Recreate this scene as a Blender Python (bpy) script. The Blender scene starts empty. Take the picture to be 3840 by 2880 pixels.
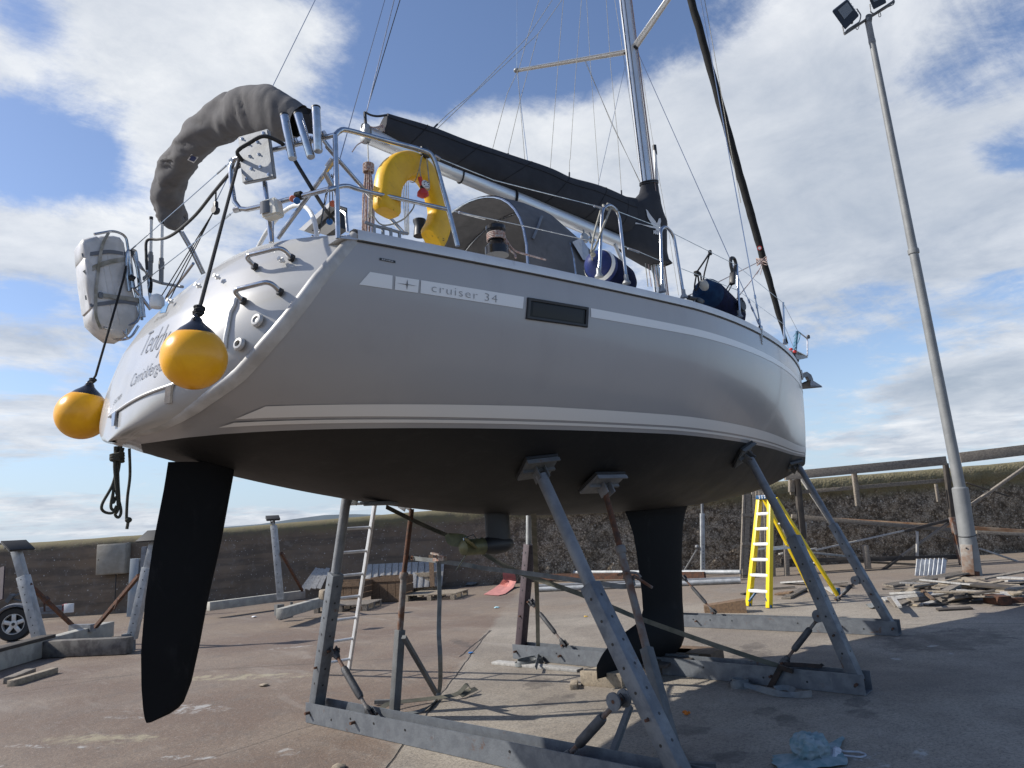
import bpy, bmesh, math, random
from mathutils import Vector, Matrix, noise
random.seed(7)
S = bpy.context.scene
COL = S.collection
V = Vector
rad = math.radians
# ------------------------------------------------------------------ camera, sky, sun, exposure
YAW, PITCH, ROLL = rad(46.184), rad(10.892), rad(-3.629)
CAM = V((-0.9567, -4.7715, 1.6372))
fwd = V((math.cos(YAW)*math.cos(PITCH), math.sin(YAW)*math.cos(PITCH), math.sin(PITCH)))
_r = V((math.sin(YAW), -math.cos(YAW), 0)); _u = _r.cross(fwd)
rgt = math.cos(ROLL)*_r + math.sin(ROLL)*_u
upv = -math.sin(ROLL)*_r + math.cos(ROLL)*_u
cam = bpy.data.cameras.new('camera'); camo = bpy.data.objects.new('camera', cam); COL.objects.link(camo)
m = Matrix((rgt, upv, -fwd)).transposed().to_4x4(); m.translation = CAM
camo.matrix_world = m
cam.sensor_width = 36.0; cam.lens = 2663/3840*36; cam.clip_start = .05; cam.clip_end = 20000
S.camera = camo
S.view_settings.view_transform = 'Standard'; S.view_settings.look = 'None'
S.view_settings.exposure = 0.22; S.view_settings.gamma = 1.0
SUN_TO = V((-.93, .93, 1.0)).normalized()
SUN_EL = math.asin(SUN_TO.z)
sl = bpy.data.lights.new('sun', 'SUN'); sl.energy = 5.0; sl.angle = rad(.53); sl.color = (1.0, .95, .87)
slo = bpy.data.objects.new('sun', sl); COL.objects.link(slo)
slo.rotation_euler = SUN_TO.to_track_quat('Z', 'Y').to_euler(); slo.location = (0, 0, 30)

FPX = 2663.0
def ray(p): return fwd + rgt*((p[0]-1920)/FPX) - upv*((p[1]-1440)/FPX)
_R = {'A':(150,250,1200),'B':(150,1050,1200),'C':(1200,350,1200),'D':(2100,500,1200),'E':(2100,0,1200),
      'F':(2600,1600,1240),'G':(0,1900,1200),'H':(1000,1800,1200),'I':(1800,1600,1200),'J':(1000,2200,1600),
      'K':(2300,2000,1540),'L':(2700,0,1200.2),'M':(2400,2100,1440),'N':(1100,2350,1500),'O':(0,2300,900),
      'Q':(2700,1900,700),'R':(200,800,666.7),'T':(800,400,666.7),'U':(1050,1900,800),'W':(2700,1650,1140),
      'X':(0,1950,666.7),'Y':(2800,1000,666.7),'Z':(1900,0,933.3),'Fu':(0,0,3840)}
def px(k, x, y):
    a = _R[k]; s = a[2]/2212.0
    return (a[0]+x*s, a[1]+y*s)
def onax(p, ax, v):
    d = ray(p); return CAM + d*((v-CAM[ax])/d[ax])
def PX(p, v): return onax(p, 0, v)
def PY(p, v): return onax(p, 1, v)
def PZ(p, v=0.0): return onax(p, 2, v)
def PP(p, o, n):
    d = ray(p); n = V(n); return CAM + d*((V(o)-CAM).dot(n)/d.dot(n))
def PS(p, fn, a=.5, b=30, n=1500):
    d = ray(p); pv = fn(CAM+d*a); t0 = a
    for i in range(1, n+1):
        t = a+(b-a)*i/n; v = fn(CAM+d*t)
        if pv*v < 0:
            lo, hi = t0, t
            for _ in range(30):
                mid = (lo+hi)/2
                if fn(CAM+d*mid)*pv > 0: lo = mid
                else: hi = mid
            return CAM+d*lo
        pv = v; t0 = t
    return None
def proj(P):
    v = V(P)-CAM; z = v.dot(fwd); return (1920+FPX*v.dot(rgt)/z, 1440-FPX*v.dot(upv)/z)

# ------------------------------------------------------------------ node helper
class N:
    """tiny wrapper: builds Math nodes from python expressions"""
    def __init__(s, nt, sock): s.nt = nt; s.k = sock
    def _m(s, op, *a, clamp=False):
        n = s.nt.nodes.new('ShaderNodeMath'); n.operation = op; n.use_clamp = clamp
        for i, v in enumerate((s,)+a):
            if isinstance(v, N): s.nt.links.new(v.k, n.inputs[i])
            else: n.inputs[i].default_value = float(v)
        return N(s.nt, n.outputs[0])
    def __add__(s, o): return s._m('ADD', o)
    __radd__ = __add__
    def __sub__(s, o): return s._m('SUBTRACT', o)
    def __rsub__(s, o): return (s*-1.0)+o
    def __mul__(s, o): return s._m('MULTIPLY', o)
    __rmul__ = __mul__
    def __truediv__(s, o): return s._m('DIVIDE', o)
    def clamp(s): return s._m('ADD', 0.0, clamp=True)
    def abs(s): return s._m('ABSOLUTE')
    def max(s, o): return s._m('MAXIMUM', o)
    def min(s, o): return s._m('MINIMUM', o)
    def smooth(s, a, b):
        n = s.nt.nodes.new('ShaderNodeMapRange'); n.interpolation_type = 'SMOOTHSTEP'
        s.nt.links.new(s.k, n.inputs[0])
        n.inputs[1].default_value = a; n.inputs[2].default_value = b
        return N(s.nt, n.outputs[0])
    def gt(s, o): return s._m('GREATER_THAN', o)
    def exp(s): return s._m('EXPONENT')
def sep(nt, vec):
    n = nt.nodes.new('ShaderNodeSeparateXYZ'); nt.links.new(vec, n.inputs[0])
    return [N(nt, o) for o in n.outputs]
def noi(nt, vec, scale, detail=5, rough=.55, dist=0.0, scl=(1, 1, 1), off=(0, 0, 0)):
    mp = nt.nodes.new('ShaderNodeMapping'); mp.inputs['Scale'].default_value = scl; mp.inputs['Location'].default_value = off
    nt.links.new(vec, mp.inputs[0])
    n = nt.nodes.new('ShaderNodeTexNoise'); n.inputs['Scale'].default_value = scale
    n.inputs['Detail'].default_value = detail; n.inputs['Roughness'].default_value = rough; n.inputs['Distortion'].default_value = dist
    nt.links.new(mp.outputs[0], n.inputs['Vector'])
    return N(nt, n.outputs[0])
def vor(nt, vec, scale, feature='F1', out=0, rnd=1.0, scl=(1, 1, 1)):
    mp = nt.nodes.new('ShaderNodeMapping'); mp.inputs['Scale'].default_value = scl; nt.links.new(vec, mp.inputs[0])
    n = nt.nodes.new('ShaderNodeTexVoronoi'); n.feature = feature; n.inputs['Scale'].default_value = scale
    n.inputs['Randomness'].default_value = rnd
    nt.links.new(mp.outputs[0], n.inputs['Vector'])
    return n.outputs[out]
def mixc(nt, f, a, b):
    n = nt.nodes.new('ShaderNodeMix'); n.data_type = 'RGBA'
    if isinstance(f, N): nt.links.new(f.k, n.inputs[0])
    else: n.inputs[0].default_value = f
    for i, c in ((6, a), (7, b)):
        if isinstance(c, (tuple, list)): n.inputs[i].default_value = (*c[:3], 1)
        else: nt.links.new(c, n.inputs[i])
    return n.outputs[2]

# ------------------------------------------------------------------ sky
w = bpy.data.worlds.new('World'); S.world = w; w.use_nodes = True
nt = w.node_tree; nt.nodes.clear()
tc = nt.nodes.new('ShaderNodeTexCoord'); dirv = tc.outputs['Generated']
sky = nt.nodes.new('ShaderNodeTexSky'); sky.sky_type = 'NISHITA'; sky.sun_disc = False
sky.sun_elevation = SUN_EL; sky.sun_rotation = math.atan2(SUN_TO.x, SUN_TO.y)
sky.air_density = 1.0; sky.dust_density = .6; sky.ozone_density = 2.0
sx, sy, sz = sep(nt, dirv)
zc = sz.max(0.0)+.12
az = sy._m('ARCTAN2', sx); el = sz._m('ARCSINE')
cv = nt.nodes.new('ShaderNodeCombineXYZ')
nt.links.new((sx/zc).k, cv.inputs[0]); nt.links.new((sy/zc).k, cv.inputs[1])
pv = cv.outputs[0]
n1 = noi(nt, pv, 1.1, 9, .62, .5, off=(3.1, 1.7, 0))
n2 = noi(nt, pv, 4.2, 9, .68, .35, off=(7.1, 2.2, 0))
n3 = noi(nt, pv, 12, 6, .7, .2, off=(2.1, 9.2, 0))
n4 = noi(nt, pv, 3.4, 8, .72, .6, off=(5.5, .7, 0), scl=(.45, 1.5, 1))
dens = n1*.74+n2*.40+n3*.14+n4*.26-.765
# cloud banks and gaps: (source px x, y, half width, half height in px, strength)
BL = [(620,230,620,250,.30),(1150,130,420,200,.16),(250,150,200,140,-.10),(80,60,160,120,-.22),(120,560,260,150,-.42),(500,760,300,120,.02),
      (330,940,420,130,.32),(760,680,260,200,.26),(90,1110,120,60,-.18),(110,1290,260,80,.22),(60,1430,160,45,-.2),(120,1620,300,130,.2),
      (200,1800,300,60,-.22),(120,1885,240,50,.2),(500,1960,420,45,.16),(1030,1850,240,60,-.2),(1050,1950,260,40,.2),
      (1500,300,300,260,-.26),(1800,80,300,160,-.28),(2150,260,260,180,-.24),(2050,160,90,120,.10),(1500,520,200,90,.22),(1950,560,420,160,.30),(2250,640,140,200,.16),
      (2700,100,180,120,-.18),(3000,420,460,420,.42),(3350,760,420,260,.36),(2700,760,300,300,.3),(2850,980,300,160,.24),(3520,330,260,110,-.20),(3250,400,60,30,-.08),
      (3780,560,140,100,-.14),(3760,380,260,200,.12),(3150,1130,260,90,-.12),(3700,900,260,120,.18),(3400,1150,420,110,-.02),(3750,1080,140,70,-.12),
      (3250,1340,300,60,-.12),(3620,1450,360,95,.42),(3250,1580,300,60,-.12),(3150,1640,200,40,.12),(3550,1660,340,50,.22),(3350,1760,500,40,-.12)]
b = None
for (bx, by, bw, bh, st) in BL:
    d0 = ray((bx, by)).normalized(); d1 = ray((bx+bw, by)).normalized(); d2 = ray((bx, by+bh)).normalized()
    a0, e0 = math.atan2(d0.y, d0.x), math.asin(d0.z)
    a1, e2 = math.atan2(d1.y, d1.x), math.asin(d2.z)
    wa, we = abs(a1-a0)+1e-3, abs(e2-e0)+1e-3
    q = ((az-a0)/wa); r = ((el-e0)/we)
    g = ((q*q+r*r)*-.8).exp()*st
    b = g if b is None else b+g
dens = dens+b
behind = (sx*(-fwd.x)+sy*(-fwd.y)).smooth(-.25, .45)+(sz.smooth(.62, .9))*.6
dens = dens-behind*.42      # unseen sky behind the camera and overhead thinned of clouds to deepen shade
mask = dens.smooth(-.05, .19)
shade = (noi(nt, pv, 2.6, 8, .62, .3, off=(1, 5, 0))*2.2-.70+(n2-.5)*.8).clamp()
thick = dens.smooth(.10, .5)
ccol = mixc(nt, shade, (.46, .52, .62), (.93, .95, .98))
ccol = mixc(nt, thick*.25, ccol, (.52, .58, .66))
def skyblob(bx, by, bw, bh):
    d0 = ray((bx, by)).normalized(); d1 = ray((bx+bw, by)).normalized(); d2 = ray((bx, by+bh)).normalized()
    q = (az-math.atan2(d0.y, d0.x))/(abs(math.atan2(d1.y, d1.x)-math.atan2(d0.y, d0.x))+1e-3)
    r = (el-math.asin(d0.z))/(abs(math.asin(d2.z)-math.asin(d0.z))+1e-3)
    return ((q*q+r*r)*-.8).exp()
grey = skyblob(3600, 1440, 330, 70)+skyblob(3300, 700, 700, 260)*.45+skyblob(3300, 1150, 420, 110)*.5
ccol = mixc(nt, (grey*(n2*1.6)).clamp()*.8, ccol, (.33, .40, .50))
glow = skyblob(500, 330, 520, 300)+skyblob(1080, 120, 260, 160)+skyblob(2050, 560, 430, 200)*.8+skyblob(450, 820, 360, 160)
ccol = mixc(nt, (glow*(n3*1.2)).clamp()*.6, ccol, (1.15, 1.15, 1.12))
bg1 = nt.nodes.new('ShaderNodeBackground'); bg1.inputs[1].default_value = .12
tint = nt.nodes.new('ShaderNodeMix'); tint.data_type = 'RGBA'; tint.blend_type = 'MULTIPLY'; tint.inputs[0].default_value = 1
nt.links.new(sky.outputs[0], tint.inputs[6]); tint.inputs[7].default_value = (1.10, 1.08, 1.16, 1)
hz = 1.0-sz.smooth(-.02, .26)
skc = mixc(nt, hz*.75, tint.outputs[2], (3.3, 4.5, 6.0))
nt.links.new(skc, bg1.inputs[0])
bg2 = nt.nodes.new('ShaderNodeBackground'); nt.links.new(ccol, bg2.inputs[0]); bg2.inputs[1].default_value = .88
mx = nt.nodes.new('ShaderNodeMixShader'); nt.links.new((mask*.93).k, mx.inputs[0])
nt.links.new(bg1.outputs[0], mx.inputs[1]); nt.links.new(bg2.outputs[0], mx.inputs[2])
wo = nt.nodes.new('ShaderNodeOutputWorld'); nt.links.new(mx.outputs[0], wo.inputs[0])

# ------------------------------------------------------------------ mesh helper
class MB:
    def __init__(s): s.bm = bmesh.new()
    def face(s, pts):
        try: return s.bm.faces.new([s.bm.verts.new(p) for p in pts])
        except ValueError: return None
    def box(s, c, size, rot=None, bev=0.0):
        r = bmesh.ops.create_cube(s.bm, size=1.0)
        M = Matrix.Translation(V(c)) @ (rot.to_4x4() if rot else Matrix()) @ Matrix.Diagonal((*size, 1))
        bmesh.ops.transform(s.bm, matrix=M, verts=r['verts'])
        if bev:
            es = list({e for v in r['verts'] for e in v.link_edges})
            bmesh.ops.bevel(s.bm, geom=es, offset=bev, segments=2, affect='EDGES', profile=.5)
        return s
    def bar(s, a, b, w, h, up=(0, 0, 1), bev=0.0):
        a, b = V(a), V(b); x = (b-a).normalized(); u = V(up); y = u.cross(x)
        if y.length < 1e-4: y = V((1, 0, 0)).cross(x)
        y.normalize(); z = x.cross(y)
        R = Matrix((x, y, z)).transposed()
        return s.box((a+b)/2, ((b-a).length, w, h), R, bev)
    def tube(s, pts, r, n=10, caps=True, closed=False):
        pts = [V(p) for p in pts]; k = len(pts)
        rs = r if isinstance(r, (list, tuple)) else [r]*k
        t0 = (pts[1]-pts[0]).normalized()
        u = t0.orthogonal().normalized(); rings = []
        pt = t0
        for i, p in enumerate(pts):
            if closed: t = (pts[(i+1) % k]-pts[i-1]).normalized()
            elif i == 0: t = t0
            elif i == k-1: t = (pts[-1]-pts[-2]).normalized()
            else:
                t = ((pts[i+1]-p).normalized()+(p-pts[i-1]).normalized())
                t = t.normalized() if t.length > 1e-6 else pt
            q = pt.rotation_difference(t); u = (q @ u); u = (u-t*u.dot(t)).normalized(); pt = t
            v = t.cross(u)
            rings.append([s.bm.verts.new(p+(u*math.cos(2*math.pi*j/n)+v*math.sin(2*math.pi*j/n))*rs[i]) for j in range(n)])
        rr = rings+[rings[0]] if closed else rings
        for A, B in zip(rr[:-1], rr[1:]):
            for j in range(n):
                s.bm.faces.new((A[j], A[(j+1) % n], B[(j+1) % n], B[j]))
        if caps and not closed:
            s.bm.faces.new(rings[0][::-1]); s.bm.faces.new(rings[-1])
        return s
    def ribbon(s, pts, w, side, th=.003):
        """flat webbing strap through pts; side: width direction (one or per point)"""
        pts = [V(p) for p in pts]; k = len(pts); R = []
        for i, p in enumerate(pts):
            t = (pts[min(i+1, k-1)]-pts[max(i-1, 0)]).normalized()
            sd = V(side[i]) if isinstance(side, list) else V(side)
            sd = (sd-t*sd.dot(t)).normalized(); nn = t.cross(sd)
            R.append([s.bm.verts.new(p+sd*a*w/2+nn*b*th/2) for a, b in ((-1, -1), (1, -1), (1, 1), (-1, 1))])
        for A, B in zip(R[:-1], R[1:]):
            for j in range(4): s.bm.faces.new((A[j], A[(j+1) % 4], B[(j+1) % 4], B[j]))
        s.bm.faces.new(R[0][::-1]); s.bm.faces.new(R[-1])
        return s
    def lathe(s, prof, org, axis=(0, 0, 1), n=24, caps=True):
        """prof: (r, h) pairs along the axis from org"""
        ax = V(axis).normalized(); u = ax.orthogonal().normalized(); v = ax.cross(u); org = V(org); rings = []
        for r, h in prof:
            r = max(r, 1e-4)
            rings.append([s.bm.verts.new(org+ax*h+(u*math.cos(2*math.pi*j/n)+v*math.sin(2*math.pi*j/n))*r) for j in range(n)])
        for A, B in zip(rings[:-1], rings[1:]):
            for j in range(n): s.bm.faces.new((A[j], A[(j+1) % n], B[(j+1) % n], B[j]))
        if caps: s.bm.faces.new(rings[0][::-1]); s.bm.faces.new(rings[-1])
        return s
    def grid(s, rows, closed=False):
        R = [[s.bm.verts.new(p) for p in r] for r in rows]
        for A, B in zip(R[:-1], R[1:]):
            m = len(A)
            for j in range(m if closed else m-1):
                try: s.bm.faces.new((A[j], A[(j+1) % m], B[(j+1) % m], B[j]))
                except ValueError: pass
        return R
    def slab(s, poly, d):
        """closed polygon poly extruded by vector d"""
        a = [s.bm.verts.new(V(p)) for p in poly]; b = [s.bm.verts.new(V(p)+V(d)) for p in poly]
        s.bm.faces.new(a[::-1]); s.bm.faces.new(b)
        m = len(a)
        for j in range(m): s.bm.faces.new((a[j], a[(j+1) % m], b[(j+1) % m], b[j]))
        return s
    def ball(s, c, r, sc=(1, 1, 1), sub=2):
        q = bmesh.ops.create_icosphere(s.bm, subdivisions=sub, radius=r)
        bmesh.ops.transform(s.bm, matrix=Matrix.Translation(V(c)) @ Matrix.Diagonal((*sc, 1)), verts=q['verts'])
        return s

def link(o, parent=None):
    COL.objects.link(o)
    if parent is not None:
        o.parent = parent
        if parent.type == 'EMPTY': o.matrix_parent_inverse = parent.matrix_basis.inverted()
def obj(name, mb, mat, parent=None, label=None, cat=None, group=None, kind=None, smooth=35, weld=0):
    me = bpy.data.meshes.new(name)
    if weld: bmesh.ops.remove_doubles(mb.bm, verts=mb.bm.verts, dist=weld)
    bmesh.ops.recalc_face_normals(mb.bm, faces=mb.bm.faces)
    mb.bm.to_mesh(me); mb.bm.free()
    if name in SPLIT:
        bm = bmesh.new(); bm.from_mesh(me); seen = set(); comps = []
        for v0 in bm.verts:
            if v0.index in seen: continue
            st_ = [v0]; seen.add(v0.index); cp0 = []
            while st_:
                q = st_.pop(); cp0.append(q.index)
                for e in q.link_edges:
                    o2 = e.other_vert(q)
                    if o2.index not in seen: seen.add(o2.index); st_.append(o2)
            comps.append(set(cp0))
        first = None
        if len(comps) > 1:
            for cset in comps:
                b2 = bm.copy(); bmesh.ops.delete(b2, geom=[q for q in b2.verts if q.index in cset] if False else [q for q in b2.verts if q.index not in cset], context='VERTS')
                m2 = bpy.data.meshes.new(name); b2.to_mesh(m2); b2.free()
                m2.shade_smooth(); m2.set_sharp_from_angle(angle=rad(smooth or 30)); m2.materials.append(mat if not isinstance(mat, list) else mat[0])
                o = bpy.data.objects.new(name, m2); link(o, parent); first = first or o
            bm.free(); return first
        bm.free()
    if smooth:
        me.shade_smooth(); me.set_sharp_from_angle(angle=rad(smooth))
    for mm in (mat if isinstance(mat, list) else [mat]): me.materials.append(mm)
    o = bpy.data.objects.new(name, me); link(o, parent); tag(o, label, cat, group, kind)
    return o
def tag(o, label=None, cat=None, group=None, kind=None):
    if label: o['label'] = label
    if cat: o['category'] = cat
    if group: o['group'] = group
    if kind: o['kind'] = kind
SPLIT = {'bimini_frame', 'support_strut', 'handle_foot', 'wire_bottlescrew', 'bolt', 'pin', 'rail', 'foot_bar', 'wire_end', 'threaded_rod', 'rubber_foot', 'cover_stud', 'spreader_bar', 'corner_brace', 'front_rail', 'upright', 'loose_stick', 'red_fairlead', 'guard_rod', 'bolt_head', 'bolt_hole', 'joint_collar', 'boom_strap'}
def thing(name, label, cat, loc, group=None):
    o = bpy.data.objects.new(name, None); o.empty_display_size = .1; COL.objects.link(o)
    o.matrix_basis = Matrix.Translation(V(loc)); tag(o, label, cat, group)
    return o
def copy_tree(o, parent=None):
    c = o.copy(); COL.objects.link(c); c.parent = parent
    for ch in o.children: copy_tree(ch, c)
    return c
def lerp(a, b, t): return V(a)*(1-t)+V(b)*t
def spline(pts, k=8, closed=False):
    """Catmull-Rom through pts"""
    P = [V(p) for p in pts]; n = len(P); out = []
    for i in range(n if closed else n-1):
        p1, p2 = P[i], P[(i+1) % n]
        p0 = P[i-1] if (closed or i > 0) else p1*2-p2
        p3 = P[(i+2) % n] if (closed or i+2 < n) else p2*2-p1
        for j in range(k):
            t = j/k
            out.append(.5*((2*p1)+(p2-p0)*t+(2*p0-5*p1+4*p2-p3)*t*t+(3*p1-p0-3*p2+p3)*t**3))
    if not closed: out.append(P[-1])
    return out
def rnd_corner(pts, r, k=5):
    """polyline with rounded corners"""
    P = [V(p) for p in pts]; out = [P[0]]
    for a, b, c in zip(P[:-2], P[1:-1], P[2:]):
        d1, d2 = (a-b), (c-b); rr = min(r, d1.length*.49, d2.length*.49)
        s, e = b+d1.normalized()*rr, b+d2.normalized()*rr
        for j in range(k+1):
            t = j/k; out.append(s*(1-t)**2+b*2*t*(1-t)+e*t*t)
    out.append(P[-1]); return out

# ------------------------------------------------------------------ materials
MATS = {}
def mk(name, col, rough=.5, metal=0.0, var=.0, vs=6.0, col2=None, bump=0.0, bs=60.0, coat=0.0, spec=.5, vr=0.0, stretch=(1, 1, 1), trans=0.0, sss=0.0, coords='Object', fine=0.0):
    m = bpy.data.materials.new(name); m.use_nodes = True; nt = m.node_tree
    p = nt.nodes['Principled BSDF']
    p.inputs['Base Color'].default_value = (*col, 1); p.inputs['Roughness'].default_value = rough
    p.inputs['Metallic'].default_value = metal; p.inputs['Coat Weight'].default_value = coat
    p.inputs['Coat Roughness'].default_value = .05
    p.inputs['Specular IOR Level'].default_value = spec; p.inputs['Transmission Weight'].default_value = trans
    tc = nt.nodes.new('ShaderNodeTexCoord'); v = tc.outputs[coords]
    c2 = col2 or tuple(x*(1-var) for x in col)
    if var or col2:
        n = noi(nt, v, vs, 6, .6, .3, scl=stretch).smooth(.35, .65)
        if fine: n = (n*(1-fine)+noi(nt, v, vs*9, 4, .6, scl=stretch)*fine).clamp()
        nt.links.new(mixc(nt, n, col, c2), p.inputs['Base Color'])
        if vr: nt.links.new((n*vr+rough).clamp().k, p.inputs['Roughness'])
    if bump:
        bn = nt.nodes.new('ShaderNodeBump'); bn.inputs['Strength'].default_value = bump; bn.inputs['Distance'].default_value = .01
        nt.links.new(noi(nt, v, bs, 5, .6, scl=stretch).k, bn.inputs['Height']); nt.links.new(bn.outputs[0], p.inputs['Normal'])
    MATS[name] = m
    return m
steel = mk('stainless', (.50, .51, .53), .15, 1.0, var=.25, vs=20, vr=.12)
galv = mk('galvanised', (.19, .205, .22), .5, .45, col2=(.115, .125, .14), vs=9, bump=.25, bs=70, vr=.15, fine=.35)
galv2 = mk('galvanised_dull', (.145, .15, .15), .7, .2, col2=(.085, .088, .09), vs=6, bump=.35, bs=60, fine=.4)
galvl = mk('galvanised_light', (.235, .24, .245), .55, .35, col2=(.15, .155, .165), vs=8, bump=.2, bs=50, fine=.3)
darkgalv = mk('dark_galvanised', (.085, .088, .094), .6, .3, col2=(.05, .05, .052), vs=12, bump=.3, bs=60)
galvb = mk('bright_galvanised', (.42, .43, .43), .6, .2, col2=(.30, .31, .31), vs=8, bump=.2, bs=50)
darkrust = mk('dark_rust', (.045, .028, .020), .85, .1, col2=(.022, .018, .015), vs=16, bump=.5)
rust = mk('rusty_steel', (.13, .055, .03), .85, .1, col2=(.06, .035, .025), vs=14, bump=.6, bs=80)
rustg = mk('rusty_grey_steel', (.20, .19, .18), .75, .3, col2=(.14, .06, .03), vs=7, bump=.4, bs=70)
alu = mk('bare_aluminium', (.62, .63, .64), .45, .35, var=.25, vs=8, vr=.15)
alup = mk('anodised_spar', (.66, .67, .67), .32, .55, var=.12, vs=2)
alub = mk('brushed_aluminium_plate', (.33, .34, .345), .5, .4, var=.18, vs=9, bump=.05)
gel = mk('white_gelcoat', (.42, .418, .405), .30, 0, col2=(.37, .367, .355), vs=2.5, coat=.4)
deckm = mk('white_deck', (.74, .74, .72), .3, 0, var=.08, vs=4)
railm = mk('aluminium_toe_rail', (.60, .60, .60), .4, .3, var=.1, vs=5)
black = mk('black_plastic', (.012, .012, .013), .45)
rubber = mk('black_rubber', (.018, .018, .018), .7, bump=.2, bs=90)
dglass = mk('dark_glass', (.008, .007, .007), .08, spec=.15)
canvas = mk('grey_canvas', (.150, .146, .146), .92, 0, col2=(.118, .115, .118), vs=7, bump=.35, bs=9, spec=.2, fine=.3)
canvas2 = mk('dark_sail_cover', (.040, .041, .046), .85, 0, col2=(.030, .031, .035), vs=5, bump=.25, bs=7, spec=.25, fine=.3)
furl = mk('dark_uv_strip', (.022, .022, .022), .85, 0, var=.3, vs=9, bump=.3, bs=12, spec=.2)
yfoam = mk('yellow_vinyl', (.80, .46, .010), .45, 0, col2=(.70, .39, .010), vs=9, bump=.25, bs=14, spec=.4)
orange = mk('orange_yellow_pvc', (.92, .45, .006), .28, 0, col2=(.82, .37, .006), vs=7, bump=.06, bs=14, spec=.5)
navy = mk('navy_fabric', (.006, .010, .045), .9, 0, var=.4, vs=12, bump=.3, bs=90, spec=.2)
blue = mk('blue_fender_cap', (.008, .022, .13), .6, 0, var=.3, vs=12)
fadeb = mk('faded_blue_fabric', (.008, .022, .06), .9, 0, col2=(.014, .045, .10), vs=9, bump=.3, bs=60, spec=.2)
whitep = mk('white_plastic', (.72, .72, .70), .4, 0, var=.08, vs=6)
raftm = mk('dirty_white_canister', (.62, .61, .60), .38, 0, col2=(.46, .45, .43), vs=5)
web = mk('grey_webbing', (.19, .20, .20), .9, 0, var=.35, vs=10, bump=.3, bs=200)
webd = mk('olive_webbing', (.085, .085, .065), .9, 0, col2=(.15, .14, .11), vs=7, bump=.3, bs=200)
webl = mk('pale_webbing', (.36, .35, .32), .9, 0, col2=(.20, .19, .15), vs=9, bump=.3, bs=200)
ropek = mk('black_rope', (.013, .013, .014), .9, bump=.5, bs=240)
ropeg = mk('olive_rope', (.060, .058, .042), .9, var=.4, vs=40, bump=.5, bs=200)
ropew = mk('white_flecked_rope', (.48, .44, .41), .9, 0, col2=(.30, .16, .13), vs=60, bump=.5, bs=200)
ropec = mk('cream_rope', (.42, .40, .34), .9, 0, var=.4, vs=40, bump=.5, bs=200)
ropet = mk('turquoise_rope', (.02, .22, .30), .8, 0, var=.3, vs=40, bump=.5, bs=200)
redp = mk('red_plastic', (.50, .035, .03), .45)
salmon = mk('salmon_plastic', (.62, .16, .09), .45)
bluep = mk('blue_plastic', (.02, .13, .36), .45)
olive = mk('olive_antifouled_bronze', (.16, .155, .07), .45, .2, col2=(.10, .10, .05), vs=12)
antif = mk('black_antifouling', (.0045, .0044, .0046), .58, 0, col2=(.008, .0075, .007), vs=2.2, bump=.10, bs=28, spec=.42, vr=.1, fine=.3)
antif2 = mk('black_rudder_antifouling', (.0035, .0035, .004), .7, 0, var=.3, vs=3, bump=.08, bs=28, spec=.2)
wood = mk('weathered_wood', (.27, .235, .19), .85, 0, col2=(.14, .12, .10), vs=5, bump=.6, bs=45, stretch=(1, 6, 6), fine=.3)
woodb = mk('brown_wood', (.20, .125, .070), .85, 0, col2=(.10, .065, .04), vs=6, bump=.5, bs=40, stretch=(1, 5, 5), fine=.3)
woodl = mk('pale_timber', (.36, .30, .22), .8, 0, col2=(.22, .18, .13), vs=6, bump=.5, bs=40, stretch=(1, 5, 5), fine=.3)
woodg = mk('silver_wood', (.44, .43, .405), .85, 0, col2=(.27, .26, .245), vs=7, bump=.6, bs=50, stretch=(5, 5, 1), fine=.3)
woodd = mk('dark_wet_wood', (.075, .062, .05), .85, 0, col2=(.04, .035, .03), vs=8, bump=.6, bs=50, fine=.3)
ywl = mk('yellow_fibreglass', (.80, .58, .008), .4, 0, var=.08, vs=6)
lblue = mk('blue_ladder_plastic', (.015, .075, .17), .5)
redlead = mk('dull_maroon_paint', (.080, .058, .066), .6, .2, var=.3, vs=9, bump=.2)
pinkm = mk('faded_red_mat', (.52, .22, .19), .9, 0, col2=(.38, .16, .15), vs=8, bump=.4, bs=60)
rag = mk('teal_rag', (.13, .22, .24), .95, 0, col2=(.26, .32, .34), vs=9, bump=.5, bs=60)
rag2 = mk('pale_rag', (.50, .53, .58), .95, 0, var=.3, vs=12, bump=.5, bs=60)
litter = mk('orange_foam', (.65, .19, .02), .8, 0, var=.4, vs=30)
cloudyglass = mk('clear_vinyl', (.42, .44, .46), .25, 0, var=.3, vs=6)
decal = mk('pale_grey_decal', (.74, .74, .73), .25, 0)
decald = mk('grey_lettering', (.27, .275, .285), .35)
letter = mk('slate_lettering', (.075, .085, .105), .4)
ink = mk('black_lettering', (.02, .02, .022), .5)
bluel = mk('blue_emblem', (.02, .16, .36), .4)
chalk = mk('white_print', (.62, .62, .62), .8)

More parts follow.
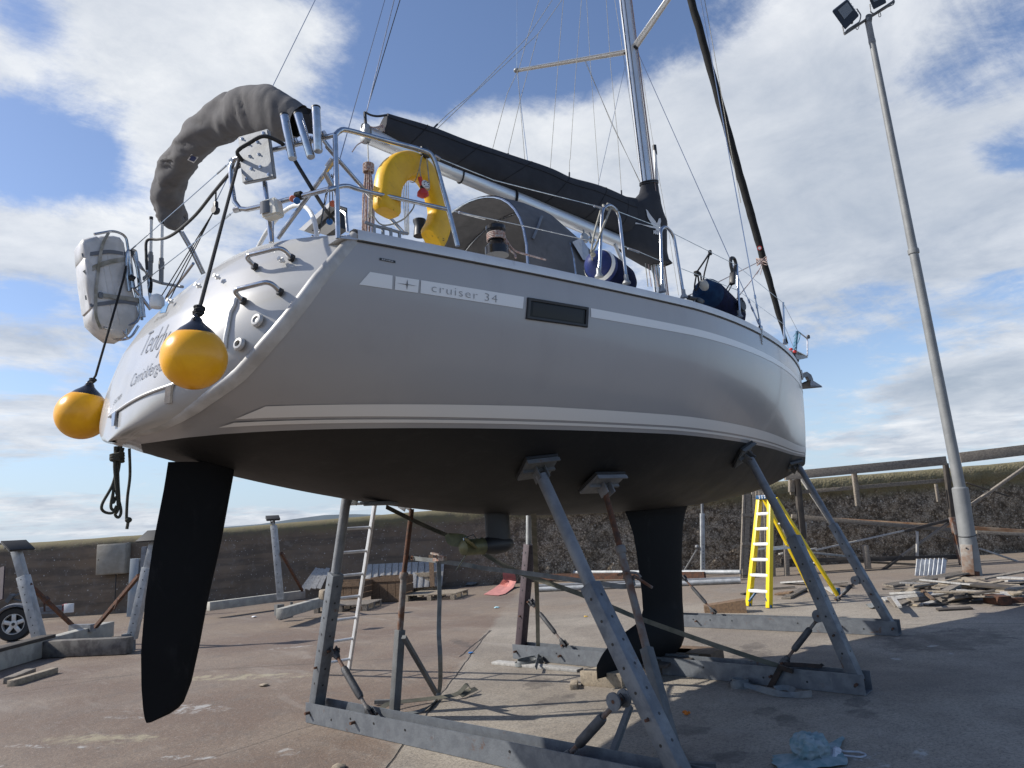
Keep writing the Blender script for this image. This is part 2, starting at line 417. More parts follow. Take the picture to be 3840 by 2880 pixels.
def grime(m, col, scale, lo, hi, k, scl=(1, 1, 1)):
    nt = m.node_tree; p = nt.nodes['Principled BSDF']; tc = nt.nodes.new('ShaderNodeTexCoord')
    src = p.inputs['Base Color'].links[0].from_socket if p.inputs['Base Color'].links else tuple(p.inputs['Base Color'].default_value)[:3]
    n_ = noi(nt, tc.outputs['Object'], scale, 8, .72, .6, scl=scl).smooth(lo, hi)*k
    nt.links.new(mixc(nt, n_, src, col), p.inputs['Base Color'])
for q_ in (galv, galv2): grime(q_, (.13, .065, .035), 7, .60, .70, .75); grime(q_, (.34, .35, .35), 13, .62, .74, .6, (1, 1, .5)); grime(q_, (.05, .05, .05), 3, .55, .8, .6)
grime(galvl, (.13, .075, .045), 8, .62, .74, .6); grime(galvl, (.45, .46, .46), 17, .62, .76, .5)
grime(antif, (.030, .028, .026), 4, .52, .78, .5, (1, .6, 3)); grime(antif2, (.028, .027, .027), 5, .55, .75, .5, (1, 1, .4)); grime(antif2, (.06, .058, .055), 26, .68, .75, .5)
grime(raftm, (.30, .28, .25), 9, .56, .72, .7, (1, 1, .4)); grime(orange, (.55, .20, .01), 30, .60, .72, .5, (1, 1, .3)); grime(yfoam, (.34, .22, .03), 16, .56, .74, .6)
grime(canvas, (.065, .063, .065), 3.2, .48, .75, .6); grime(canvas2, (.075, .074, .076), 8, .60, .75, .4)
grime(railm, (.28, .27, .25), 11, .60, .72, .5)
for q_ in (wood, woodg, woodl, woodb): grime(q_, (.05, .04, .032), 22, .55, .68, .6)
# hull paint: glossy silver grey
def special(name):
    m = bpy.data.materials.new(name); m.use_nodes = True
    nt = m.node_tree; tc = nt.nodes.new('ShaderNodeTexCoord')
    return m, nt, nt.nodes['Principled BSDF'], tc.outputs['Object']
hullm, nt, p, v = special('silver_grey_topside_paint')
p.inputs['Base Color'].default_value = (.36, .358, .368, 1); p.inputs['Roughness'].default_value = .24; p.inputs['Specular IOR Level'].default_value = .36
p.inputs['Coat Weight'].default_value = .18; p.inputs['Coat Roughness'].default_value = .02
hs1 = noi(nt, v, 3.0, 5, .6, .3, scl=(1.6, 1.6, .35)); hs2 = noi(nt, v, .8, 4, .6, .2)
nt.links.new(mixc(nt, (hs1.smooth(.50, .72)*.5+hs2.smooth(.45, .65)*.3).clamp(), (.355, .352, .356), (.325, .322, .326)), p.inputs['Base Color'])
bn = nt.nodes.new('ShaderNodeBump'); bn.inputs['Strength'].default_value = .12; bn.inputs['Distance'].default_value = .05
nt.links.new(noi(nt, v, 1.6, 2, .5, 0, scl=(.5, 1, 1)).k, bn.inputs['Height']); nt.links.new(bn.outputs[0], p.inputs['Normal'])
nt.links.new(bn.outputs[0], p.inputs['Coat Normal'])
# ground
grm, nt, p, v = special('worn_concrete_yard')
X, Y, Z = sep(nt, v)
def line_d(a, b2):
    dx, dy = b2[0]-a[0], b2[1]-a[1]; l = math.hypot(dx, dy); nx, ny = -dy/l, dx/l
    return (X-a[0])*nx+(Y-a[1])*ny, ((X-a[0])*(dx/l)+(Y-a[1])*(dy/l)), l
wob = noi(nt, v, 1.3, 5, .6)-.5
sd, al, _ = line_d((2.0, -.18), (6.59, 3.93))          # joint between red-brown slab and grey slab
side = (sd+wob*.25).smooth(-.04, .10)
far = (X+Y).smooth(11.5, 14.0)
big = noi(nt, v, .55, 5, .6, .4); mid = noi(nt, v, 3.2, 6, .65, .2); fin = noi(nt, v, 38, 5, .75); grit = noi(nt, v, 240, 2, .8)
reds = mixc(nt, big.smooth(.38, .62), (.165, .114, .082), (.225, .172, .128))
greys = mixc(nt, big.smooth(.35, .65), (.245, .210, .168), (.350, .308, .250))
gcol = mixc(nt, side, greys, reds)
gcol = mixc(nt, far*(big.smooth(.3, .55))*.8, gcol, (.23, .175, .125))
gcol = mixc(nt, mid.smooth(.45, .75)*.45, gcol, (.15, .135, .12))
g14 = noi(nt, v, 13, 6, .8, .3)
gcol = mixc(nt, g14.smooth(.50, .70)*.42, gcol, (.095, .080, .070))
gcol = mixc(nt, (1.0-g14.smooth(.30, .46))*.38, gcol, (.36, .32, .275))
gcol = mixc(nt, (fin.smooth(.42, .66))*.55, gcol, (.085, .075, .07))
stk = noi(nt, v, 2.2, 6, .7, .8, scl=(1.0, .28, 1)).smooth(.52, .72)
gcol = mixc(nt, stk*.35, gcol, (.33, .30, .26))
gcol = mixc(nt, noi(nt, v, .23, 4, .6, .5).smooth(.48, .62)*.4, gcol, (.14, .115, .10))
agg = N(nt, vor(nt, v, 75.0)); ags = nt.nodes.new('ShaderNodeSeparateColor'); nt.links.new(vor(nt, v, 75.0, out=1), ags.inputs[0]); agc = N(nt, ags.outputs[0])
gcol = mixc(nt, (agc.gt(.80))*(1.0-agg.smooth(.20, .40))*.55, gcol, (.36, .33, .30))
gcol = mixc(nt, (1.0-agc.gt(.16))*(1.0-agg.smooth(.25, .45))*.6, gcol, (.055, .048, .044))
gcol = mixc(nt, (grit.smooth(.62, .70))*.6, gcol, (.42, .40, .37))
gcol = mixc(nt, (1.0-noi(nt, v, 95, 2, .7).smooth(.30, .40))*.6, gcol, (.05, .045, .042))
wob2 = noi(nt, v, 7.0, 6, .7)-.5
def spot(x, y, rx, ry, ang=0, edge=.5):
    c, s_ = math.cos(ang), math.sin(ang)
    a = ((X-x)*c+(Y-y)*s_)/rx; b_ = ((Y-y)*c-(X-x)*s_)/ry
    return 1.0-((a*a+b_*b_)+wob*2.0+wob2*4.5).smooth(edge, 1.3)
st = noi(nt, v, 5.5, 6, .7, .6, scl=(1, 1, 1))
dark = None
for q in [(5.3,-2.1,.16,.09,.2),(4.65,-1.62,.13,.09,0),(4.5,-1.9,.24,.10,.8),(5.0,-2.25,.13,.12,.3),(6.6,-.45,.45,.22,.4),(7.1,-.2,.25,.14,.3),(8.4,-1.9,.9,.5,-.4),
          (3.55,-1.95,.16,.12,0),(3.2,-1.75,.25,.12,.4),(2.9,-.5,.2,.1,.5),(4.4,.7,.25,.15,.5),(4.0,.1,.3,.12,.2),(5.8,1.2,.3,.12,.2),(3.9,-1.4,.12,.16,.5),(5.6,3.4,.4,.1,1.2)]:
    d_ = spot(*q); dark = d_ if dark is None else dark.max(d_)
gcol = mixc(nt, (dark*(mid.smooth(.3, .6)*.4+.2)).clamp(), gcol, (.07, .06, .055))
white = None
for q in [(1.72,3.15,.55,.16,-1.0),(1.25,3.3,.3,.05,-1.1),(.2,2.3,.25,.06,-1.2),(.55,2.75,.6,.04,-1.0),(7.2,-1.75,.22,.05,.5),(7.9,-1.9,.2,.06,.3),(7.6,-2.1,.1,.08,.3),
          (1.2,1.35,.28,.06,-.9),(1.75,.8,.12,.1,.3),(3.85,-2.7,.35,.12,.2),(4.2,-2.9,.25,.07,.2),(.4,1.9,.2,.05,-1),(4.2,5.6,.5,.07,-.7)]:
    d_ = spot(*q); white = d_ if white is None else white.max(d_)
gcol = mixc(nt, white*st.smooth(.48, .62)*.55, gcol, (.50, .51, .50))
yel = spot(2.75, 4.2, 1.1, .16, -.95).max(spot(.9, 2.6, .55, .14, -.95))
gcol = mixc(nt, yel*st.smooth(.40, .62)*.4, gcol, (.46, .43, .28))
cr = None
for a, b2, wd in [((1.2,-.9),(6.59,3.93),.009),((3.51,4.27),(5.14,2.67),.006),((3.51,4.27),(-1.0,8.4),.006),((-.5,.9),(2.4,1.35),.004),(PZ(px('H',1555,1040)),PZ(px('H',1335,1222)),.013),(PZ(px('G',0,1305)),PZ(px('G',1000,1145)),.006),(PZ(px('G',1340,1130)),PZ(px('G',2200,1085)),.005),(PZ(px('M',1560,370)),PZ(px('M',2212,365)),.008)]:
    d_, a_, l = line_d(a, b2)
    q_ = (1.0-((d_+wob*.10).abs()).smooth(wd*.4, wd*1.6))*a_.gt(0.0)*(1.0-a_.gt(l))
    cr = q_ if cr is None else cr.max(q_)
gcol = mixc(nt, cr*.85, gcol, (.035, .03, .027))
nt.links.new(gcol, p.inputs['Base Color'])
nt.links.new((mid*.25+.68).k, p.inputs['Roughness']); p.inputs['Specular IOR Level'].default_value = .35
bn = nt.nodes.new('ShaderNodeBump'); bn.inputs['Strength'].default_value = .55; bn.inputs['Distance'].default_value = .016
nt.links.new((fin*.8+g14*1.2+mid*1.2+grit*.25-cr*1.6).k, bn.inputs['Height']); nt.links.new(bn.outputs[0], p.inputs['Normal'])
g = MB()
nx = 60
ts = [-1+2*i/nx for i in range(nx+1)]
cx_ = [4+math.copysign(abs(t)**3.2*4000+abs(t)*30, t) for t in ts]
rows = []
for x in cx_:
    r_ = []
    for y0 in [math.copysign(abs(t)**3.2*4000+abs(t)*30, t)+2 for t in ts]:
        r_.append((x, y0, 0))
    rows.append(r_)
g.grid(rows)
obj('ground', g, grm, kind='structure', smooth=0)
# far ridge beyond the wall
hm = mk('far_hills', (.10, .13, .15), .95, 0, var=.25, vs=.002)
g = MB(); rows = [[], [], []]
for i in range(60):
    a = rad(20+i*2.3); d = 6000; x, y = d*math.cos(a), d*math.sin(a)
    pa = math.degrees(a); h = 132*math.exp(-((pa-60.5)/7.5)**2)+95*math.exp(-((pa-72)/5)**2)*.7+16+noise.noise(V((a*9, 0, 3)))*16
    rows[0].append((x, y, -10)); rows[1].append((x*1.05, y*1.05, max(2, h))); rows[2].append((x*1.3, y*1.3, -10))
g.grid(rows); obj('hills', g, hm, kind='structure')

# ---- sea wall
wlm, nt, p, v = special('rubble_concrete_wall')
X, Y, Z = sep(nt, v)
right = X.smooth(11.2, 13.2)
b1 = noi(nt, v, .9, 6, .65, .3); b2n = noi(nt, v, 6, 7, .7); b3 = noi(nt, v, 30, 5, .7)
layer = noi(nt, v, 1.4, 5, .6, .2, scl=(.35, .35, 3.2))
pebv = vor(nt, v, 17.0); peb = N(nt, pebv)
pebc = vor(nt, v, 17.0, out=1); peb2 = N(nt, vor(nt, v, 42.0)); pc2 = vor(nt, v, 42.0, out=1)
cs = nt.nodes.new('ShaderNodeSeparateColor'); nt.links.new(pebc, cs.inputs[0]); cr1 = N(nt, cs.outputs[0])
cs2 = nt.nodes.new('ShaderNodeSeparateColor'); nt.links.new(pc2, cs2.inputs[0]); cr2 = N(nt, cs2.outputs[0])
base = mixc(nt, b1.smooth(.35, .65), (.200, .152, .110), (.145, .115, .088))
base = mixc(nt, layer.smooth(.45, .62)*.6, base, (.085, .074, .064))
base = mixc(nt, (b2n.smooth(.52, .7))*.6, base, (.215, .19, .165))
rb = mixc(nt, cr1.smooth(.2, .95), (.17, .128, .085), (.50, .41, .30))  # stone tones spread wide, the palest painted to look sunlit
rb = mixc(nt, peb.smooth(.30, .60), rb, (.095, .073, .052))  # gaps between pebbles painted dark as crevice shade
rb2 = mixc(nt, cr2.smooth(.1, .9), (.17, .132, .092), (.44, .37, .28))
rb = mixc(nt, b2n.smooth(.42, .56), rb, rb2)
rb = mixc(nt, (noi(nt, v, 1.7, 6, .75, .5).smooth(.44, .62))*.62, rb, (.030, .025, .019))  # broad and finer dark patches painted in as shade beside the lit-looking stone
rb = mixc(nt, (noi(nt, v, 9, 5, .75, .5).smooth(.56, .70))*.7, rb, (.028, .023, .018))
base = mixc(nt, right*.92, base, rb)
fl = (cr2.gt(.965))*(1.0-peb2.smooth(.25, .42))
fl2 = (cr1.gt(.975))*(1.0-peb.smooth(.15, .35))
base = mixc(nt, fl.max(fl2)*.85, base, (.52, .50, .46))
mossl = ((Z-b1*.35+(b2n-.5)*.3)/1.0).smooth(1.40, 1.68)
base = mixc(nt, mossl*(b2n.smooth(.3, .6)*.4+.5), base, (.175, .155, .085))
nt.links.new(base, p.inputs['Base Color']); p.inputs['Roughness'].default_value = .92; p.inputs['Specular IOR Level'].default_value = .2
bn = nt.nodes.new('ShaderNodeBump'); bn.inputs['Strength'].default_value = .5; bn.inputs['Distance'].default_value = .03
nt.links.new((b2n*.5+b3*.25-(peb*1.1+peb2*.45)*(right*.85+.15)).k, bn.inputs['Height']); nt.links.new(bn.outputs[0], p.inputs['Normal'])
WP = [V((-9.2, 28.0, 0)), V((2.96, 16.7, 0)), V((4.75, 15.15, 0)), V((11.4, 10.7, 0)), V((17.0, 4.6, 0)), V((21.6, .3, 0)), V((33, -10.5, 0))]
def _h(i, p): return PP(p, WP[i], (WP[i+1]-WP[i]).cross(V((0, 0, 1)))).z
WH = [1.87, _h(1, (163, 2040)), _h(2, (532, 2014)), _h(3, (1900, 1902)), _h(4, (3000, 1808)), _h(4, (3560, 1758)), 2.75]
def wall_pt(s_):
    s_ = max(0, min(len(WP)-1.001, s_)); i = int(s_); t = s_-i
    return WP[i].lerp(WP[i+1], t), WH[i]*(1-t)+WH[i+1]*t, (WP[i+1]-WP[i]).normalized()
g = MB(); rows = []
sv = []
for i in range(len(WP)-1):
    kk = max(6, int((WP[i+1]-WP[i]).length/.09)) if 0 < i < 5 else 60
    sv += [i+j/kk for j in range(kk)]
sv.append(len(WP)-1.001)
for s_ in sv:
    P, h, d = wall_pt(s_); nrm = V((-d.y, d.x, 0)) * -1
    if nrm.dot(CAM-P) < 0: nrm = -nrm
    r_ = []
    rt = min(1, max(0, (P.x-11.2)/2.0))
    for j in range(23):
        z = h*j/22
        q = P+V((0, 0, z))
        f = noise.fractal(q*1.3, 1.0, 2.0, 5)*.05+noise.noise(q*5)*.02*(1+rt*1.8)+noise.noise(q*13)*.012*(.4+rt*2.2)
        cut = 0
        if rt > 0 and z < h-.33: cut = -.10*rt*min(1, (h-.33-z)/.08)
        if z > h-.34: f *= .45
        rnd = -.06*max(0, (z/h-.95)/.05)**2
        r_.append(q+nrm*(f+cut+rnd))
    top = P+V((0, 0, h+.055+noise.noise(P*2)*.008))
    r_.append(top-nrm*.22); r_.append(top-nrm*.55); r_.append(P-nrm*.6+V((0, 0, -.1)))
    rows.append(r_)
g.grid(rows)
obj('sea_wall', g, wlm, None, 'long dark rubble-concrete harbour wall with mossy top behind the yard', 'wall', smooth=60)
def on_wall(p, off=0.0):
    best = None
    for i in range(len(WP)-1):
        d = (WP[i+1]-WP[i]).normalized(); n_ = V((-d.y, d.x, 0))
        if n_.dot(CAM-WP[i]) < 0: n_ = -n_
        Q = PP(p, WP[i]+n_*off, n_)
        t = (Q-WP[i]).dot(d)
        if -.01 <= t <= (WP[i+1]-WP[i]).length+.01 and (Q-CAM).dot(fwd) > 0: best = (Q, d, n_)
    return best
# pale repair patches on the wall are left to the paint; the cabinet:
Qc, dc, nc = on_wall(px('X', 1440, 480), .05)
t = thing('electrical_cabinet', 'pale grey metal cabinet fixed to the wall left of the black rudder', 'cabinet', Qc)
up = V((0, 0, 1)); dd = dc
cabm = mk('cabinet_grey', (.31, .285, .235), .6, .05, col2=(.25, .225, .18), vs=6)
g = MB(); g.bar(Qc-dd*.36+nc*.11, Qc+dd*.36+nc*.11, .24, .74, bev=.01); obj('cabinet_body', g, cabm, t)
g = MB(); g.bar(Qc-dd*.345+nc*.235, Qc+dd*.345+nc*.235, .025, .70, bev=.008); dr = obj('door', g, cabm, t)
g = MB(); g.ball(Qc-dd*.30+nc*.255, .014); obj('latch', g, black, dr)
g = MB(); g.tube([Qc+dd*.05+nc*.05-up*.37, Qc+dd*.05+nc*.06-up*1.25], .013); obj('conduit', g, black, t)
# ------------------------------------------------------------------ the yacht
HP = dict(bt=1.4074, bm=1.6893, xm=4.0767, zs0=1.0131, zs1=1.1331, zs2=1.3243, zb0=.1743, dm=.5407, xd=4.5774, m=2.5543, n=1.9639, pw=1.6026, L=9.8797, nb=1.2231, mb=1.5541, e1=2.1282, e2=2.9882, sk=.2889)
ZW = 2.2
def prof(x):
    P = HP; L = P['L']; xm = P['xm']
    bs = P['bm']-(P['bm']-P['bt'])*((xm-x)/xm)**2 if x < xm else P['bm']*(1-min(1, (x-xm)/(L-xm))**P['pw'])
    s = x/L; zs = P['zs0']*(1-s)*(1-2*s)+4*s*(1-s)*P['zs1']+s*(2*s-1)*P['zs2']
    xd = P['xd']
    if x < xd: zb = -P['dm']+(P['zb0']+P['dm'])*((xd-x)/xd)**P['e1']
    else:
        t = min(1, (x-xd)/(L-.25-xd)); zb = -P['dm']*(1-t**P['e2'])
        k = min(1, max(0, (x-(L-P['sk']))/P['sk'])); zb += zs*k**1.5
    fw = min(1, max(0, (x-xm)/(L-xm)))
    return bs, zs, zb, P['m']*(1-fw)+P['mb']*fw, P['n']*(1-fw)+P['nb']*fw
def hy(x, z):           # half breadth at boat height z
    bs, zs, zb, m_, n_ = prof(x)
    if zs-zb < 1e-4: return 0
    h = (z-zb)/(zs-zb)
    if h <= 0: return 0
    return bs*(1-(1-min(h, 1.0))**m_)**(1/n_)
def wlz(x): return .0385+.0069*x
RT = [(.0, .20), (.05, .26), (.082, .35), (.128, .43), (.2, .49), (.274, .56), (.43, .64), (.76, .83), (1.024, 1.03), (1.2, 1.18)]
def xr(z):              # station of the transom edge at boat height z
    if z <= RT[0][0]: return RT[0][1]
    for a, b_ in zip(RT[:-1], RT[1:]):
        if z <= b_[0]: return a[1]+(b_[1]-a[1])*(z-a[0])/(b_[0]-a[0])
    return RT[-1][1]
def P_(x, y, z): return V((x, y, z+ZW))
def hs(p): return PS(p, lambda Q: Q.y+hy(Q.x, Q.z-ZW), 2.0, 13.0)
def hnorm(x, z, sgn=-1):
    e = .01; a = V((x, sgn*hy(x, z), z)); b_ = V((x+e, sgn*hy(x+e, z), z)); c = V((x, sgn*hy(x, z+e), z+e))
    n_ = (b_-a).cross(c-a).normalized()
    return n_ if n_.y*sgn > 0 else -n_

yacht = thing('sailing_yacht', 'large grey sailing yacht with black bottom propped up on steel stands', 'sailing yacht', (4.9, 0, 1.7))
L = HP['L']
NXs = 110
def station(u, z):
    x0 = xr(z); f = math.sin(u*math.pi/2)**1.0
    return x0+(L-x0)*(u*.55+f*.45)
def hullmesh(upper):
    g = MB()
    for sgn in (-1, 1):
        rows = []
        for i in range(NXs+1):
            u = i/NXs; u = 1-(1-u)**1.25
            r_ = []
            for j in range(17):
                t = j/16
                z = .3
                for _ in range(12):
                    x = station(u, z)
                    bs, zs, zb, m_, n_ = prof(x)
                    w_ = max(wlz(x), zb)
                    zn = (w_+(zs-w_)*t) if upper else (zb+(w_-zb)*t**1.7)
                    z = z*.4+zn*.6
                x = station(u, z); bs, zs, zb, m_, n_ = prof(x); w_ = max(wlz(x), zb)
                z = (w_+(zs-w_)*t) if upper else (zb+(w_-zb)*t**1.7)
                r_.append(P_(x, sgn*hy(x, z), z))
            rows.append(r_)
        g.grid(rows)
    return g
top_o = obj('topsides', hullmesh(True), hullm, yacht, weld=1e-4, smooth=50)
bot_o = obj('hull_bottom', hullmesh(False), antif, yacht, weld=1e-4, smooth=50)

# toe rail
g = MB()
for sgn in (-1, 1):
    rows = []
    for i in range(90):
        x = 1.03+(L-.03-1.03)*(1-(1-i/89)**1.5)
        bs, zs, *_ = prof(x)
        bs = max(bs, .004)
        yy = sgn*bs
        rows.append([P_(x, yy+sgn*.012, zs-.012), P_(x, yy+sgn*.014, zs+.012), P_(x, yy+sgn*.010, zs+.046), P_(x, yy-sgn*min(.03, bs), zs+.066), P_(x, yy-sgn*min(.075, bs), zs+.066), P_(x, yy-sgn*min(.085, bs), zs-.01)])
    g.grid(rows)
obj('toe_rail', g, railm, yacht, smooth=30)
# rub strip line
g = MB(); rows = []
for i in range(90):
    x = 1.03+(L-.03-1.03)*(1-(1-i/89)**1.5); bs, zs, *_ = prof(x)
    rows.append(P_(x, -bs-.006, zs-.02))
g.tube(rows, .0035, 6); obj('gunwale_strip', g, black, yacht)
# deck
g = MB(); rows = []
for i in range(60):
    x = 1.15+(L-.05-1.15)*i/59; bs, zs, *_ = prof(x)
    rows.append([P_(x, bs*(-1+2*j/12), zs+.02+.06*(1-(-1+2*j/12)**2)) for j in range(13)])
g.grid(rows); obj('deck', g, deckm, yacht)

# transom
XC = [(.0, .21), (.06, .20), (.25, .235), (.5, .30), (.75, .385), (.95, .50), (1.1, .62), (1.2, .72), (1.3, .9)]
def xc(z):
    for a, b_ in zip(XC[:-1], XC[1:]):
        if z <= b_[0]:
            t = max(0, (z-a[0])/(b_[0]-a[0])); return a[1]+(b_[1]-a[1])*t
    return XC[-1][1]
def ts(y, z):
    x = xr(z); b_ = max(hy(x, min(z, prof(x)[1])), .05)
    return xc(z)+(x-xc(z))*min(1.0, abs(y)/b_)**3
def ztop(y): return 1.19-.13*(abs(y)/1.45)**2
def tsurf(p): return PS(p, lambda Q: Q.x-ts(Q.y, Q.z-ZW), 2.0, 10.0)
g = MB(); rows = []
for j in range(61):
    t = j/60; r_ = []
    for i in range(81):
        s_ = -1+2*i/80
        z = .06+(ztop(s_*1.45)-.06)*t
        x = xr(z); bb = hy(x, min(z, prof(x)[1]))
        y = s_*bb*.97
        r_.append(P_(ts(y, z)+.012, y, z))
    rows.append(r_)
# cap going forward
last = rows[-1]
rows.append([q+V((.05, 0, .018)) for q in last]); rows.append([q+V((.14, 0, .022)) for q in last]); rows.append([q+V((.9, 0, 0)) for q in last])
g.grid(rows); trans = obj('transom', g, gel, yacht, smooth=50)
# rim band round the transom (pale, rounded, scuffed)
rimm = mk('scuffed_rim', (.54, .535, .52), .3, 0, col2=(.32, .305, .28), vs=3.5, coat=.2, fine=.25, vr=.2)
g = MB(); rows = []
path = []
for i in range(25): path.append((-1, 1.024+.02-(1.044-.085)*(i/24)**.8))
ring = []
for sgn, z in path:
    x = xr(z); ring.append((x, -hy(x, min(z, prof(x)[1])), z))
low = []
y0 = ring[-1][1]
y0 = min(ring[-1][1], -.02)
for i in range(1, 12):
    y = y0+(-2*y0)*i/12; low.append((ring[-1][0]-.05*(1-(y/y0)**2), y, ring[-1][2]-.012*(1-(y/y0)**2)))
ringP = ring+low+[(x, -y, z) for x, y, z in ring[::-1]]
cen = V((.6, 0, .9))
rows = []
for k, (x, y, z) in enumerate(ringP):
    a = V(ringP[max(k-1, 0)]); b_ = V(ringP[min(k+1, len(ringP)-1)]); tg = (b_-a).normalized()
    q = V((x, y, z)); inw = V((0, 0, 1)) if abs(y) < .3 else (cen-q)
    inw = (inw-tg*inw.dot(tg)); inw.normalize(); af = tg.cross(inw).normalized()
    if af.x > 0: af = -af
    wdt = .070
    rows.append([P_(*(q+inw*a_*wdt+af*b2)) for a_, b2 in ((-.06, -.03), (-.05, .012), (.12, .034), (.45, .042), (.8, .034), (1.0, .010), (1.02, -.03))])
g = MB(); g.grid(rows); obj('transom_rim', g, rimm, yacht, smooth=50)

def wrap_text(name, txt, size, place, mat, parent, off=0.0, shear=0.0, space=1.0, thin=0.0, width=None, label=None):
    """text turned into a mesh whose vertices are laid on a surface by place(u, v)"""
    cu = bpy.data.curves.new('t', 'FONT'); cu.body = txt; cu.size = size; cu.shear = shear; cu.space_character = space; cu.offset = thin
    cu.resolution_u = 3
    o = bpy.data.objects.new('t', cu); COL.objects.link(o)
    dg = bpy.context.evaluated_depsgraph_get(); me = bpy.data.meshes.new_from_object(o.evaluated_get(dg))
    bpy.data.objects.remove(o)
    bm = bmesh.new(); bm.from_mesh(me)
    xs = [q.co.x for q in bm.verts]; w0 = max(xs)-min(xs); k = (width/w0) if width else 1.0
    mn = min(xs)
    bmesh.ops.triangulate(bm, faces=bm.faces)
    for _ in range(4):
        le = [e for e in bm.edges if e.calc_length() > size*.16]
        if not le: break
        bmesh.ops.subdivide_edges(bm, edges=le, cuts=1); bmesh.ops.triangulate(bm, faces=bm.faces)
    for q in bm.verts: q.co = place((q.co.x-mn)*k, q.co.y)
    bmesh.ops.recalc_face_normals(bm, faces=bm.faces)
    me2 = bpy.data.meshes.new(name); bm.to_mesh(me2); bm.free(); me2.materials.append(mat)
    o = bpy.data.objects.new(name, me2); link(o, parent)
    if label: o['label'] = label
    return o
def tpatch(y, z, off=.004):
    return P_(ts(y, z)+.012-off, y, z)
def tplace(pa, pb, off=.0035):
    """along the transom from surface point a to b (reading to starboard)"""
    a, b_ = pa, pb
    d = (b_-a); dl = math.hypot(d.y, d.z); uy, uz = d.y/dl, d.z/dl
    def f(u, v_): return tpatch(a.y+uy*u+(-uz)*(-v_)*0, a.z-ZW+uz*u+v_, off)
    return f
a = tsurf(px('B', 672, 525)); b_ = tsurf(px('B', 868, 462))
wrap_text('boat_name', 'Teddy', .24, tplace(a, b_), letter, trans, shear=.12, thin=-.003, width=math.hypot((b_-a).y, (b_-a).z)*.92)
a = tsurf(px('B', 605, 742)); b_ = tsurf(px('B', 850, 615))
wrap_text('home_port', 'Carrickfergus', .12, tplace(a, b_), letter, trans, shear=.12, thin=-.001, width=math.hypot((b_-a).y, (b_-a).z)*1.0)
a = tsurf(px('B', 492, 865)); b_ = tsurf(px('B', 538, 822))
if a and b_: wrap_text('registration_number', 'S 67989', .05, tplace(a, b_), ink, trans, width=math.hypot((b_-a).y, (b_-a).z)*1.1)
# maker emblem: blue square with a white four-pointed star, letters under it
e0 = [tsurf(px('B', *q)) for q in ((815, 228), (858, 222), (912, 130), (868, 140))]
if all(e0):
    g = MB(); g.grid([[tpatch(*(lambda w_: (w_.y, w_.z-ZW))(lerp(lerp(e0[0], e0[1], i/6), lerp(e0[3], e0[2], i/6), j/6)), .004) for i in range(7)] for j in range(7)]); em = obj('emblem', g, bluel, trans, smooth=0)
    c = sum(e0, V())/4
    u = (e0[1]-e0[0])*.42; v_ = (e0[3]-e0[0])*.42
    g = MB(); pts = []
    for k in range(8):
        r_ = 1.0 if k % 2 == 0 else .12; a_ = k*math.pi/4
        q = c+u*(r_*math.cos(a_))+v_*(r_*math.sin(a_)); pts.append(tpatch(q.y, q.z-ZW, .009))
    g.face(pts); obj('emblem_star', g, decal, em, smooth=0)
a = tsurf(px('B', 775, 292)); b_ = tsurf(px('B', 855, 250))
if a and b_: wrap_text('emblem_lettering', 'BAVARIA', .055, tplace(a, b_), ink, trans, shear=.2, width=math.hypot((b_-a).y, (b_-a).z))
# folding bathing platform seams, hinge straps
def tline(name, pts, r, mat, k=10, off=.008, parent=None):
    P = []
    for a, b_ in zip(pts[:-1], pts[1:]):
        for j in range(k):
            q = lerp(a, b_, j/k); P.append(tpatch(q.y, q.z-ZW, off))
    q = V(pts[-1]); P.append(tpatch(q.y, q.z-ZW, off))
    g = MB(); g.tube(P, r, 8); return obj(name, g, mat, parent or trans)
seam = [tsurf(px('B', *q)) for q in ((470, 945), (560, 882), (700, 800), (860, 738), (935, 712))]
seam = [q for q in seam if q]
tline('platform_seam', seam, .008, railm)
sv_ = [tsurf(px('A', *q)) for q in ((1345, 1600), (1335, 1650))]+[tsurf(px('B', *q)) for q in ((1310, 220), (1290, 330), (1270, 470))]
sv_ = [q for q in sv_ if q]
tline('platform_edge', sv_, .012, whitep)
for q4 in (((878, 745), (916, 728), (905, 850), (868, 858)), ((505, 925), (530, 908), (520, 1008), (503, 1012))):
    pp = [tsurf(px('B', *q)) for q in q4]
    if all(pp):
        g = MB(); g.slab([tpatch(q.y, q.z-ZW, .006) for q in pp], V((-.014, 0, 0))); obj('hinge_strap', g, steel, trans)
# grab handles as steps
def handle(name, a, b_, out, drop):
    g = MB(); n_ = V((-1, -.15, .25)).normalized()
    pts = rnd_corner([a, a+n_*out+V((0, 0, drop)), b_+n_*out+V((0, 0, drop)), b_], .05, 6)
    g.tube(pts, .0135, 12); h = obj(name, g, steel, trans)
    g = MB()
    for q in (a, b_): g.lathe([(.022, 0), (.022, .02), (.016, .024)], q-n_*.004, n_, 14)
    obj('handle_foot', g, black, h)
for q in (((1490, 1385), (1745, 1325)), ((1410+0, 1622), (1665, 1560))):
    a = tsurf(px('A', *q[0])); b_ = tsurf(px('A', *q[1]))
    if a and b_: handle('step_handle', a, b_, .07, .03)
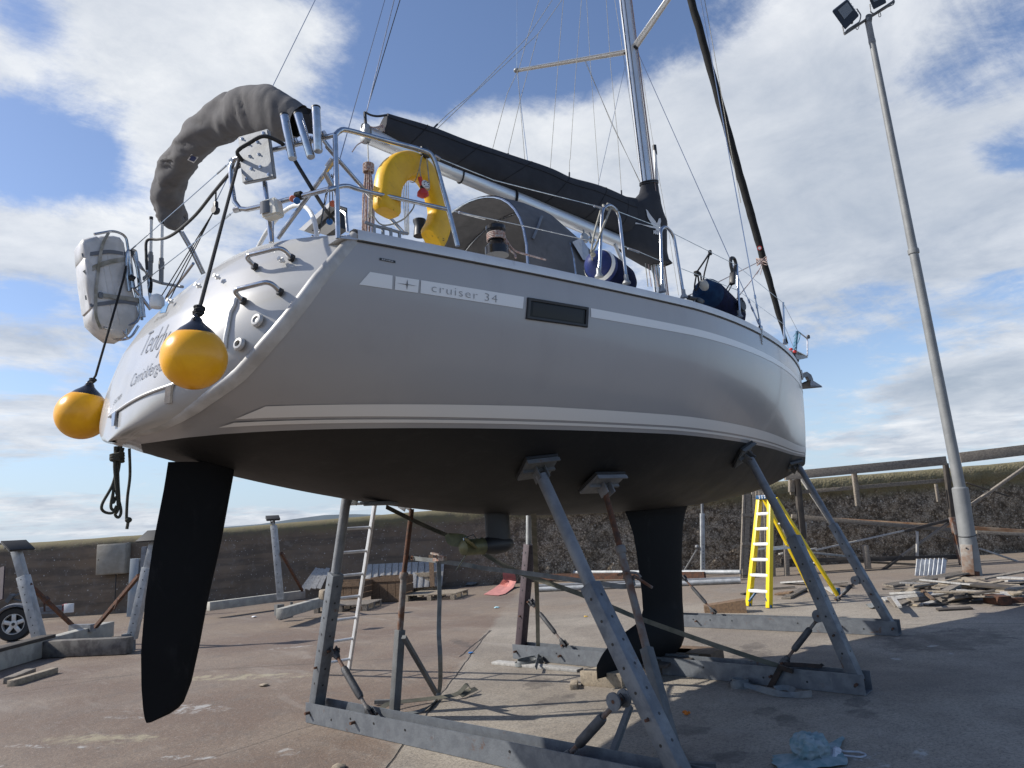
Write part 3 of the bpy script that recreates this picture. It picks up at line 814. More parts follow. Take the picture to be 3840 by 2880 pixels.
# drain cap and exhaust outlet
for (q, r_, hole) in ((px('B', 1505, 280), .031, False), (px('B', 1380, 445), .030, True)):
    c = tsurf(q)
    if c:
        n_ = V((-1, -.35, .25)).normalized()
        g = MB(); g.lathe([(r_*1.25, 0), (r_*1.25, .008), (r_, .018), (r_*.62, .02)]+([(r_*.58, .0)] if hole else [(r_*.6, .012), (0, .012)]), c-n_*.002, n_, 24, caps=not hole)
        o = obj('skin_fitting', g, gel, trans)
        if hole:
            g = MB(); g.lathe([(r_*.6, 0), (0, .001)], c+n_*.001, n_, 20); obj('pipe_mouth', g, black, o)
g = MB()
for q in ((1245, 1465), (1115, 1525), (920, 1632), (1690, 1350)):
    c = tsurf(px('A', *q))
    if c: g.lathe([(.008, 0), (.008, .012), (.016, .014), (.016, .024), (.006, .026), (.006, .036), (.013, .038), (.013, .042)], c, (-1, -.2, .3), 12)
obj('cover_stud', g, whitep, trans)
# ---- stripes on the topsides
def hull_band(name, x0, x1, zl, zh, mat, parent, sgn=-1, k=60, off=.003, slant0=0, nz=4):
    g = MB(); rows = []
    for i in range(k+1):
        r_ = []
        for j in range(nz+1):
            t = j/nz; xx = x0+(x1-x0)*i/k+slant0*t*(1-i/k)
            z = zl(xx)+(zh(xx)-zl(xx))*t
            n_ = hnorm(xx, z, sgn); r_.append(V((xx, sgn*hy(xx, z), z+ZW))+n_*off)
        rows.append(r_)
    g.grid(rows); return obj(name, g, mat, parent, smooth=60)
hull_band('boot_stripe', .66, L-.28, lambda x: wlz(x)+.062, lambda x: wlz(x)+.112+.030*min(1, max(0, (x-.7)/1.8)), decal, top_o, slant0=.10)
hull_band('boot_stripe', .62, L-.25, lambda x: wlz(x)+.030, lambda x: wlz(x)+.047, decal, top_o, slant0=.05, nz=2)
# waist stripe: follows the sheer
def wst(x): return prof(x)[1]-.165-.012*min(1, max(0, (x-1.1)/1.2))
def wsb(x):
    k_ = min(1, max(0, (x-1.0)/4)); return wst(x)-(.083-.018*min(1, max(0, (x-2.8)/3)))
HX = [hs(px('C', *q)) for q in ((345, 1235), (268, 1322), (500, 1260), (520, 1265), (683, 1290), (697, 1292), (1408, 1408), (1400, 1490), (1430, 1410), (1852, 1480), (1870, 1485), (497, 1355), (515, 1358), (675, 1380), (692, 1382), (1420, 1560), (1845, 1620), (1870, 1548))]
def quadband(name, a, b_, c, d, mat, k=10):
    """stripe piece between four hull points: top-left a, top-right b, bottom-right c, bottom-left d"""
    g = MB(); rows = []
    for i in range(k+1):
        r_ = []
        for j in range(4):
            q = lerp(lerp(a, b_, i/k), lerp(d, c, i/k), j/3); x, z = q.x, q.z-ZW
            r_.append(V((x, -hy(x, z), z+ZW))+hnorm(x, z)*.003)
        rows.append(r_)
    g.grid(rows); return obj(name, g, mat, top_o, smooth=60)
quadband('waist_stripe', HX[0], HX[2], HX[11], HX[1], decal)
st2 = quadband('waist_stripe', HX[3], HX[4], HX[13], HX[12], decal)
st3 = quadband('waist_stripe', HX[5], HX[6], HX[7], HX[14], decal)
c = (HX[3]+HX[4]+HX[12]+HX[13])/4
u = (HX[4]-HX[3])*.46; v_ = (HX[3]-HX[12])*.40
g = MB(); pts = []
for k in range(8):
    r_ = 1.0 if k % 2 == 0 else .10; a_ = k*math.pi/4
    q = c+u*(r_*math.cos(a_))+v_*(r_*math.sin(a_)); x, z = q.x, q.z-ZW
    pts.append(V((x, -hy(x, z), z+ZW))+hnorm(x, z)*.006)
g.face(pts); g.face([V(q) for q in pts[::-1]]); obj('star_emblem', g, decald, top_o, smooth=0)
a = hs(px('C', 768, 1372)); b_ = hs(px('C', 1222, 1448)); d = (b_-a)
def hplace(u, v2):
    t = u/d.length; x = a.x+d.x*t; z = a.z-ZW+d.z*t+v2
    return V((x, -hy(x, z), z+ZW))+hnorm(x, z)*.006
wrap_text('model_lettering', 'cruiser 34', .072, hplace, decald, top_o, thin=-.0012, space=1.15, width=d.length)
a0 = HX[10]
def w_top(x): return a0.z-ZW+(prof(x)[1]-prof(a0.x)[1])-.004*max(0, x-a0.x)
hull_band('waist_stripe', a0.x, L-.10, lambda x: w_top(x)-.066+.003*(x-a0.x), w_top, decal, top_o, k=70)
# small name plate
c = hs(px('C', 465, 1157))
g = MB(); rows = [[], []]
for i in range(5):
    x = c.x-.05+.1*i/4
    for j, z in enumerate((c.z-ZW-.006, c.z-ZW+.008)): rows[j].append(V((x, -hy(x, z), z+ZW))+hnorm(x, z)*.004)
g.grid(rows); pl = obj('name_plate', g, black, top_o)
def pplace(u, v2):
    x = c.x-.036+u; z = c.z-ZW-.004+v2
    return V((x, -hy(x, z), z+ZW))+hnorm(x, z)*.006
wrap_text('plate_lettering', 'BAVARIA', .012, pplace, chalk, pl, width=.072)
# hull window
W4 = [hs(px('C', *q)) for q in ((1432, 1412), (1852, 1482), (1845, 1620), (1420, 1560))]
def wq(s_, t, off):
    q = lerp(lerp(W4[0], W4[1], s_), lerp(W4[3], W4[2], s_), t); x, z = q.x, q.z-ZW
    return V((x, -hy(x, z), z+ZW))+hnorm(x, z)*off
def wring(ins, off):
    o = []
    iu, iv = ins, ins*2.9
    for s0, s1, t0, t1 in ((iu, 1-iu, iv, iv), (1-iu, 1-iu, iv, 1-iv), (1-iu, iu, 1-iv, 1-iv), (iu, iu, 1-iv, iv)):
        for k in range(6): o.append(wq(s0+(s1-s0)*k/6, t0+(t1-t0)*k/6, off))
    return o
g = MB(); g.grid([wring(0, -.004), wring(0, .010), wring(.012, .014), wring(.045, .012), wring(.05, -.004)], closed=True)
wf = obj('hull_window', g, mk('window_frame_black', (.016, .016, .017), .5), top_o)
g = MB(); g.grid([[wq(.03+.94*i/10, .08+.84*j/4, .004) for i in range(11)] for j in range(5)]); obj('pane', g, dglass, wf)
g = MB(); g.grid([[wq(.09+.82*i/10, .20+.60*j/4, .0045) for i in range(11)] for j in range(5)]); obj('inner_pane', g, mk('smoked_glass', (.016, .012, .010), .1, spec=.2), wf)

# ---- rudder, keel, saildrive
def foil(sec, name, mat, parent, nseg=14):
    """sec: list of (x_lead, x_trail, z, half thickness)"""
    g = MB(); rows = []
    for xl, xt, z, th in sec:
        r_ = []
        for sgn in (1, -1):
            rng = range(nseg+1) if sgn == 1 else range(nseg-1, 0, -1)
            for i in rng:
                t = (i/nseg)**1.6
                yt = th*(2.6*math.sqrt(t)-1.05*t-1.9*t**2+.35*t**3)/.95
                yt = th*3.2*(math.sqrt(t)*.55-.20*t-.60*t*t+.35*t**3-.10*t**4) if t < 1 else 0
                r_.append(P_(xl+(xt-xl)*t, sgn*max(yt, .003), z))
        rows.append(r_)
    g.grid(rows, closed=True); g.face([q for q in rows[0]]); g.face([q for q in rows[-1]][::-1])
    return obj(name, g, mat, parent, weld=1e-5, smooth=40)
rp = {'t': [px('A', 0, 0)]}
def y0(k, x, y): q = PY(px(k, x, y), 0.0); return q.x, q.z-ZW
rt = [(.030, y0('B', 895, 1200), y0('B', 1350, 1290)), (.5, y0('B', 860, 1430), y0('B', 1320, 1450)), (1, y0('G', 1060, 250), y0('G', 1530, 250)), (1.5, y0('G', 1005, 640), y0('G', 1440, 640)),
      (2, y0('G', 975, 1000), y0('G', 1380, 960)), (2.5, y0('G', 978, 1250), y0('G', 1325, 1210)), (3, y0('G', 990, 1400), y0('G', 1270, 1350)), (3.5, y0('G', 1000, 1465), y0('G', 1215, 1410)), (4, y0('G', 1012, 1492), y0('G', 1120, 1455)), (5, y0('G', 1012, 1492), y0('G', 1040, 1489))]
trail = [t[1] for t in rt]; lead = [t[2] for t in rt]
def interp(tab, z):
    tab = sorted(tab, key=lambda q: q[1])
    if z <= tab[0][1]: return tab[0][0]
    for a, b_ in zip(tab[:-1], tab[1:]):
        if z <= b_[1]: return a[0]+(b_[0]-a[0])*(z-a[1])/(b_[1]-a[1]+1e-9)
    return tab[-1][0]
zt_, zb_ = -.06, min(q[1] for q in trail)-.003
sec = []
for i in range(27):
    z = zt_+(zb_-zt_)*(1-(1-i/26)**1.6)
    xl = interp(lead, z); xt = interp(trail, z)
    if z > -.06: pass
    sec.append((max(xl, xt+.03), xt, z+(.0), .07*(1-.45*i/26)*(1 if i < 24 else (26-i)/4+.4)))
foil(sec, 'rudder', antif2, yacht)
g = MB(); g.tube([P_(.86, 0, -.20), P_(.86, 0, .05)], .03, 14); obj('rudder_stock', g, steel, yacht)
def yk(x, y): q = PY(px('I', x, y), 0.0); return q.x, q.z-ZW
ktr = [yk(*a) for a in ((996, 570), (1000, 580), (1030, 650), (1060, 740), (1080, 850), (1100, 1000), (1120, 1150), (1128, 1270), (1110, 1330), (1060, 1385), (985, 1430), (900, 1500), (840, 1585), (805, 1659))]
kld = [yk(*a) for a in ((1445, 500), (1430, 545), (1412, 620), (1400, 700), (1393, 900), (1395, 1100), (1400, 1300), (1405, 1450), (1385, 1520), (1330, 1590), (1240, 1640), (1150, 1665))]
kt = []
zk0, zk1 = -.50, -2.10
for i in range(40):
    z = zk0+(zk1-zk0)*(i/39)
    bl_ = min(1, max(0, (-1.55-z)/.30)); th = (.105 if i < 2 else .078-.004*min(i, 8)*.5)*(1-bl_)+.155*bl_
    if z < -1.95: th *= max(.12, (z-zk1+.02)/.17)**.5
    kt.append((z, interp(kld, z), interp(ktr, z), th))
foil([(max(a, b_+.05), b_, z, th) for z, a, b_, th in kt], 'keel', antif2, yacht, 20)
g = MB()
g.grid([[P_(3.20+.0+.15*(1+math.cos(a_*math.pi/8))*.9, .055*math.sin(a_*math.pi/8)*1.2, z) for a_ in range(16)] for z in (-.46, -.60, -.72)], closed=True)
g.lathe([(.035, 0), (.07, .06), (.085, .14), (.075, .26), (.05, .34), (.01, .38)], P_(3.13, 0, -.76), (1, 0, 0), 18)
g.box(P_(3.34, 0, -.70), (.22, .10, .12), bev=.03)
sd = obj('saildrive', g, mk('saildrive_black', (.02, .02, .021), .5), yacht, smooth=50)
g = MB(); g.lathe([(.02, -.02), (.062, 0), (.068, .05), (.068, .20), (.075, .21)], P_(2.93, 0, -.76), (1, 0, 0), 18); hub = obj('propeller_hub', g, olive, sd)
for k in range(3):
    a0_ = k*2*math.pi/3+.7; g = MB(); rows = []
    for i in range(9):
        t = i/8; r_ = .05+.19*t; wd = .065*math.sin(math.pi*min(.95, t*.85+.12))+.012
        c_ = P_(2.99-.12*t, 0, -.76)+V((0, math.cos(a0_), math.sin(a0_)))*r_*.75
        tw = V((0, -math.sin(a0_), math.cos(a0_)))
        ax = (V((1, 0, 0))*.75+tw*.65).normalized()
        rows.append([c_-ax*wd, c_-ax*wd*.3+tw*.008, c_+ax*wd*.4+tw*.008, c_+ax*wd])
    g.grid(rows); g.grid([[q+V((.004, 0, 0)) for q in r_] for r_ in rows]); obj('blade', g, olive, hub)
g = MB(); g.tube([P_(2.94, 0, -.73), P_(2.94, .0, -.68), P_(3.05, 0, -.66), P_(3.1, 0, -.72)], .006, 8); obj('shaft_anode_ring', g, steel, hub)
# thru-hull by the port stand
g = MB(); q = PS(px('H', 790, 150), lambda Q: Q.z-ZW-prof(Q.x)[2]+.006, 2, 10)
if q:
    g.bar(q-V((.13, 0, .012)), q+V((.13, 0, -.012)), .10, .03, bev=.008)
    for s_ in (-.13, .13): g.bar(q+V((s_-.04, 0, -.005)), q+V((s_+.04, 0, -.005)), .05, .02)
    obj('shaft_guard_plate', g, galv2, yacht)
# ------------------------------------------------------------------ mast, boom, sails, wires
from mathutils.bvhtree import BVHTree
def gun(p, inset=.05): return PS(p, lambda Q: Q.y+prof(Q.x)[0]-inset, 3.0, 13.0)
def caster(o):
    bm = bmesh.new(); bm.from_mesh(o.data); t = BVHTree.FromBMesh(bm); bm.free()
    def f(p, off=.004):
        d = ray(p).normalized(); h = t.ray_cast(CAM, d)
        if h[0] is None: return None
        n_ = h[1] if h[1].dot(d) < 0 else -h[1]
        return h[0]+n_*off
    return f
def M0(z): return V((6.24-(z-2.2-2.3)*.024, 0, z))       # mast axis (world z)
g = MB(); rows = []
for z in (3.1, 4.0, 6, 8, 10, 12, 14, 16.6):
    c = M0(z); rows.append([c+V((.092*math.cos(a*math.pi/12)*(1 if math.cos(a*math.pi/12) > 0 else .92), .062*math.sin(a*math.pi/12), 0)) for a in range(24)])
g.grid(rows, closed=True); g.face(rows[-1])
mast = obj('mast', g, alup, yacht, smooth=40)
g = MB()
for sgn in (-1,):
    g.tube([M0(z)+V((-.062, sgn*.046, 0)) for z in (3.2, 8, 16.5)], .0045, 6)
g.tube([M0(z)+V((-.090, 0, 0)) for z in (3.2, 16.5)], .006, 6)
obj('sail_track_groove', g, black, mast)
g = MB()
for (ox, oy, r_) in ((.085, -.05, .006), (.105, -.02, .006), (.06, -.075, .005)):
    g.tube([M0(3.3)+V((ox+.02, oy, 0)), M0(6)+V((ox, oy*1.1, 0)), M0(16.4)+V((ox, oy*.6, 0))], r_, 6)
obj('halyard', g, ropew, mast)
g = MB(); pA, pB = PY(px('D', 640, 100), -.02), PY(px('D', 655, 335), -.02)
g.tube([pA+V((.0, -.03, 0)), pB+V((.0, -.03, 0))], .022, 12); sp_ = obj('spare_pole', g, whitep, mast)
g = MB(); g.tube([pA+V((0, -.03, .02)), pA+V((0, -.03, -.11))], .026, 12); obj('pole_end', g, black, sp_)
# spreaders
rt_ = PY(px('Z', 1100, 450), 0.0)
tipP = PY(px('Z', 90, 626), 1.2); tipS = PY((2602, -142), -1.2)
for tp_, r0 in ((tipP, PY(px('Z', 1070, 462), .05)), (tipS, PY(px('Z', 1140, 418), -.055))):
    g = MB(); d = (tp_-r0); n_ = V((0, 0, 1)); sd = d.cross(n_).normalized(); rows = []
    for t in (0, .5, 1):
        c = lerp(r0, tp_, t); wd = .055-.020*t
        rows.append([c+sd*wd*math.cos(a*math.pi/8)+n_*.020*math.sin(a*math.pi/8) for a in range(16)])
    g.grid(rows, closed=True); g.face(rows[-1]); g.face(rows[0])
    sp = obj('spreader', g, alup, mast, smooth=50)
    g = MB(); g.ball(tp_, .035, (1.3, 1.3, .8)); obj('spreader_end', g, alub, sp)
    g = MB(); g.box(r0+d.normalized()*.01, (.08, .05, .06), bev=.012); obj('spreader_root', g, black, sp)
# second pair high above the frame, keeps the rig whole
for sgn in (-1, 1):
    g = MB(); g.bar(M0(12.2), V((5.45, sgn*.85, 12.3)), .07, .03); obj('spreader', g, alup, mast)

# boom
bA, bB = PY(px('C', 335, 290), 0), V((6.06, 0, 4.76))
dB = (bB-bA).normalized(); upb = V((0, 0, 1)); upb = (upb-dB*upb.dot(dB)).normalized()
g = MB(); rows = []
for c in (bA, bB):
    rows.append([c+V((0, .055*math.cos(a*math.pi/10), 0))+upb*(.085*math.sin(a*math.pi/10)) for a in range(20)])
g.grid(rows, closed=True); g.face(rows[0]); g.face(rows[1]); boom = obj('boom', g, alup, yacht, smooth=50)
g = MB(); g.box(bA-dB*.03, (.07, .09, .16), bev=.02); obj('boom_end', g, alub, boom)
bcast = caster(boom)
g = MB()
for t in (.255, .43):
    c = lerp(bA, bB, t); g.tube([c+V((0, .06*math.cos(a*math.pi/10), 0))+upb*(.092*math.sin(a*math.pi/10)) for a in range(20)], .007 if t < .3 else .014, 6, closed=True)
obj('boom_strap', g, ropek, boom)
p0_, p1_ = bcast(px('C', 425, 345)), bcast(px('C', 478, 358))
if p0_ and p1_:
    dd_ = (p1_-p0_)
    def bpl(u, v_): q = p0_+dd_*(u/dd_.length)+upb*(v_-.005); q.y = min(p0_.y, p1_.y)-.003; return q
    wrap_text('boom_lettering', 'SELDEN', .038, bpl, ink, boom, shear=.15, width=dd_.length)
# gooseneck and vang sheaves
g = MB(); c = PY(px('C', 1830, 1000), -.05)
g.lathe([(.05, -.02), (.06, 0), (.05, .02)], c, (0, 1, 0), 18); g.lathe([(.035, -.02), (.045, 0), (.035, .02)], c+V((.12, 0, .0)), (0, 1, 0), 16)
g.tube([c+V((0, 0, .02)), c+V((.02, .03, .14))], .01, 8); g.tube([c+V((.12, 0, .02)), c+V((.12, .03, .13))], .01, 8)
obj('mainsheet_block', g, alub, boom)
g = MB(); g.tube([PY(px('D', 380, 770), -.02), M0(3.35)+V((-.1, -.02, 0))], .022, 10); obj('kicker', g, alup, boom)
# mainsail cover
Tp = [('C', 460, 140), ('C', 780, 246), ('C', 1060, 345), ('C', 1300, 425), ('C', 1590, 527), ('C', 1730, 590), ('C', 1930, 645), ('C', 2090, 716), ('D', 430, 441), ('D', 520, 455)]
Bp = [('C', 440, 262), ('C', 640, 385), ('C', 880, 492), ('C', 1100, 572), ('C', 1360, 668), ('C', 1600, 766), ('C', 1800, 842), ('C', 2040, 935), ('D', 395, 665), ('D', 470, 700)]
Wd = [.085, .12, .14, .15, .16, .165, .17, .175, .17, .15]
T3 = spline([PY(px(*q), 0) for q in Tp], 6); B3 = spline([PY(px(*q), -.07) for q in Bp], 6)
g = MB(); rows = []
nn = len(T3)
for i in range(nn):
    T_, B_ = T3[i], B3[i]; B_ = V((B_.x, 0, B_.z-.01)); wd = Wd[0]
    k = i/(nn-1)*(len(Wd)-1); j = int(min(k, len(Wd)-2)); wd = Wd[j]+(Wd[j+1]-Wd[j])*(k-j)
    r_ = []
    for a in range(26):
        t = a/26*2*math.pi; hgt = .5+.5*math.cos(t)           # 1 at ridge, 0 at bottom
        bulge = math.sin(t); prof_w = (abs(bulge)**.75)*(1-.35*hgt)*(1 if hgt > .15 else .75+hgt*1.6)
        q = B_+(T_-B_)*hgt+V((0, -math.copysign(prof_w, bulge)*wd, 0))
        q += V((0, 1, 0))*noise.noise(q*V((1.3, 3, 5)))*.018+V((0, 0, 1))*noise.noise(q*2.3)*.008
        r_.append(q)
    rows.append(r_)
rows_c = rows
g.grid(rows, closed=True); g.face(rows[0])
cover = obj('sail_cover', g, canvas2, yacht, smooth=55)
rws = [(343, 566, 664), (380, 563, 668), (412, 556, 672), (440, 530, 676), (458, 505, 681), (500, 440, 685), (560, 432, 700), (620, 422, 722), (700, 404, 723), (780, 400, 723), (840, 480, 722), (890, 585, 722), (922, 680, 722)]
g = MB(); rows = []
for (y_, xl, xr_) in rws:
    a_ = PY(px('D', xl, y_), 0); b2 = PY(px('D', xr_, y_), 0); c = (a_+b2)/2; hl = (b2-a_)/2
    big_ = min(1, max(0, (y_-400)/120))
    rows.append([c+hl*math.cos(t)+V((0, (.075+.085*big_)*math.sin(t)*(1-.25*math.cos(t)*0), 0))+V((noise.noise(V((t, y_*.02, 3)))*.012, noise.noise(V((t*2, y_*.03, 9)))*.016, 0)) for t in [k*2*math.pi/28 for k in range(28)]])
g.grid(rows, closed=True)
front = obj('mast_collar_cover', g, canvas2, cover, smooth=55)
g = MB(); 
for y_, xl, xr_ in ((340, 566, 664), (352, 566, 664)):
    a_ = PY(px('D', xl, y_), 0); b2 = PY(px('D', xr_, y_), 0); c = (a_+b2)/2; hl = (b2-a_)/2
    g.tube([c+hl*1.04*math.cos(t)+V((0, .083*math.sin(t), 0)) for t in [k*2*math.pi/20 for k in range(20)]], .010, 6, closed=True)
obj('collar_strap', g, black, front)
for i_ in (5, 13, 21, 29, 37, 45):
    if i_ < len(rows_c):
        g = MB(); g.tube([q+(q-sum(rows_c[i_], V())/26).normalized()*.002 for q in rows_c[i_]], .0035, 5, closed=True); obj('cover_seam', g, furl, cover)
g = MB(); g.tube([r_[5]+V((0, -.003, 0)) for r_ in rows_c], .003, 5); obj('cover_seam', g, furl, cover)
# pale bird of prey printed on the cover
fcast = caster(front)
def fpoly(pts, name='bird_print'):
    g = MB()
    for poly in pts:
        q = [fcast(px('D', x, y), .014) for x, y in poly]
        if all(q): g.face(q)
    return obj(name, g, chalk, front, smooth=0)
wing = [(588, 530), (600, 538), (640, 590), (662, 622), (648, 632), (612, 600), (596, 565)]
fe = [[(588, 528), (600, 536), (612, 556), (594, 552)], [(594, 552), (612, 556), (628, 578), (598, 574)], [(598, 574), (628, 578), (648, 602), (608, 598)], [(608, 598), (648, 602), (664, 626), (630, 632)], [(630, 632), (664, 626), (690, 652), (652, 660)],
      [(664, 626), (676, 592), (688, 588), (692, 612), (686, 634), (690, 650)], [(640, 645), (652, 660), (625, 655), (560, 636), (600, 638)], [(652, 658), (690, 652), (682, 672), (660, 676)]]
for k in range(6): fe.append([(600-k*12, 640-k*3), (520-k*15, 620-k*3+k*2), (440, 602+k*4), (520-k*10, 626+k*2)])
for k in range(4): fe.append([(640+k*10, 672), (646+k*10, 672), (650+k*12, 690+k*6), (640+k*12, 700+k*2)])
fpoly(fe)
# lifting toggles of the lazy jacks
def wire(name, pts, r, mat, parent, n=6, label=None):
    g = MB(); g.tube(pts, r, n); return obj(name, g, mat, parent, label)
WR = .0032
lj = [(('C', 1300, 425), ('Z', 15, 1340), ('Z', 120, 890), ('Z', 280, 300)), (('C', 1723, 590), ('D', 66, 190), ('Z', 565, 1410), ('Z', 610, 700), ('Z', 665, 0)),
      (('D', 427, 445), ('D', 418, 300), ('Z', 985, 1200), ('Z', 925, 600), ('Z', 885, 0)), (('C', 780, 246), ('C', 870, 155), ('C', 1060, -3), ('Z', 185, 330), ('Z', 405, 0))]
for q in lj:
    P = [PY(px(*a), 0) for a in q]
    wire('lazy_jack', P, WR, ropec, cover)
    g = MB(); g.tube([P[0], lerp(P[0], P[1], .35 if (P[1]-P[0]).length < .6 else .06)], .009, 8); obj('toggle', g, black, cover)
for q in ((('C', 800, 255), ('C', 1065, 0), ('Z', 280, 300), ('Z', 490, 0)), (('Z', 387, 1510), ('Z', 470, 400), ('Z', 505, 0)), (('Z', 162, 1430), ('Z', 118, 900), ('Z', 97, 640)), (('C', 1190, 395), ('C', 1295, 0), ('Z', 110, 610), ('Z', 185, 330), ('Z', 285, 0))):
    wire('lazy_jack', [PY(px(*a), .02) for a in q], WR, ropec, cover)
# topping lift, backstays
wire('topping_lift', [PY(px('C', 322, 130), 0), PY((1478, 0), 0), M0(16.5)+V((-.1, 0, 0))], .005, steel, mast)
wire('topping_lift', [PY(px('C', 318, 135), .02), PY((1500, 0), .02), M0(16.5)+V((-.1, 0.02, 0))], .004, ropek, mast)
apex = V((4.4, 0, 10.2))
bl = PX(px('A', 870, 1595), .80); bq = PX(px('A', 1215, 935), 1.0)
bt_ = PX((1182, 0), 1.9)
b_port = wire('backstay', [bq, bt_, bt_+(bt_-bq)*.9], .0035, steel, mast)
bs_ = PX(px('T', 1320, 1560), .98); bu = PY(px('T', 1440, 960), -1.15); bm_ = PY(px('T', 1560, 700), -1.1); b5 = PY((1443, 0), -.48)
wire('backstay', [bs_, bu, bm_, b5, b5+(b5-bm_)*.9], .0035, steel, mast)
g = MB()
for o_ in (-.02, 0, .02): g.tube([bq+V((0, o_*.5, -.05)), bl+V((o_*2, o_*1.5, 0))], .004, 6)
g.tube([bq+V((0, 0, .12)), bq], .006, 6)
tk = obj('backstay_tackle', g, ropek, mast)
g = MB(); g.box(bq+V((0, 0, -.05)), (.035, .05, .11), bev=.016); g.lathe([(.028, -.02), (.028, .02)], bq+V((0, 0, -.07)), (1, .3, 0), 14); obj('block', g, black, tk)
# shrouds starboard
cp = PS(px('D', 1388, 1345), lambda Q: Q.y+prof(Q.x)[0]+.012, 3, 13)
tip3 = PY(px('D', 1165, 0), cp.y+.12)
def turnb(a, b_, parent):
    d = (b_-a); n_ = d.normalized(); u = n_.orthogonal().normalized()
    g = MB(); s_, e_ = .0, .34
    g.tube([a, a+n_*.05], .008, 8); g.tube([a+n_*.05, a+n_*.10], .011, 8)
    for k in (-1, 1): g.tube([a+n_*.10+u*.009*k, a+n_*.21+u*.009*k], .004, 6)
    g.tube([a+n_*.21, a+n_*.26], .011, 8); g.tube([a+n_*.26, a+n_*.32], .0065, 8); g.tube([a+n_*.32, a+n_*.36], .012, 8)
    obj('turnbuckle', g, steel, parent)
s1 = wire('shroud', [cp, tipS], .0052, steel, mast); turnb(cp, tipS, s1)
lowroot = PY(px('Z', 1165, 465), -.06)
s2 = wire('shroud', [cp, lowroot], .0042, steel, mast); turnb(cp, lowroot, s2)
g = MB(); a = hs(px('D', 1400, 1395)); b_ = hs(px('D', 1408, 1470))
q0, q1 = cp+V((0, -.004, .0)), hs(px('D', 1408, 1468))+V((0, -.012, 0)); q1.x = q0.x+.0
g.bar(q0, q1, .045, .014, up=(0, 1, 0), bev=.005); chp = obj('chainplate', g, alub, yacht)
g = MB()
for k in range(6): g.lathe([(.006, 0), (.006, .006)], lerp(q0, q1, .2+.14*k)+V((0, -.006, 0)), (0, -1, 0), 8)
obj('bolt', g, steel, chp)
g = MB(); g.box(cp+V((0, 0, .0)), (.05, .03, .05), bev=.01); obj('shackle', g, steel, chp)
# port shrouds and others passing behind
cpP = V((cp.x, -cp.y, cp.z))
wire('shroud', [cpP, tipP], .0052, steel, mast); wire('shroud', [cpP, PY(px('Z', 1070, 510), .06)], .0042, steel, mast)
wire('shroud', [tipP, PY(px('Z', 92, 0), .95), V((5.5, .85, 12.3))], .0045, steel, mast)
wire('shroud', [tipS, V((5.5, -.85, 12.3))], .0045, steel, mast)
for q in ((('Z', 710, 0), ('Z', 740, 500), ('Z', 820, 1640)), (('Z', 960, 0), ('Z', 1035, 470), ('Z', 1120, 1050), ('Z', 1190, 1600)), (('Z', 690, 535), ('Z', 935, 1090), ('Z', 1192, 1640)), (('Z', 700, 535), ('Z', 925, 1085), ('Z', 1198, 1640)),
          (('Z', 1175, 470), ('Z', 1290, 1200), ('Z', 1365, 1640), ('D', 745, 640), ('D', 820, 1120))):
    wire('flag_halyard', [PY(px(*a), .12) for a in q], .0028, ropec, mast)
# furled headsail on the forestay
fb = PY(px('D', 1568, 1455), 0); ft = PY((2592, 0), 0); fd = (ft-fb)
g = MB(); pts = []; rs = []
for i in range(90):
    t = i/89; c = fb+fd*(t*2.1)
    pts.append(c+V((noise.noise(V((t*40, 0, 0)))*.008, noise.noise(V((t*40, 5, 0)))*.008, 0)))
    rs.append((.024 if t < .03 else .040+.018*min(1, (t-.03)*7)+.007*noise.noise(V((t*70, 1, 1)))-.010*max(0, t-.5)))
g.tube(pts, rs, 12); fs = obj('furled_headsail', g, furl, yacht, smooth=60)
wire('forestay', [V((9.80, 0, 1.42+2.2)), fb, fb+fd*2.3], .006, steel, fs)
g = MB(); g.lathe([(.075, 0), (.085, .02), (.06, .04), (.06, .12), (.085, .14), (.07, .16)], lerp(V((9.80, 0, 3.62)), fb, .35), (fb-V((9.8, 0, 3.62))), 18); obj('furling_drum', g, black, fs)
g = MB(); kn = PY(px('D', 1395, 885), -.05)
for k in range(5): g.tube([kn+V((math.cos(a)*.075, math.sin(a)*.075, .03*math.sin(a*2+k)+k*.016-.03)) for a in [j*math.pi/6 for j in range(12)]], .007, 6, closed=True)
for q in (('D', 1360, 975), ('D', 1385, 975)): g.tube(spline([kn, lerp(kn, PY(px(*q), -.08), .5)+V((.02, 0, 0)), PY(px(*q), -.08)], 5), .006, 6)
obj('headsail_sheet', g, ropew, fs)
for q in ((('D', 1365, 893), ('D', 1090, 1030), ('D', 880, 1125)), (('D', 1385, 930), ('D', 1320, 1020), ('D', 1200, 1170))):
    wire('headsail_sheet', [PY(px(*q[0]), -.08), PY(px(*q[1]), -.5), PY(px(*q[2]), -1.0)], .006, ropew, fs)
fsc = caster(fs); c = fsc(px('D', 1380, 793), .003)
if c:
    g = MB(); d = (ray(px('D', 1380, 793))*-1).normalized(); g.lathe([(.035, 0), (.035, .004)], c, d, 18); lg = obj('round_badge', g, redp, fs)
    g = MB(); g.lathe([(.022, 0), (.022, .003)], c+d*.004, d, 14); obj('badge_print', g, chalk, lg)
# spinnaker halyard beside the furled sail
wire('spare_halyard', [PY(px('E', 1000, 0), -.15), PY(px('E', 1060, 330), -.15), PY(px('E', 1165, 950), -.12), PY(px('D', 1250, 480), -.10)], .005, ropec, mast)
# mast foot lines
for k, (x_, y_) in enumerate(((590, 900), (610, 905), (632, 910), (650, 915), (668, 918))):
    wire('halyard', [PY(px('D', x_, y_), -.09), PY(px('D', x_+18+k*4, 1060), -.07)], .006, ropew if k % 2 else ropec, mast)
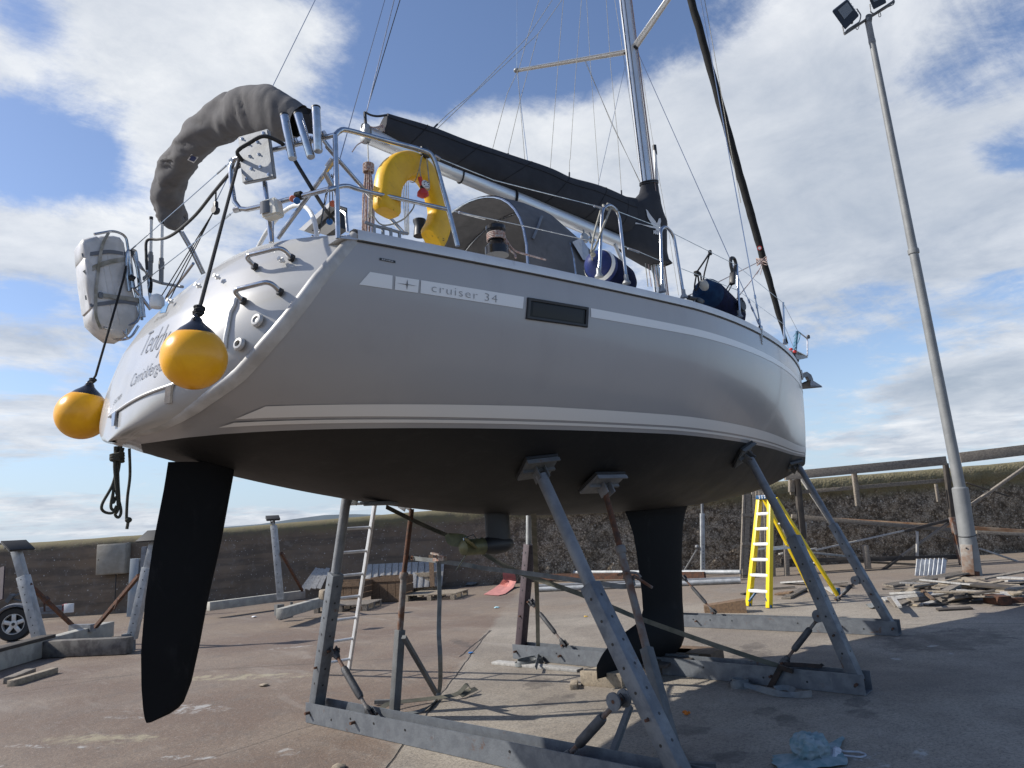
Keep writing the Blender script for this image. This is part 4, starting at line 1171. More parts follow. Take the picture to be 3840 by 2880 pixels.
# ------------------------------------------------------------------ rails, stanchions, cockpit gear
RR = .0135
def tube(name, pts, r, mat, parent, n=10, rc=0):
    g = MB(); g.tube(rnd_corner(pts, rc) if rc else pts, r, n); return obj(name, g, mat, parent)
SY = -1.42
pb = PY((1268, 895), SY); pt_ = PY((1257, 506), SY)
topf = [pt_, PY(px('C', 130, 262), SY), PY(px('C', 190, 255), SY), PY(px('C', 450, 325), SY), PY(px('C', 700, 392), SY), PY(px('C', 785, 450), SY-.02), PY(px('C', 850, 660), SY-.04), PY(px('C', 952, 1055), SY-.08)]
pushpit = tube('pushpit', [topf[0]]+spline(topf[1:], 5), RR*1.15, steel, yacht, 12)
pl_fn = lambda Q: (Q.x-pt_.x)*.63+(Q.y-SY)*.353     # vertical plane of the aft-facing part of the rail
e1 = PZ(px('T', 300, 655), pt_.z+.0); pn = V((-(e1.y-pt_.y), e1.x-pt_.x, 0)).normalized()
def UF(k, x, y): return PP(px(k, x, y), pt_, pn)
tube('pushpit_rail', [pt_, UF('T', 800, 525), UF('T', 400, 615), UF('T', 260, 655), UF('T', 218, 760), UF('T', 225, 950), UF('T', 262, 1180), UF('T', 330, 1270), UF('T', 420, 1280), UF('T', 640, 1232), UF('T', 1100, 1112), UF('T', 1500, 1010)], RR*1.1, steel, pushpit, 12)
tube('pushpit_rail', spline([PY(px('T', 1500, 1010), SY), PY(px('C', 60, 668), SY), PY(px('C', 180, 640), SY), PY(px('C', 330, 680), SY), PY(px('C', 895, 805), SY-.05)], 6), RR, steel, pushpit, 12)
tube('post', [pb, pt_], RR*1.15, steel, pushpit, 12)
bpz = UF('T', 722, 1690); tube('post', [bpz, UF('T', 640, 940)], RR*1.1, steel, pushpit, 12)
g = MB(); g.tube([UF('T', 262, 1290), UF('T', 330, 1270)], .018, 8); g.tube([UF('T', 215, 690), UF('T', 250, 665)], .018, 8); obj('rail_clamp', g, steel, pushpit)
# outboard bracket board
bo = [UF('T', 385, 435), UF('T', 755, 333), UF('T', 835, 930), UF('T', 440, 1005)]
ctr = sum(bo, V())/4; bn_ = pn if pn.dot(CAM-ctr) > 0 else -pn
g = MB(); g.slab([q+bn_*.03 for q in bo], bn_*.032); bmesh.ops.bevel(g.bm, geom=list(g.bm.edges), offset=.006, segments=2, affect='EDGES')
brd = obj('outboard_bracket_board', g, alub, pushpit)
g = MB()
for fx, fy in ((.14, .07), (.84, .07), (.33, .22), (.62, .22), (.33, .48), (.62, .48), (.33, .74), (.62, .74), (.14, .93), (.84, .93)):
    c = lerp(lerp(bo[0], bo[1], fx), lerp(bo[3], bo[2], fx), fy)+bn_*.0625
    g.lathe([(.010, 0), (.010, .002), (.005, .003), (.005, .007)], c, bn_, 10)
obj('bolt_head', g, steel, brd)
# rod holders
for (xa, ya, xb, yb) in ((948, 168, 1052, 700), (1115, 150, 1278, 680), (1336, 72, 1366, 612)):
    a, b_ = UF('T', xa, ya)+bn_*.05, UF('T', xb, yb)+bn_*.05
    g = MB(); ax = (a-b_); g.lathe([(.0225, 0), (.025, .006), (.025, ax.length-.01), (.0262, ax.length)], b_, ax, 20)
    rh = obj('rod_holder', g, steel, pushpit)
    g = MB(); g.lathe([(.0268, -.004), (.0268, .006), (.021, .007)], a, ax, 20, caps=True); obj('cap_ring', g, black, rh)
    c = lerp(a, b_, .52); g = MB(); g.tube([c, c-bn_*.06], .016, 10); g.tube([c-bn_*.05+ax.cross(bn_).normalized()*.022, c-bn_*.05-ax.cross(bn_).normalized()*.022], .021, 12); obj('clamp', g, steel, rh)
a, b_ = PY(px('T', 1400, 830), SY+.12), PY(px('T', 1490, 1000), SY+.12)
g = MB(); g.lathe([(.02, 0), (.02, (a-b_).length)], b_, a-b_, 16); obj('rod_holder', g, steel, pushpit)
# motion sensor
g = MB(); c = UF('T', 780, 1310)
xx = pn.cross(V((0, 0, 1))).normalized()
if xx.dot(rgt) < 0: xx = -xx
g.slab([c+bn_*.0+xx*a_+V((0, 0, b2)) for a_, b2 in ((-.065, .05), (.045, .058), (.065, -.05), (-.045, -.06))], bn_*.075)
bmesh.ops.bevel(g.bm, geom=list(g.bm.edges), offset=.010, segments=3, affect='EDGES')
ms = obj('motion_sensor', g, mk('ivory_plastic', (.62, .60, .53), .45), pushpit)
g = MB(); g.grid([[c+bn_*(.079+.008*math.sin(math.pi*i/6))+xx*(-.052+.066*i/6)+V((0, 0, .038-.076*j/3)) for i in range(7)] for j in range(4)]); obj('sensor_lens', g, mk('grey_lens', (.10, .105, .11), .2), ms)
# red and blue floats on lanyards
for nm, (x_, y_), mt, pl_y in (('pull_knob', (1028, 1172), salmon, None), ('pull_knob', (1077, 1198), bluep, None), ('pull_knob', (1487, 1208), salmon, -1.25), ('pull_knob', (1447, 1432), bluep, -1.2)):
    c = UF('T', x_, y_)+bn_*.03 if pl_y is None else PY(px('T', x_, y_), pl_y)
    g = MB(); g.lathe([(.010, -.008), (.018, -.006), (.020, 0), (.018, .006), (.010, .008)], c, -ray((1100, 700)), 16); o = obj(nm, g, mt, pushpit)
g = MB()
c0 = UF('T', 1065, 1110)
for k in range(5): g.tube([c0+xx*(k*.008-.016)+V((0, 0, math.sin(a_)*.022))+bn_*math.cos(a_)*.022 for a_ in [j*math.pi/5 for j in range(10)]], .005, 6, closed=True)
for (a_, b2) in (((1470, 840), (1487, 1190)), ((1500, 850), (1400, 1100)), ((1450, 850), (1447, 1410)), ((1400, 1080), (1320, 1560))):
    g.tube([PY(px('T', *a_), -1.25), PY(px('T', *b2), -1.22)], .003, 6)
obj('lashing', g, ropeg, pushpit)
# port pushpit and gear by the liferaft
def Q13(k, x, y, yy=1.33): return PY(px(k, x, y), yy)
pp = tube('pushpit', spline([Q13('R', 945, 970), Q13('R', 915, 700), Q13('R', 920, 500), Q13('R', 960, 475), Q13('R', 1010, 560), Q13('R', 1060, 760), Q13('R', 1100, 1290)], 6), RR*1.1, steel, yacht, 10)
tube('pushpit_rail', [Q13('R', 1000, 520), Q13('R', 1050, 700), Q13('R', 1130, 1290)], RR, steel, pp)
tube('pushpit_rail', [Q13('R', 940, 480), Q13('R', 990, 930)], RR*1.3, steel, pp)
tube('pushpit_rail', spline([Q13('R', 1175, 700), Q13('R', 1200, 1000), Q13('R', 1230, 1180)], 4), RR, steel, pp)
tube('pushpit_rail', [Q13('R', 1010, 940), Q13('R', 1110, 1060), Q13('R', 1210, 1200)], RR, steel, pp)
g = MB(); g.tube([Q13('R', 940, 790), Q13('R', 1005, 830)], .03, 10); g.tube([Q13('R', 975, 470), Q13('R', 975, 530)], .02, 10); obj('rail_clamp', g, black, pp)
g = MB()
for k in range(6):
    a_ = spline([Q13('R', 1060+k*6, 600+k*8, 1.25), Q13('R', 1110-k*5, 680, 1.2), Q13('R', 1160+k*4, 760, 1.25), Q13('R', 1120, 800+k*6, 1.25)], 5); g.tube(a_, .008, 6)
obj('folded_bracket', g, alub, pp)
g = MB()
for k in range(5):
    a_ = spline([Q13('R', 1185+k*6, 770, 1.2), Q13('R', 1215+k*3, 860, 1.2), Q13('R', 1190+k*8, 960, 1.2), Q13('R', 1215, 980, 1.2), Q13('R', 1225-k*5, 850, 1.2)], 4); g.tube(a_, .006, 6)
obj('lashing', g, ropek, pp)
for (xa, ya, xb, yb) in ((1217, 45, 1205, 780), (1352, 100, 1342, 870)):
    a, b_ = Q13('R', xa, ya, 1.15), Q13('R', xb, yb, 1.15)
    g = MB(); g.tube([lerp(a, b_, .62), lerp(a, b_, .03)], .014, 12); an = obj('antenna', g, whitep, pp)
    g = MB(); g.tube([a, lerp(a, b_, .05)], .015, 12); obj('antenna_cap', g, black, an)
    g = MB(); g.tube([b_, lerp(a, b_, .60)], .018, 12); g.lathe([(.023, -.03), (.023, .03)], lerp(a, b_, .71), a-b_, 14); obj('antenna_base', g, galvl, an)
tube('antenna_bar', [Q13('R', 1230, 830, 1.15), Q13('R', 1350, 870, 1.15), Q13('R', 1610, 915, .9)], .012, alub, pp)
g = MB(); c = Q13('R', 1290, 1100, 1.0); g.lathe([(.045, 0), (.055, .02), (.055, .07), (.04, .10), (.01, .115)], c-V((0, 0, .05)), (0, 0, 1), 20); obj('gps_dome', g, whitep, pp)
# gate wires between the two halves of the pushpit
for q in ((('R', 960, 460, 1.33), ('T', 210, 690)), (('R', 1010, 940, 1.33), ('T', 262, 1300))):
    a = PY(px(*q[0][:3]), q[0][3]); b_ = UF(*q[1]); wire('guard_wire', [a, b_], .0035, steel, pushpit)
    g = MB(); d = (b_-a); 
    for s_, e_ in ((.01, .07), (.90, .97)): g.tube([a+d*s_, a+d*e_], .006, 8)
    obj('wire_end', g, steel, pushpit)
# black cable sagging across the stern
cb = [Q13('R', 1165, 700, 1.1), Q13('R', 1155, 520, 1.1), Q13('R', 1165, 340, 1.1), Q13('R', 1300, 325, 1.0)]
cb += [PP(px('A', x, y), lerp(Q13('R', 1300, 325, 1.0), bo[0]+bn_*.09, t), pn) for x, y, t in ((880, 1180, .15), (960, 1130, .25), (1080, 1020, .42), (1200, 870, .6), (1320, 730, .8), (1400, 665, .95))]
cb += [UF('T', 450, 670)+bn_*.11, UF('T', 600, 560)+bn_*.11, UF('T', 760, 470)+bn_*.10, UF('T', 860, 470)+bn_*.03, UF('T', 900, 510)-bn_*.02, UF('T', 1010, 720)-bn_*.05, UF('T', 1200, 1030)-bn_*.05, PX(px('T', 1400, 1290), 1.25), PX(px('T', 1530, 1440), 1.35)]
g = MB(); g.tube(spline(cb, 5), .0115, 8); obj('cable', g, rubber, pushpit)

# ---- stanchions, gates, guard wires
def stan(foot, top, name='stanchion'):
    g = MB(); g.tube([foot, top], .0125, 12); s_ = obj(name, g, steel, yacht)
    g = MB(); g.lathe([(.034, 0), (.030, .012), (.018, .03), (.017, .07)], V((foot.x, foot.y, foot.z-.01)), (0, 0, 1), 16); obj('stanchion_base', g, alub, s_); return s_
def gate(f1, t1, f2, t2, mid):
    g = MB(); g.tube(rnd_corner([f1, t1, mid, t2, f2], .10, 6), .0135, 12); s_ = obj('gate_stanchion', g, steel, yacht)
    for f in (f1, f2):
        g = MB(); g.lathe([(.034, 0), (.030, .012), (.018, .03), (.017, .07)], f-V((0, 0, .01)), (0, 0, 1), 16); obj('stanchion_base', g, alub, s_)
    return s_
def gy(k, x, y, yy): return PY(px(k, x, y), yy)
gA = gate(gun(px('D', 270, 985)), gy('D', 292, 520, -1.60), gun(px('D', 460, 1030)), gy('D', 408, 560, -1.60), gy('D', 350, 490, -1.60))
gB = gate(gun(px('D', 708, 1088)), gy('D', 694, 665, -1.60), gun(px('D', 857, 1128)), gy('D', 785, 700, -1.60), gy('D', 730, 640, -1.60))
s3 = stan(gun(px('D', 1242, 1265)), PY(px('D', 1222, 905), gun(px('D', 1242, 1265)).y+.01))
f4 = gun(px('D', 1553, 1455)); s4 = stan(f4, PP(px('D', 1543, 1168), f4, (1, 1, 0)))
def gw(pts, parent=None): return wire('guard_wire', pts, .0032, steel, parent or yacht)
def YY(k, x, y, yy): return PY(px(k, x, y), yy)
top3 = PY(px('D', 1222, 912), gun(px('D', 1242, 1265)).y+.01); top4 = PP(px('D', 1543, 1172), f4, (1, 1, 0))
mid3 = lerp(gun(px('D', 1242, 1265)), top3, .50); mid4 = lerp(f4, top4, .47)
gw([YY('C', 780, 432, SY-.02), YY('C', 1200, 600, -1.52), YY('C', 1930, 785, -1.60)])
gw([YY('C', 925, 815, SY-.06), YY('C', 1450, 925, -1.52), YY('C', 1915, 1030, -1.60)])
gw([YY('D', 400, 540, -1.6), YY('D', 690, 650, -1.6)]); gw([YY('D', 440, 780, -1.6), YY('D', 560, 825, -1.6), YY('D', 690, 880, -1.6)])
gw([YY('D', 780, 690, -1.6), top3]); gw([YY('D', 840, 935, -1.6), mid3]); gw([top3, top4]); gw([mid3, mid4])
pul = PY((2992, 1242), -.22)
gw([top4, pul]); gw([mid4, PY((2975, 1300), -.2)])
g = MB()
for q, r_ in (((960, 822), (1140, 868)),): g.tube([YY('C', q[0], q[1], -1.48), YY('C', r_[0], r_[1], -1.48)], .008, 8)
g.tube([YY('C', 790, 432, SY-.02), YY('C', 830, 455, -1.45)], .012, 8); g.tube([YY('D', 470, 795, -1.6), YY('D', 550, 822, -1.6)], .008, 8)
g.tube([YY('D', 235, 502, -1.6), YY('D', 285, 515, -1.6)], .008, 8)
obj('wire_bottlescrew', g, steel, yacht)
g = MB()
for q in ((350, 505), (320, 515), (375, 520)):
    c = YY('D', q[0], q[1], -1.6); g.tube([c+V((math.cos(a_)*.03, .02*math.sin(a_), math.sin(a_)*.03)) for a_ in [j*math.pi/6 for j in range(12)]], .008, 6, closed=True)
g.tube(spline([YY('D', 285, 520, -1.62), YY('D', 235, 700, -1.62), YY('D', 215, 820, -1.6)], 5), .009, 6)
g.tube(spline([YY('D', 350, 520, -1.62), YY('D', 300, 640, -1.63), YY('D', 262, 740, -1.62), YY('D', 222, 830, -1.6)], 5), .009, 6)
obj('fender_line', g, ropec, yacht)
# bow roller, pulpit, anchor
g = MB()
pA_ = PY(px('Y', 628, 800), -.12); 
g.tube(rnd_corner([PY(px('Y', 615, 1060), -.16), PY(px('Y', 632, 800), -.16), PY(px('Y', 755, 895), .0), PY(px('Y', 757, 1120), 0), PY(px('Y', 620, 1050), -.1)], .03), .0125, 10)
pulp = obj('pulpit', g, steel, yacht)
g = MB(); g.slab([PY(px('Y', *q), -.04) for q in ((560, 1045), (620, 1050), (765, 1135), (690, 1150), (620, 1165))], V((0, .08, 0))); obj('bow_roller', g, alub, yacht)
g = MB(); g.box(PY(px('Y', 768, 872), 0), (.05, .04, .06), bev=.01); obj('bow_light', g, black, pulp)
g = MB()
for k in range(14):
    c = PY(px('Y', 632-k*3.2, 810+k*17), -.16); g.tube([c+V((math.cos(a_)*.022, math.sin(a_)*.022, .01*math.sin(a_))) for a_ in [j*math.pi/4 for j in range(8)]], .006, 5, closed=True)
g.tube(spline([PY(px('Y', 665, 820), -.16), PY(px('Y', 655, 900), -.16), PY(px('Y', 600, 1030), -.16)], 4), .006, 6); g.tube([PY(px('Y', 620, 820), -.16), PY(px('Y', 580, 870), -.16)], .004, 5)
obj('turquoise_lashing', g, ropet, pulp)
g = MB(); g.ball(PY(px('Y', 552, 1028), -.2), .028, (1.2, 1, .8)); g.ball(PY(px('Y', 600, 1055), -.16), .03, (1.2, 1, .8)); obj('red_fairlead', g, redp, pulp)
an0 = [(705, 1330), (755, 1305), (805, 1340), (830, 1400), (830, 1440), (780, 1410), (760, 1360), (700, 1390), (680, 1350)]
g = MB(); g.slab([PY(px('Y', *q), -.02) for q in an0], V((0, .05, 0))); bmesh.ops.bevel(g.bm, geom=list(g.bm.edges), offset=.006, segments=2, affect='EDGES')
anc = obj('anchor', g, galv, yacht)
tipA = PY(px('Y', 945, 1490), 0); backA = PY(px('Y', 665, 1500), 0); topA = PY(px('Y', 800, 1400), 0)
g = MB()
for sgn in (-1, 1):
    g.face([topA, tipA, backA+V((0, sgn*.16, .0)), PY(px('Y', 750, 1430), 0)+V((0, sgn*.06, 0))]); g.face([topA-V((0, 0, .02)), tipA-V((0, 0, .015)), backA+V((0, sgn*.16, -.02)), PY(px('Y', 750, 1450), 0)+V((0, sgn*.05, 0))])
obj('anchor_fluke', g, galvl, anc)
g = MB(); g.ball(PY(px('Y', 645, 1495), -.05), .045, (1, 1.4, 1)); obj('anchor_heel', g, galv2, anc)
g = MB(); g.box(PY(px('Y', 655, 1350), 0), (.05, .10, .16), bev=.01); obj('stem_fitting', g, alub, yacht)

# winch with turns of rope
wc = PY(px('C', 1222, 1085), -1.30)
g = MB(); g.lathe([(.085, -.04), (.085, .02), (.060, .045), (.052, .07), (.052, .12), (.062, .14), (.072, .150), (.072, .175), (.05, .185), (.03, .19)], wc, (0, 0, 1), 24)
wn = obj('winch', g, mk('black_chrome', (.03, .03, .032), .2, .6), yacht)
g = MB()
for k in range(4): g.tube([wc+V((math.cos(a_)*.062, math.sin(a_)*.062, .072+k*.013+.002*a_)) for a_ in [j*math.pi/8 for j in range(16)]], .0075, 6, closed=True)
g.tube(spline([wc+V((.04, -.05, .10)), YY('C', 1300, 1070, -1.36), YY('C', 1345, 1110, -1.36), YY('C', 1352, 1138, -1.4)], 5), .007, 6)
g.tube(spline([wc+V((.05, -.04, .09)), YY('C', 1345, 1085, -1.36), YY('C', 1450, 1120, -1.34), YY('C', 1560, 1150, -1.32)], 5), .007, 6)
obj('genoa_sheet', g, ropew, wn)
g = MB(); c2 = PY(px('C', 690, 950), .9); g.lathe([(.07, -.06), (.06, .02), (.055, .06), (.07, .10), (.07, .12)], c2, (0, 0, 1), 20); obj('winch', g, black, yacht)
# deck edge cleats and stern quarter moulding
for k, x_, y_, yy in (('C', 405, 955, -1.46), ('C', 520, 985, -1.5), ('D', 940, 1165, -1.58)):
    c = PY(px(k, x_, y_), yy); g = MB(); g.tube(spline([c+V((-.09, 0, .035)), c+V((-.04, 0, .03)), c+V((.04, 0, .03)), c+V((.09, 0, .035))], 4), .010, 8)
    for s_ in (-.03, .03): g.tube([c+V((s_, 0, .03)), c+V((s_, 0, -.03))], .010, 8)
    obj('cleat', g, alub, yacht)
g = MB(); q = [gun(px('C', 130, 1000), -.005), gun(px('C', 235, 965), .02), gun(px('C', 340, 978), .02), gun(px('C', 340, 1010), -.012), gun(px('C', 250, 1012), -.012)]
if all(q): g.slab(q, V((0, .12, .0))); obj('quarter_moulding', g, railm, yacht)
# sprayhood
def sh(px_, py_, yy): return PY(px('C', px_, py_), yy)
hoop = []
ha = [sh(x, y, 0) for x, y in ((1130, 727),)]
zt = sh(1130, 727, 0).z; 
def arc(xc_, ztop_, zlow, hw, n_=24, lean=0.0):
    o = []
    for i in range(n_+1):
        a_ = math.pi*i/n_; yy = hw*math.cos(a_); s_ = math.sin(a_)**.62
        o.append(V((xc_+lean*s_, yy, zlow+(ztop_-zlow)*s_)))
    return o
A1 = arc(2.95, 4.61, 3.33, .94, lean=.18); A2 = arc(3.50, 4.61, 3.30, .98, lean=.12); A3 = arc(4.10, 4.36, 3.30, .92, lean=.05); A4 = arc(4.55, 3.75, 3.28, .80)
g = MB(); rows = [A1, [lerp(a, b_, .5)+V((0, 0, .015)) for a, b_ in zip(A1, A2)], A2, [lerp(a, b_, .5)+V((0, 0, .01)) for a, b_ in zip(A2, A3)], A3, A4]
g.grid(rows); g.grid([[q*.999+V((0, 0, -.012)) for q in r_] for r_ in rows])
spray = obj('sprayhood', g, canvas, yacht, smooth=50)
g = MB(); g.tube([q+V((-.01, 0, -.02)) for q in A1], .012, 8); g.tube([q+V((0, 0, -.03)) for q in A2], .011, 8); obj('hood_frame', g, steel, spray)
shc = caster(spray)
g = MB(); wq4 = [shc(px('C', x, y), .03) for x, y in ((1728, 1040), (1790, 1015), (1835, 1080), (1850, 1170), (1800, 1160))]
if all(wq4): g.face(wq4); obj('clear_window', g, cloudyglass, spray, smooth=0)
g = MB(); hq = [shc(px('C', x, y), .02) for x, y in ((1525, 865), (1500, 930), (1465, 1010), (1420, 1092))]
hq = [q for q in hq if q]
if len(hq) > 1: g.tube(hq, .012, 8); obj('hood_handrail', g, galvl, spray)
# wheel and plotter pod seen under the rail
wcx = PX(px('T', 900, 1660), 1.55); 
g = MB(); R_ = .46
wp_ = [PX(px('T', *q), 1.45) for q in ((480, 1655), (900, 1188), (1245, 1640))]
(ya, za), (yb, zb2), (yc, zc2) = [(q.y, q.z) for q in wp_]
D_ = 2*(ya*(zb2-zc2)+yb*(zc2-za)+yc*(za-zb2))
cy_ = ((ya**2+za**2)*(zb2-zc2)+(yb**2+zb2**2)*(zc2-za)+(yc**2+zc2**2)*(za-zb2))/D_
cz_ = ((ya**2+za**2)*(yc-yb)+(yb**2+zb2**2)*(ya-yc)+(yc**2+zc2**2)*(yb-ya))/D_
cw = V((1.45, cy_, cz_)); R_ = math.hypot(ya-cy_, za-cz_)
g.tube([cw+V((0.10*math.sin(a_), math.cos(a_)*R_, math.sin(a_)*R_)) for a_ in [j*math.pi/24 for j in range(48)]], .018, 10, closed=True)
whl = obj('steering_wheel', g, whitep, yacht)
g = MB()
for k in range(5): a_ = k*2*math.pi/5+.3; g.tube([cw, cw+V((0, math.cos(a_)*R_, math.sin(a_)*R_))], .009, 8)
obj('wheel_spokes', g, steel, whl)
g = MB(); pc = [PX(px('T', *q), 1.75) for q in ((1060, 1530), (1440, 1190), (1480, 1210), (1130, 1545))]
g.slab(pc, V((.12, -.02, -.02))); pod = obj('plotter_pod', g, gel, yacht)
g = MB(); pc = [PX(px('T', *q), 1.80) for q in ((1090, 1530), (1440, 1215), (1530, 1220), (1540, 1500), (1400, 1600), (1210, 1540))]
g.slab(pc, V((.10, 0, 0))); obj('pod_back', g, black, pod)
g = MB(); g.tube(rnd_corner([PX(px('T', *q), 1.7) for q in ((1590, 1300), (1650, 1330), (1670, 1560))], .04), .012, 8); obj('pod_guard', g, steel, pod)
# ---- stowed bimini
BN = V((1, 0, .6)); BO = V((1.5, 0, 3.4))
def BP(k, x, y, off=0.0): return PP(px(k, x, y), BO+V((off, 0, 0)), BN)
sec = [((975, 1145), (958, 1135)), ((868, 1050), (985, 1105)), ((812, 930), (962, 960)), ((812, 790), (975, 830)), ((850, 650), (1060, 710)), ((930, 530), (1140, 610)), ((1040, 390), (1230, 545)), ((1190, 270), (1360, 500)), ((1330, 170), (1440, 475)), ((1460, 143), (1530, 488)), ((1590, 148), (1660, 502)), ((1720, 230), (1740, 490)), ((1800, 285), (1790, 470))]
A_ = spline([BP('A', *q[0]) for q in sec], 10); B_ = spline([BP('A', *q[1]) for q in sec], 10)
g = MB(); rows = []
nb_ = BN.normalized()
for i, (a, b_) in enumerate(zip(A_, B_)):
    c = (a+b_)/2; h = (a-b_)/2; tk_ = min(.10, h.length*.75)
    r_ = []
    for j in range(44):
        t = j/44*2*math.pi
        q = c+h*math.cos(t)+nb_*tk_*math.sin(t)
        ii = i*.5; ms0 = max(0, noise.noise(V((ii*.31, math.cos(t)*1.4, math.sin(t)*1.4+7)))+.25)*1.5; wr = (noise.noise(V((ii*.33, math.cos(t)*1.1, math.sin(t)*1.1)))*.030-abs(noise.noise(V((ii*.75+math.cos(t)*1.9, math.cos(t)*.9, math.sin(t)*.9+4))))*.052*ms0-abs(noise.noise(V((ii*1.9+math.cos(t)*2.4+math.sin(t), t*.5, 9))))*.020*ms0)*(1.0 if ii < 40 else .35)
        q += (q-c).normalized()*(wr+.016)*min(1, h.length/.08)
        r_.append(q)
    rows.append(r_)
g.grid(rows, closed=True); g.face(rows[0])
bim = obj('bimini_cover', g, canvas, yacht, smooth=60, weld=1e-5)
g = MB(); c = BP('A', 1830, 380); 
rows = []
for i in range(6):
    t = i/5; a = lerp(BP('A', 1795, 290), BP('A', 1850, 420), t); b_ = lerp(BP('A', 1860, 330), BP('A', 1910, 470), t)
    rows.append([a+nb_*.05, lerp(a, b_, .5)+nb_*.07, b_, lerp(a, b_, .5)-nb_*.06, a-nb_*.05])
g.grid(rows, closed=True); obj('cover_flap', g, canvas2, bim)
g = MB(); g.tube([BP('A', 1900, 430), BP('A', 2030, 600), PY(px('C', 50, 372), -1.1), PY(px('C', 330, 692), -1.15), PY(px('C', 585, 975), -1.2)], .0135, 10)
g.tube([BP('A', 968, 1140), BP('A', 1055, 1290), BP('A', 1125, 1435)], .0135, 10); g.tube([BP('A', 985, 1140, -.02), BP('A', 1070, 1285, -.02), BP('A', 1138, 1430, -.02)], .010, 10)
fr = obj('bimini_frame', g, steel, bim)
g = MB(); g.tube([BP('A', 1060, 1360), BP('A', 1000, 1440), BP('A', 870, 1600)], .013, 10)
g.tube([PY(px('T', 1490, 660), -1.2), PY(px('T', 1395, 820), -1.15), PY(px('T', 800, 1640), -.85)], .0135, 10)
g.tube([PY(px('T', 1490, 660), -1.2), PY(px('T', 1420, 760), -1.17)], .022, 10)
obj('support_strut', g, steel, bim)
bc_ = caster(bim); lb = [bc_(px('A', *q), .004) for q in ((1018, 642), (1048, 602), (1095, 622), (1062, 664))]
if all(lb):
    g = MB(); g.face(lb); l1 = obj('sewn_label', g, chalk, bim, smooth=0)
    lb = [bc_(px('A', *q), .007) for q in ((1030, 640), (1052, 610), (1084, 624), (1062, 652))]
    if all(lb): g = MB(); g.face(lb); obj('label_centre', g, mk('label_blue', (.02, .035, .12), .6), l1, smooth=0)
# rope hanks inside the cockpit
def hank(parent, top, bot, r, mat, n_=7, w_=.04, name='rope_hank'):
    g = MB()
    for k in range(n_):
        o = V((math.cos(k*2.4), math.sin(k*2.4), 0))*w_*(.4+.6*random.random())
        m_ = lerp(top, bot, .5)+o; b2 = bot+o*1.3+V((0, 0, random.uniform(-.03, .06)))
        g.tube(spline([top+o*.5, m_, b2, b2+V((.02, .02, -.015)), m_+o*.4+V((.015, .01, 0)), top+o*.3], 4), r, 6)
    d = (top-bot)
    for k in range(6): c = top-d*(.03+.022*k); g.tube([c+V((math.cos(a_), math.sin(a_), 0))*w_*.85 for a_ in [j*math.pi/5 for j in range(10)]], r*1.1, 6, closed=True)
    return obj(name, g, mat, parent)
hank(yacht, PY(px('C', 335, 480), -.5), PY(px('C', 335, 945), -.5), .006, ropew, 9, .045)
tube('mainsheet', [PY(px('C', 330, 345), 0), PY(px('C', 335, 480), -.5)], .005, ropec, boom)
g = MB()
for k in range(4): g.tube([PY(px('C', 570+k*13, 610), -.05), PY(px('C', 590+k*8, 975), -.05)], .004, 6)
obj('mainsheet', g, ropec, boom)
g = MB(); g.tube(spline([PY(px('C', 318, 325), 0), PY(px('C', 260, 355), 0), PY(px('C', 222, 405), 0)], 5), .005, 6)
for k in range(6): g.tube(spline([PY(px('C', 345+k*12, 230+k*4), -.05), PY(px('C', 400+k*6, 240-k*5), -.07), PY(px('C', 445, 235+k*6), -.08)], 4), .005, 6)
obj('reef_line', g, ropew, boom)
g = MB(); g.lathe([(.03, -.03), (.045, 0), (.03, .03)], PY(px('C', 315, 240), 0), (0, 1, 0), 16); g.tube([PY(px('C', 310, 130), 0), PY(px('C', 315, 215), 0)], .014, 8)
g.tube(spline([PY(px('C', 312, 130), 0), PY(px('C', 350, 150), 0), PY(px('C', 400, 158), -.02), PY(px('C', 462, 150), -.04)], 4), .010, 6)
obj('boom_end_block', g, black, boom)
# ------------------------------------------------------------------ things hung on the yacht
def sweep_section(g, pts, w_, h_, nrm, round_=.3, k=16):
    """fat padded bar: rounded-rectangular section, nrm is the flat-face normal"""
    rows = []; pts = [V(p) for p in pts]; n_ = V(nrm).normalized()
    for i, p in enumerate(pts):
        t = (pts[min(i+1, len(pts)-1)]-pts[max(i-1, 0)]).normalized(); s_ = t.cross(n_).normalized()
        sc = 1 if 0 < i < len(pts)-1 else .86
        rows.append([p+s_*math.copysign(abs(math.cos(a))**.55, math.cos(a))*w_/2*sc+n_*math.copysign(abs(math.sin(a))**.55, math.sin(a))*h_/2*sc for a in [j*2*math.pi/k for j in range(k)]])
    g.grid(rows, closed=True); g.face(rows[0]); g.face(rows[-1])
LBY = -1.32
t = thing('horseshoe_lifebuoy', 'yellow horseshoe lifebuoy hanging on the stern rail', 'lifebuoy', PY(px('C', 640, 800), LBY))
cl = [PY(px('C', *q), LBY) for q in ((428, 850), (430, 740), (452, 620), (520, 535), (620, 500), (720, 525), (800, 610), (850, 720), (874, 820), (850, 920), (800, 1000))]
cl = spline(cl, 5)
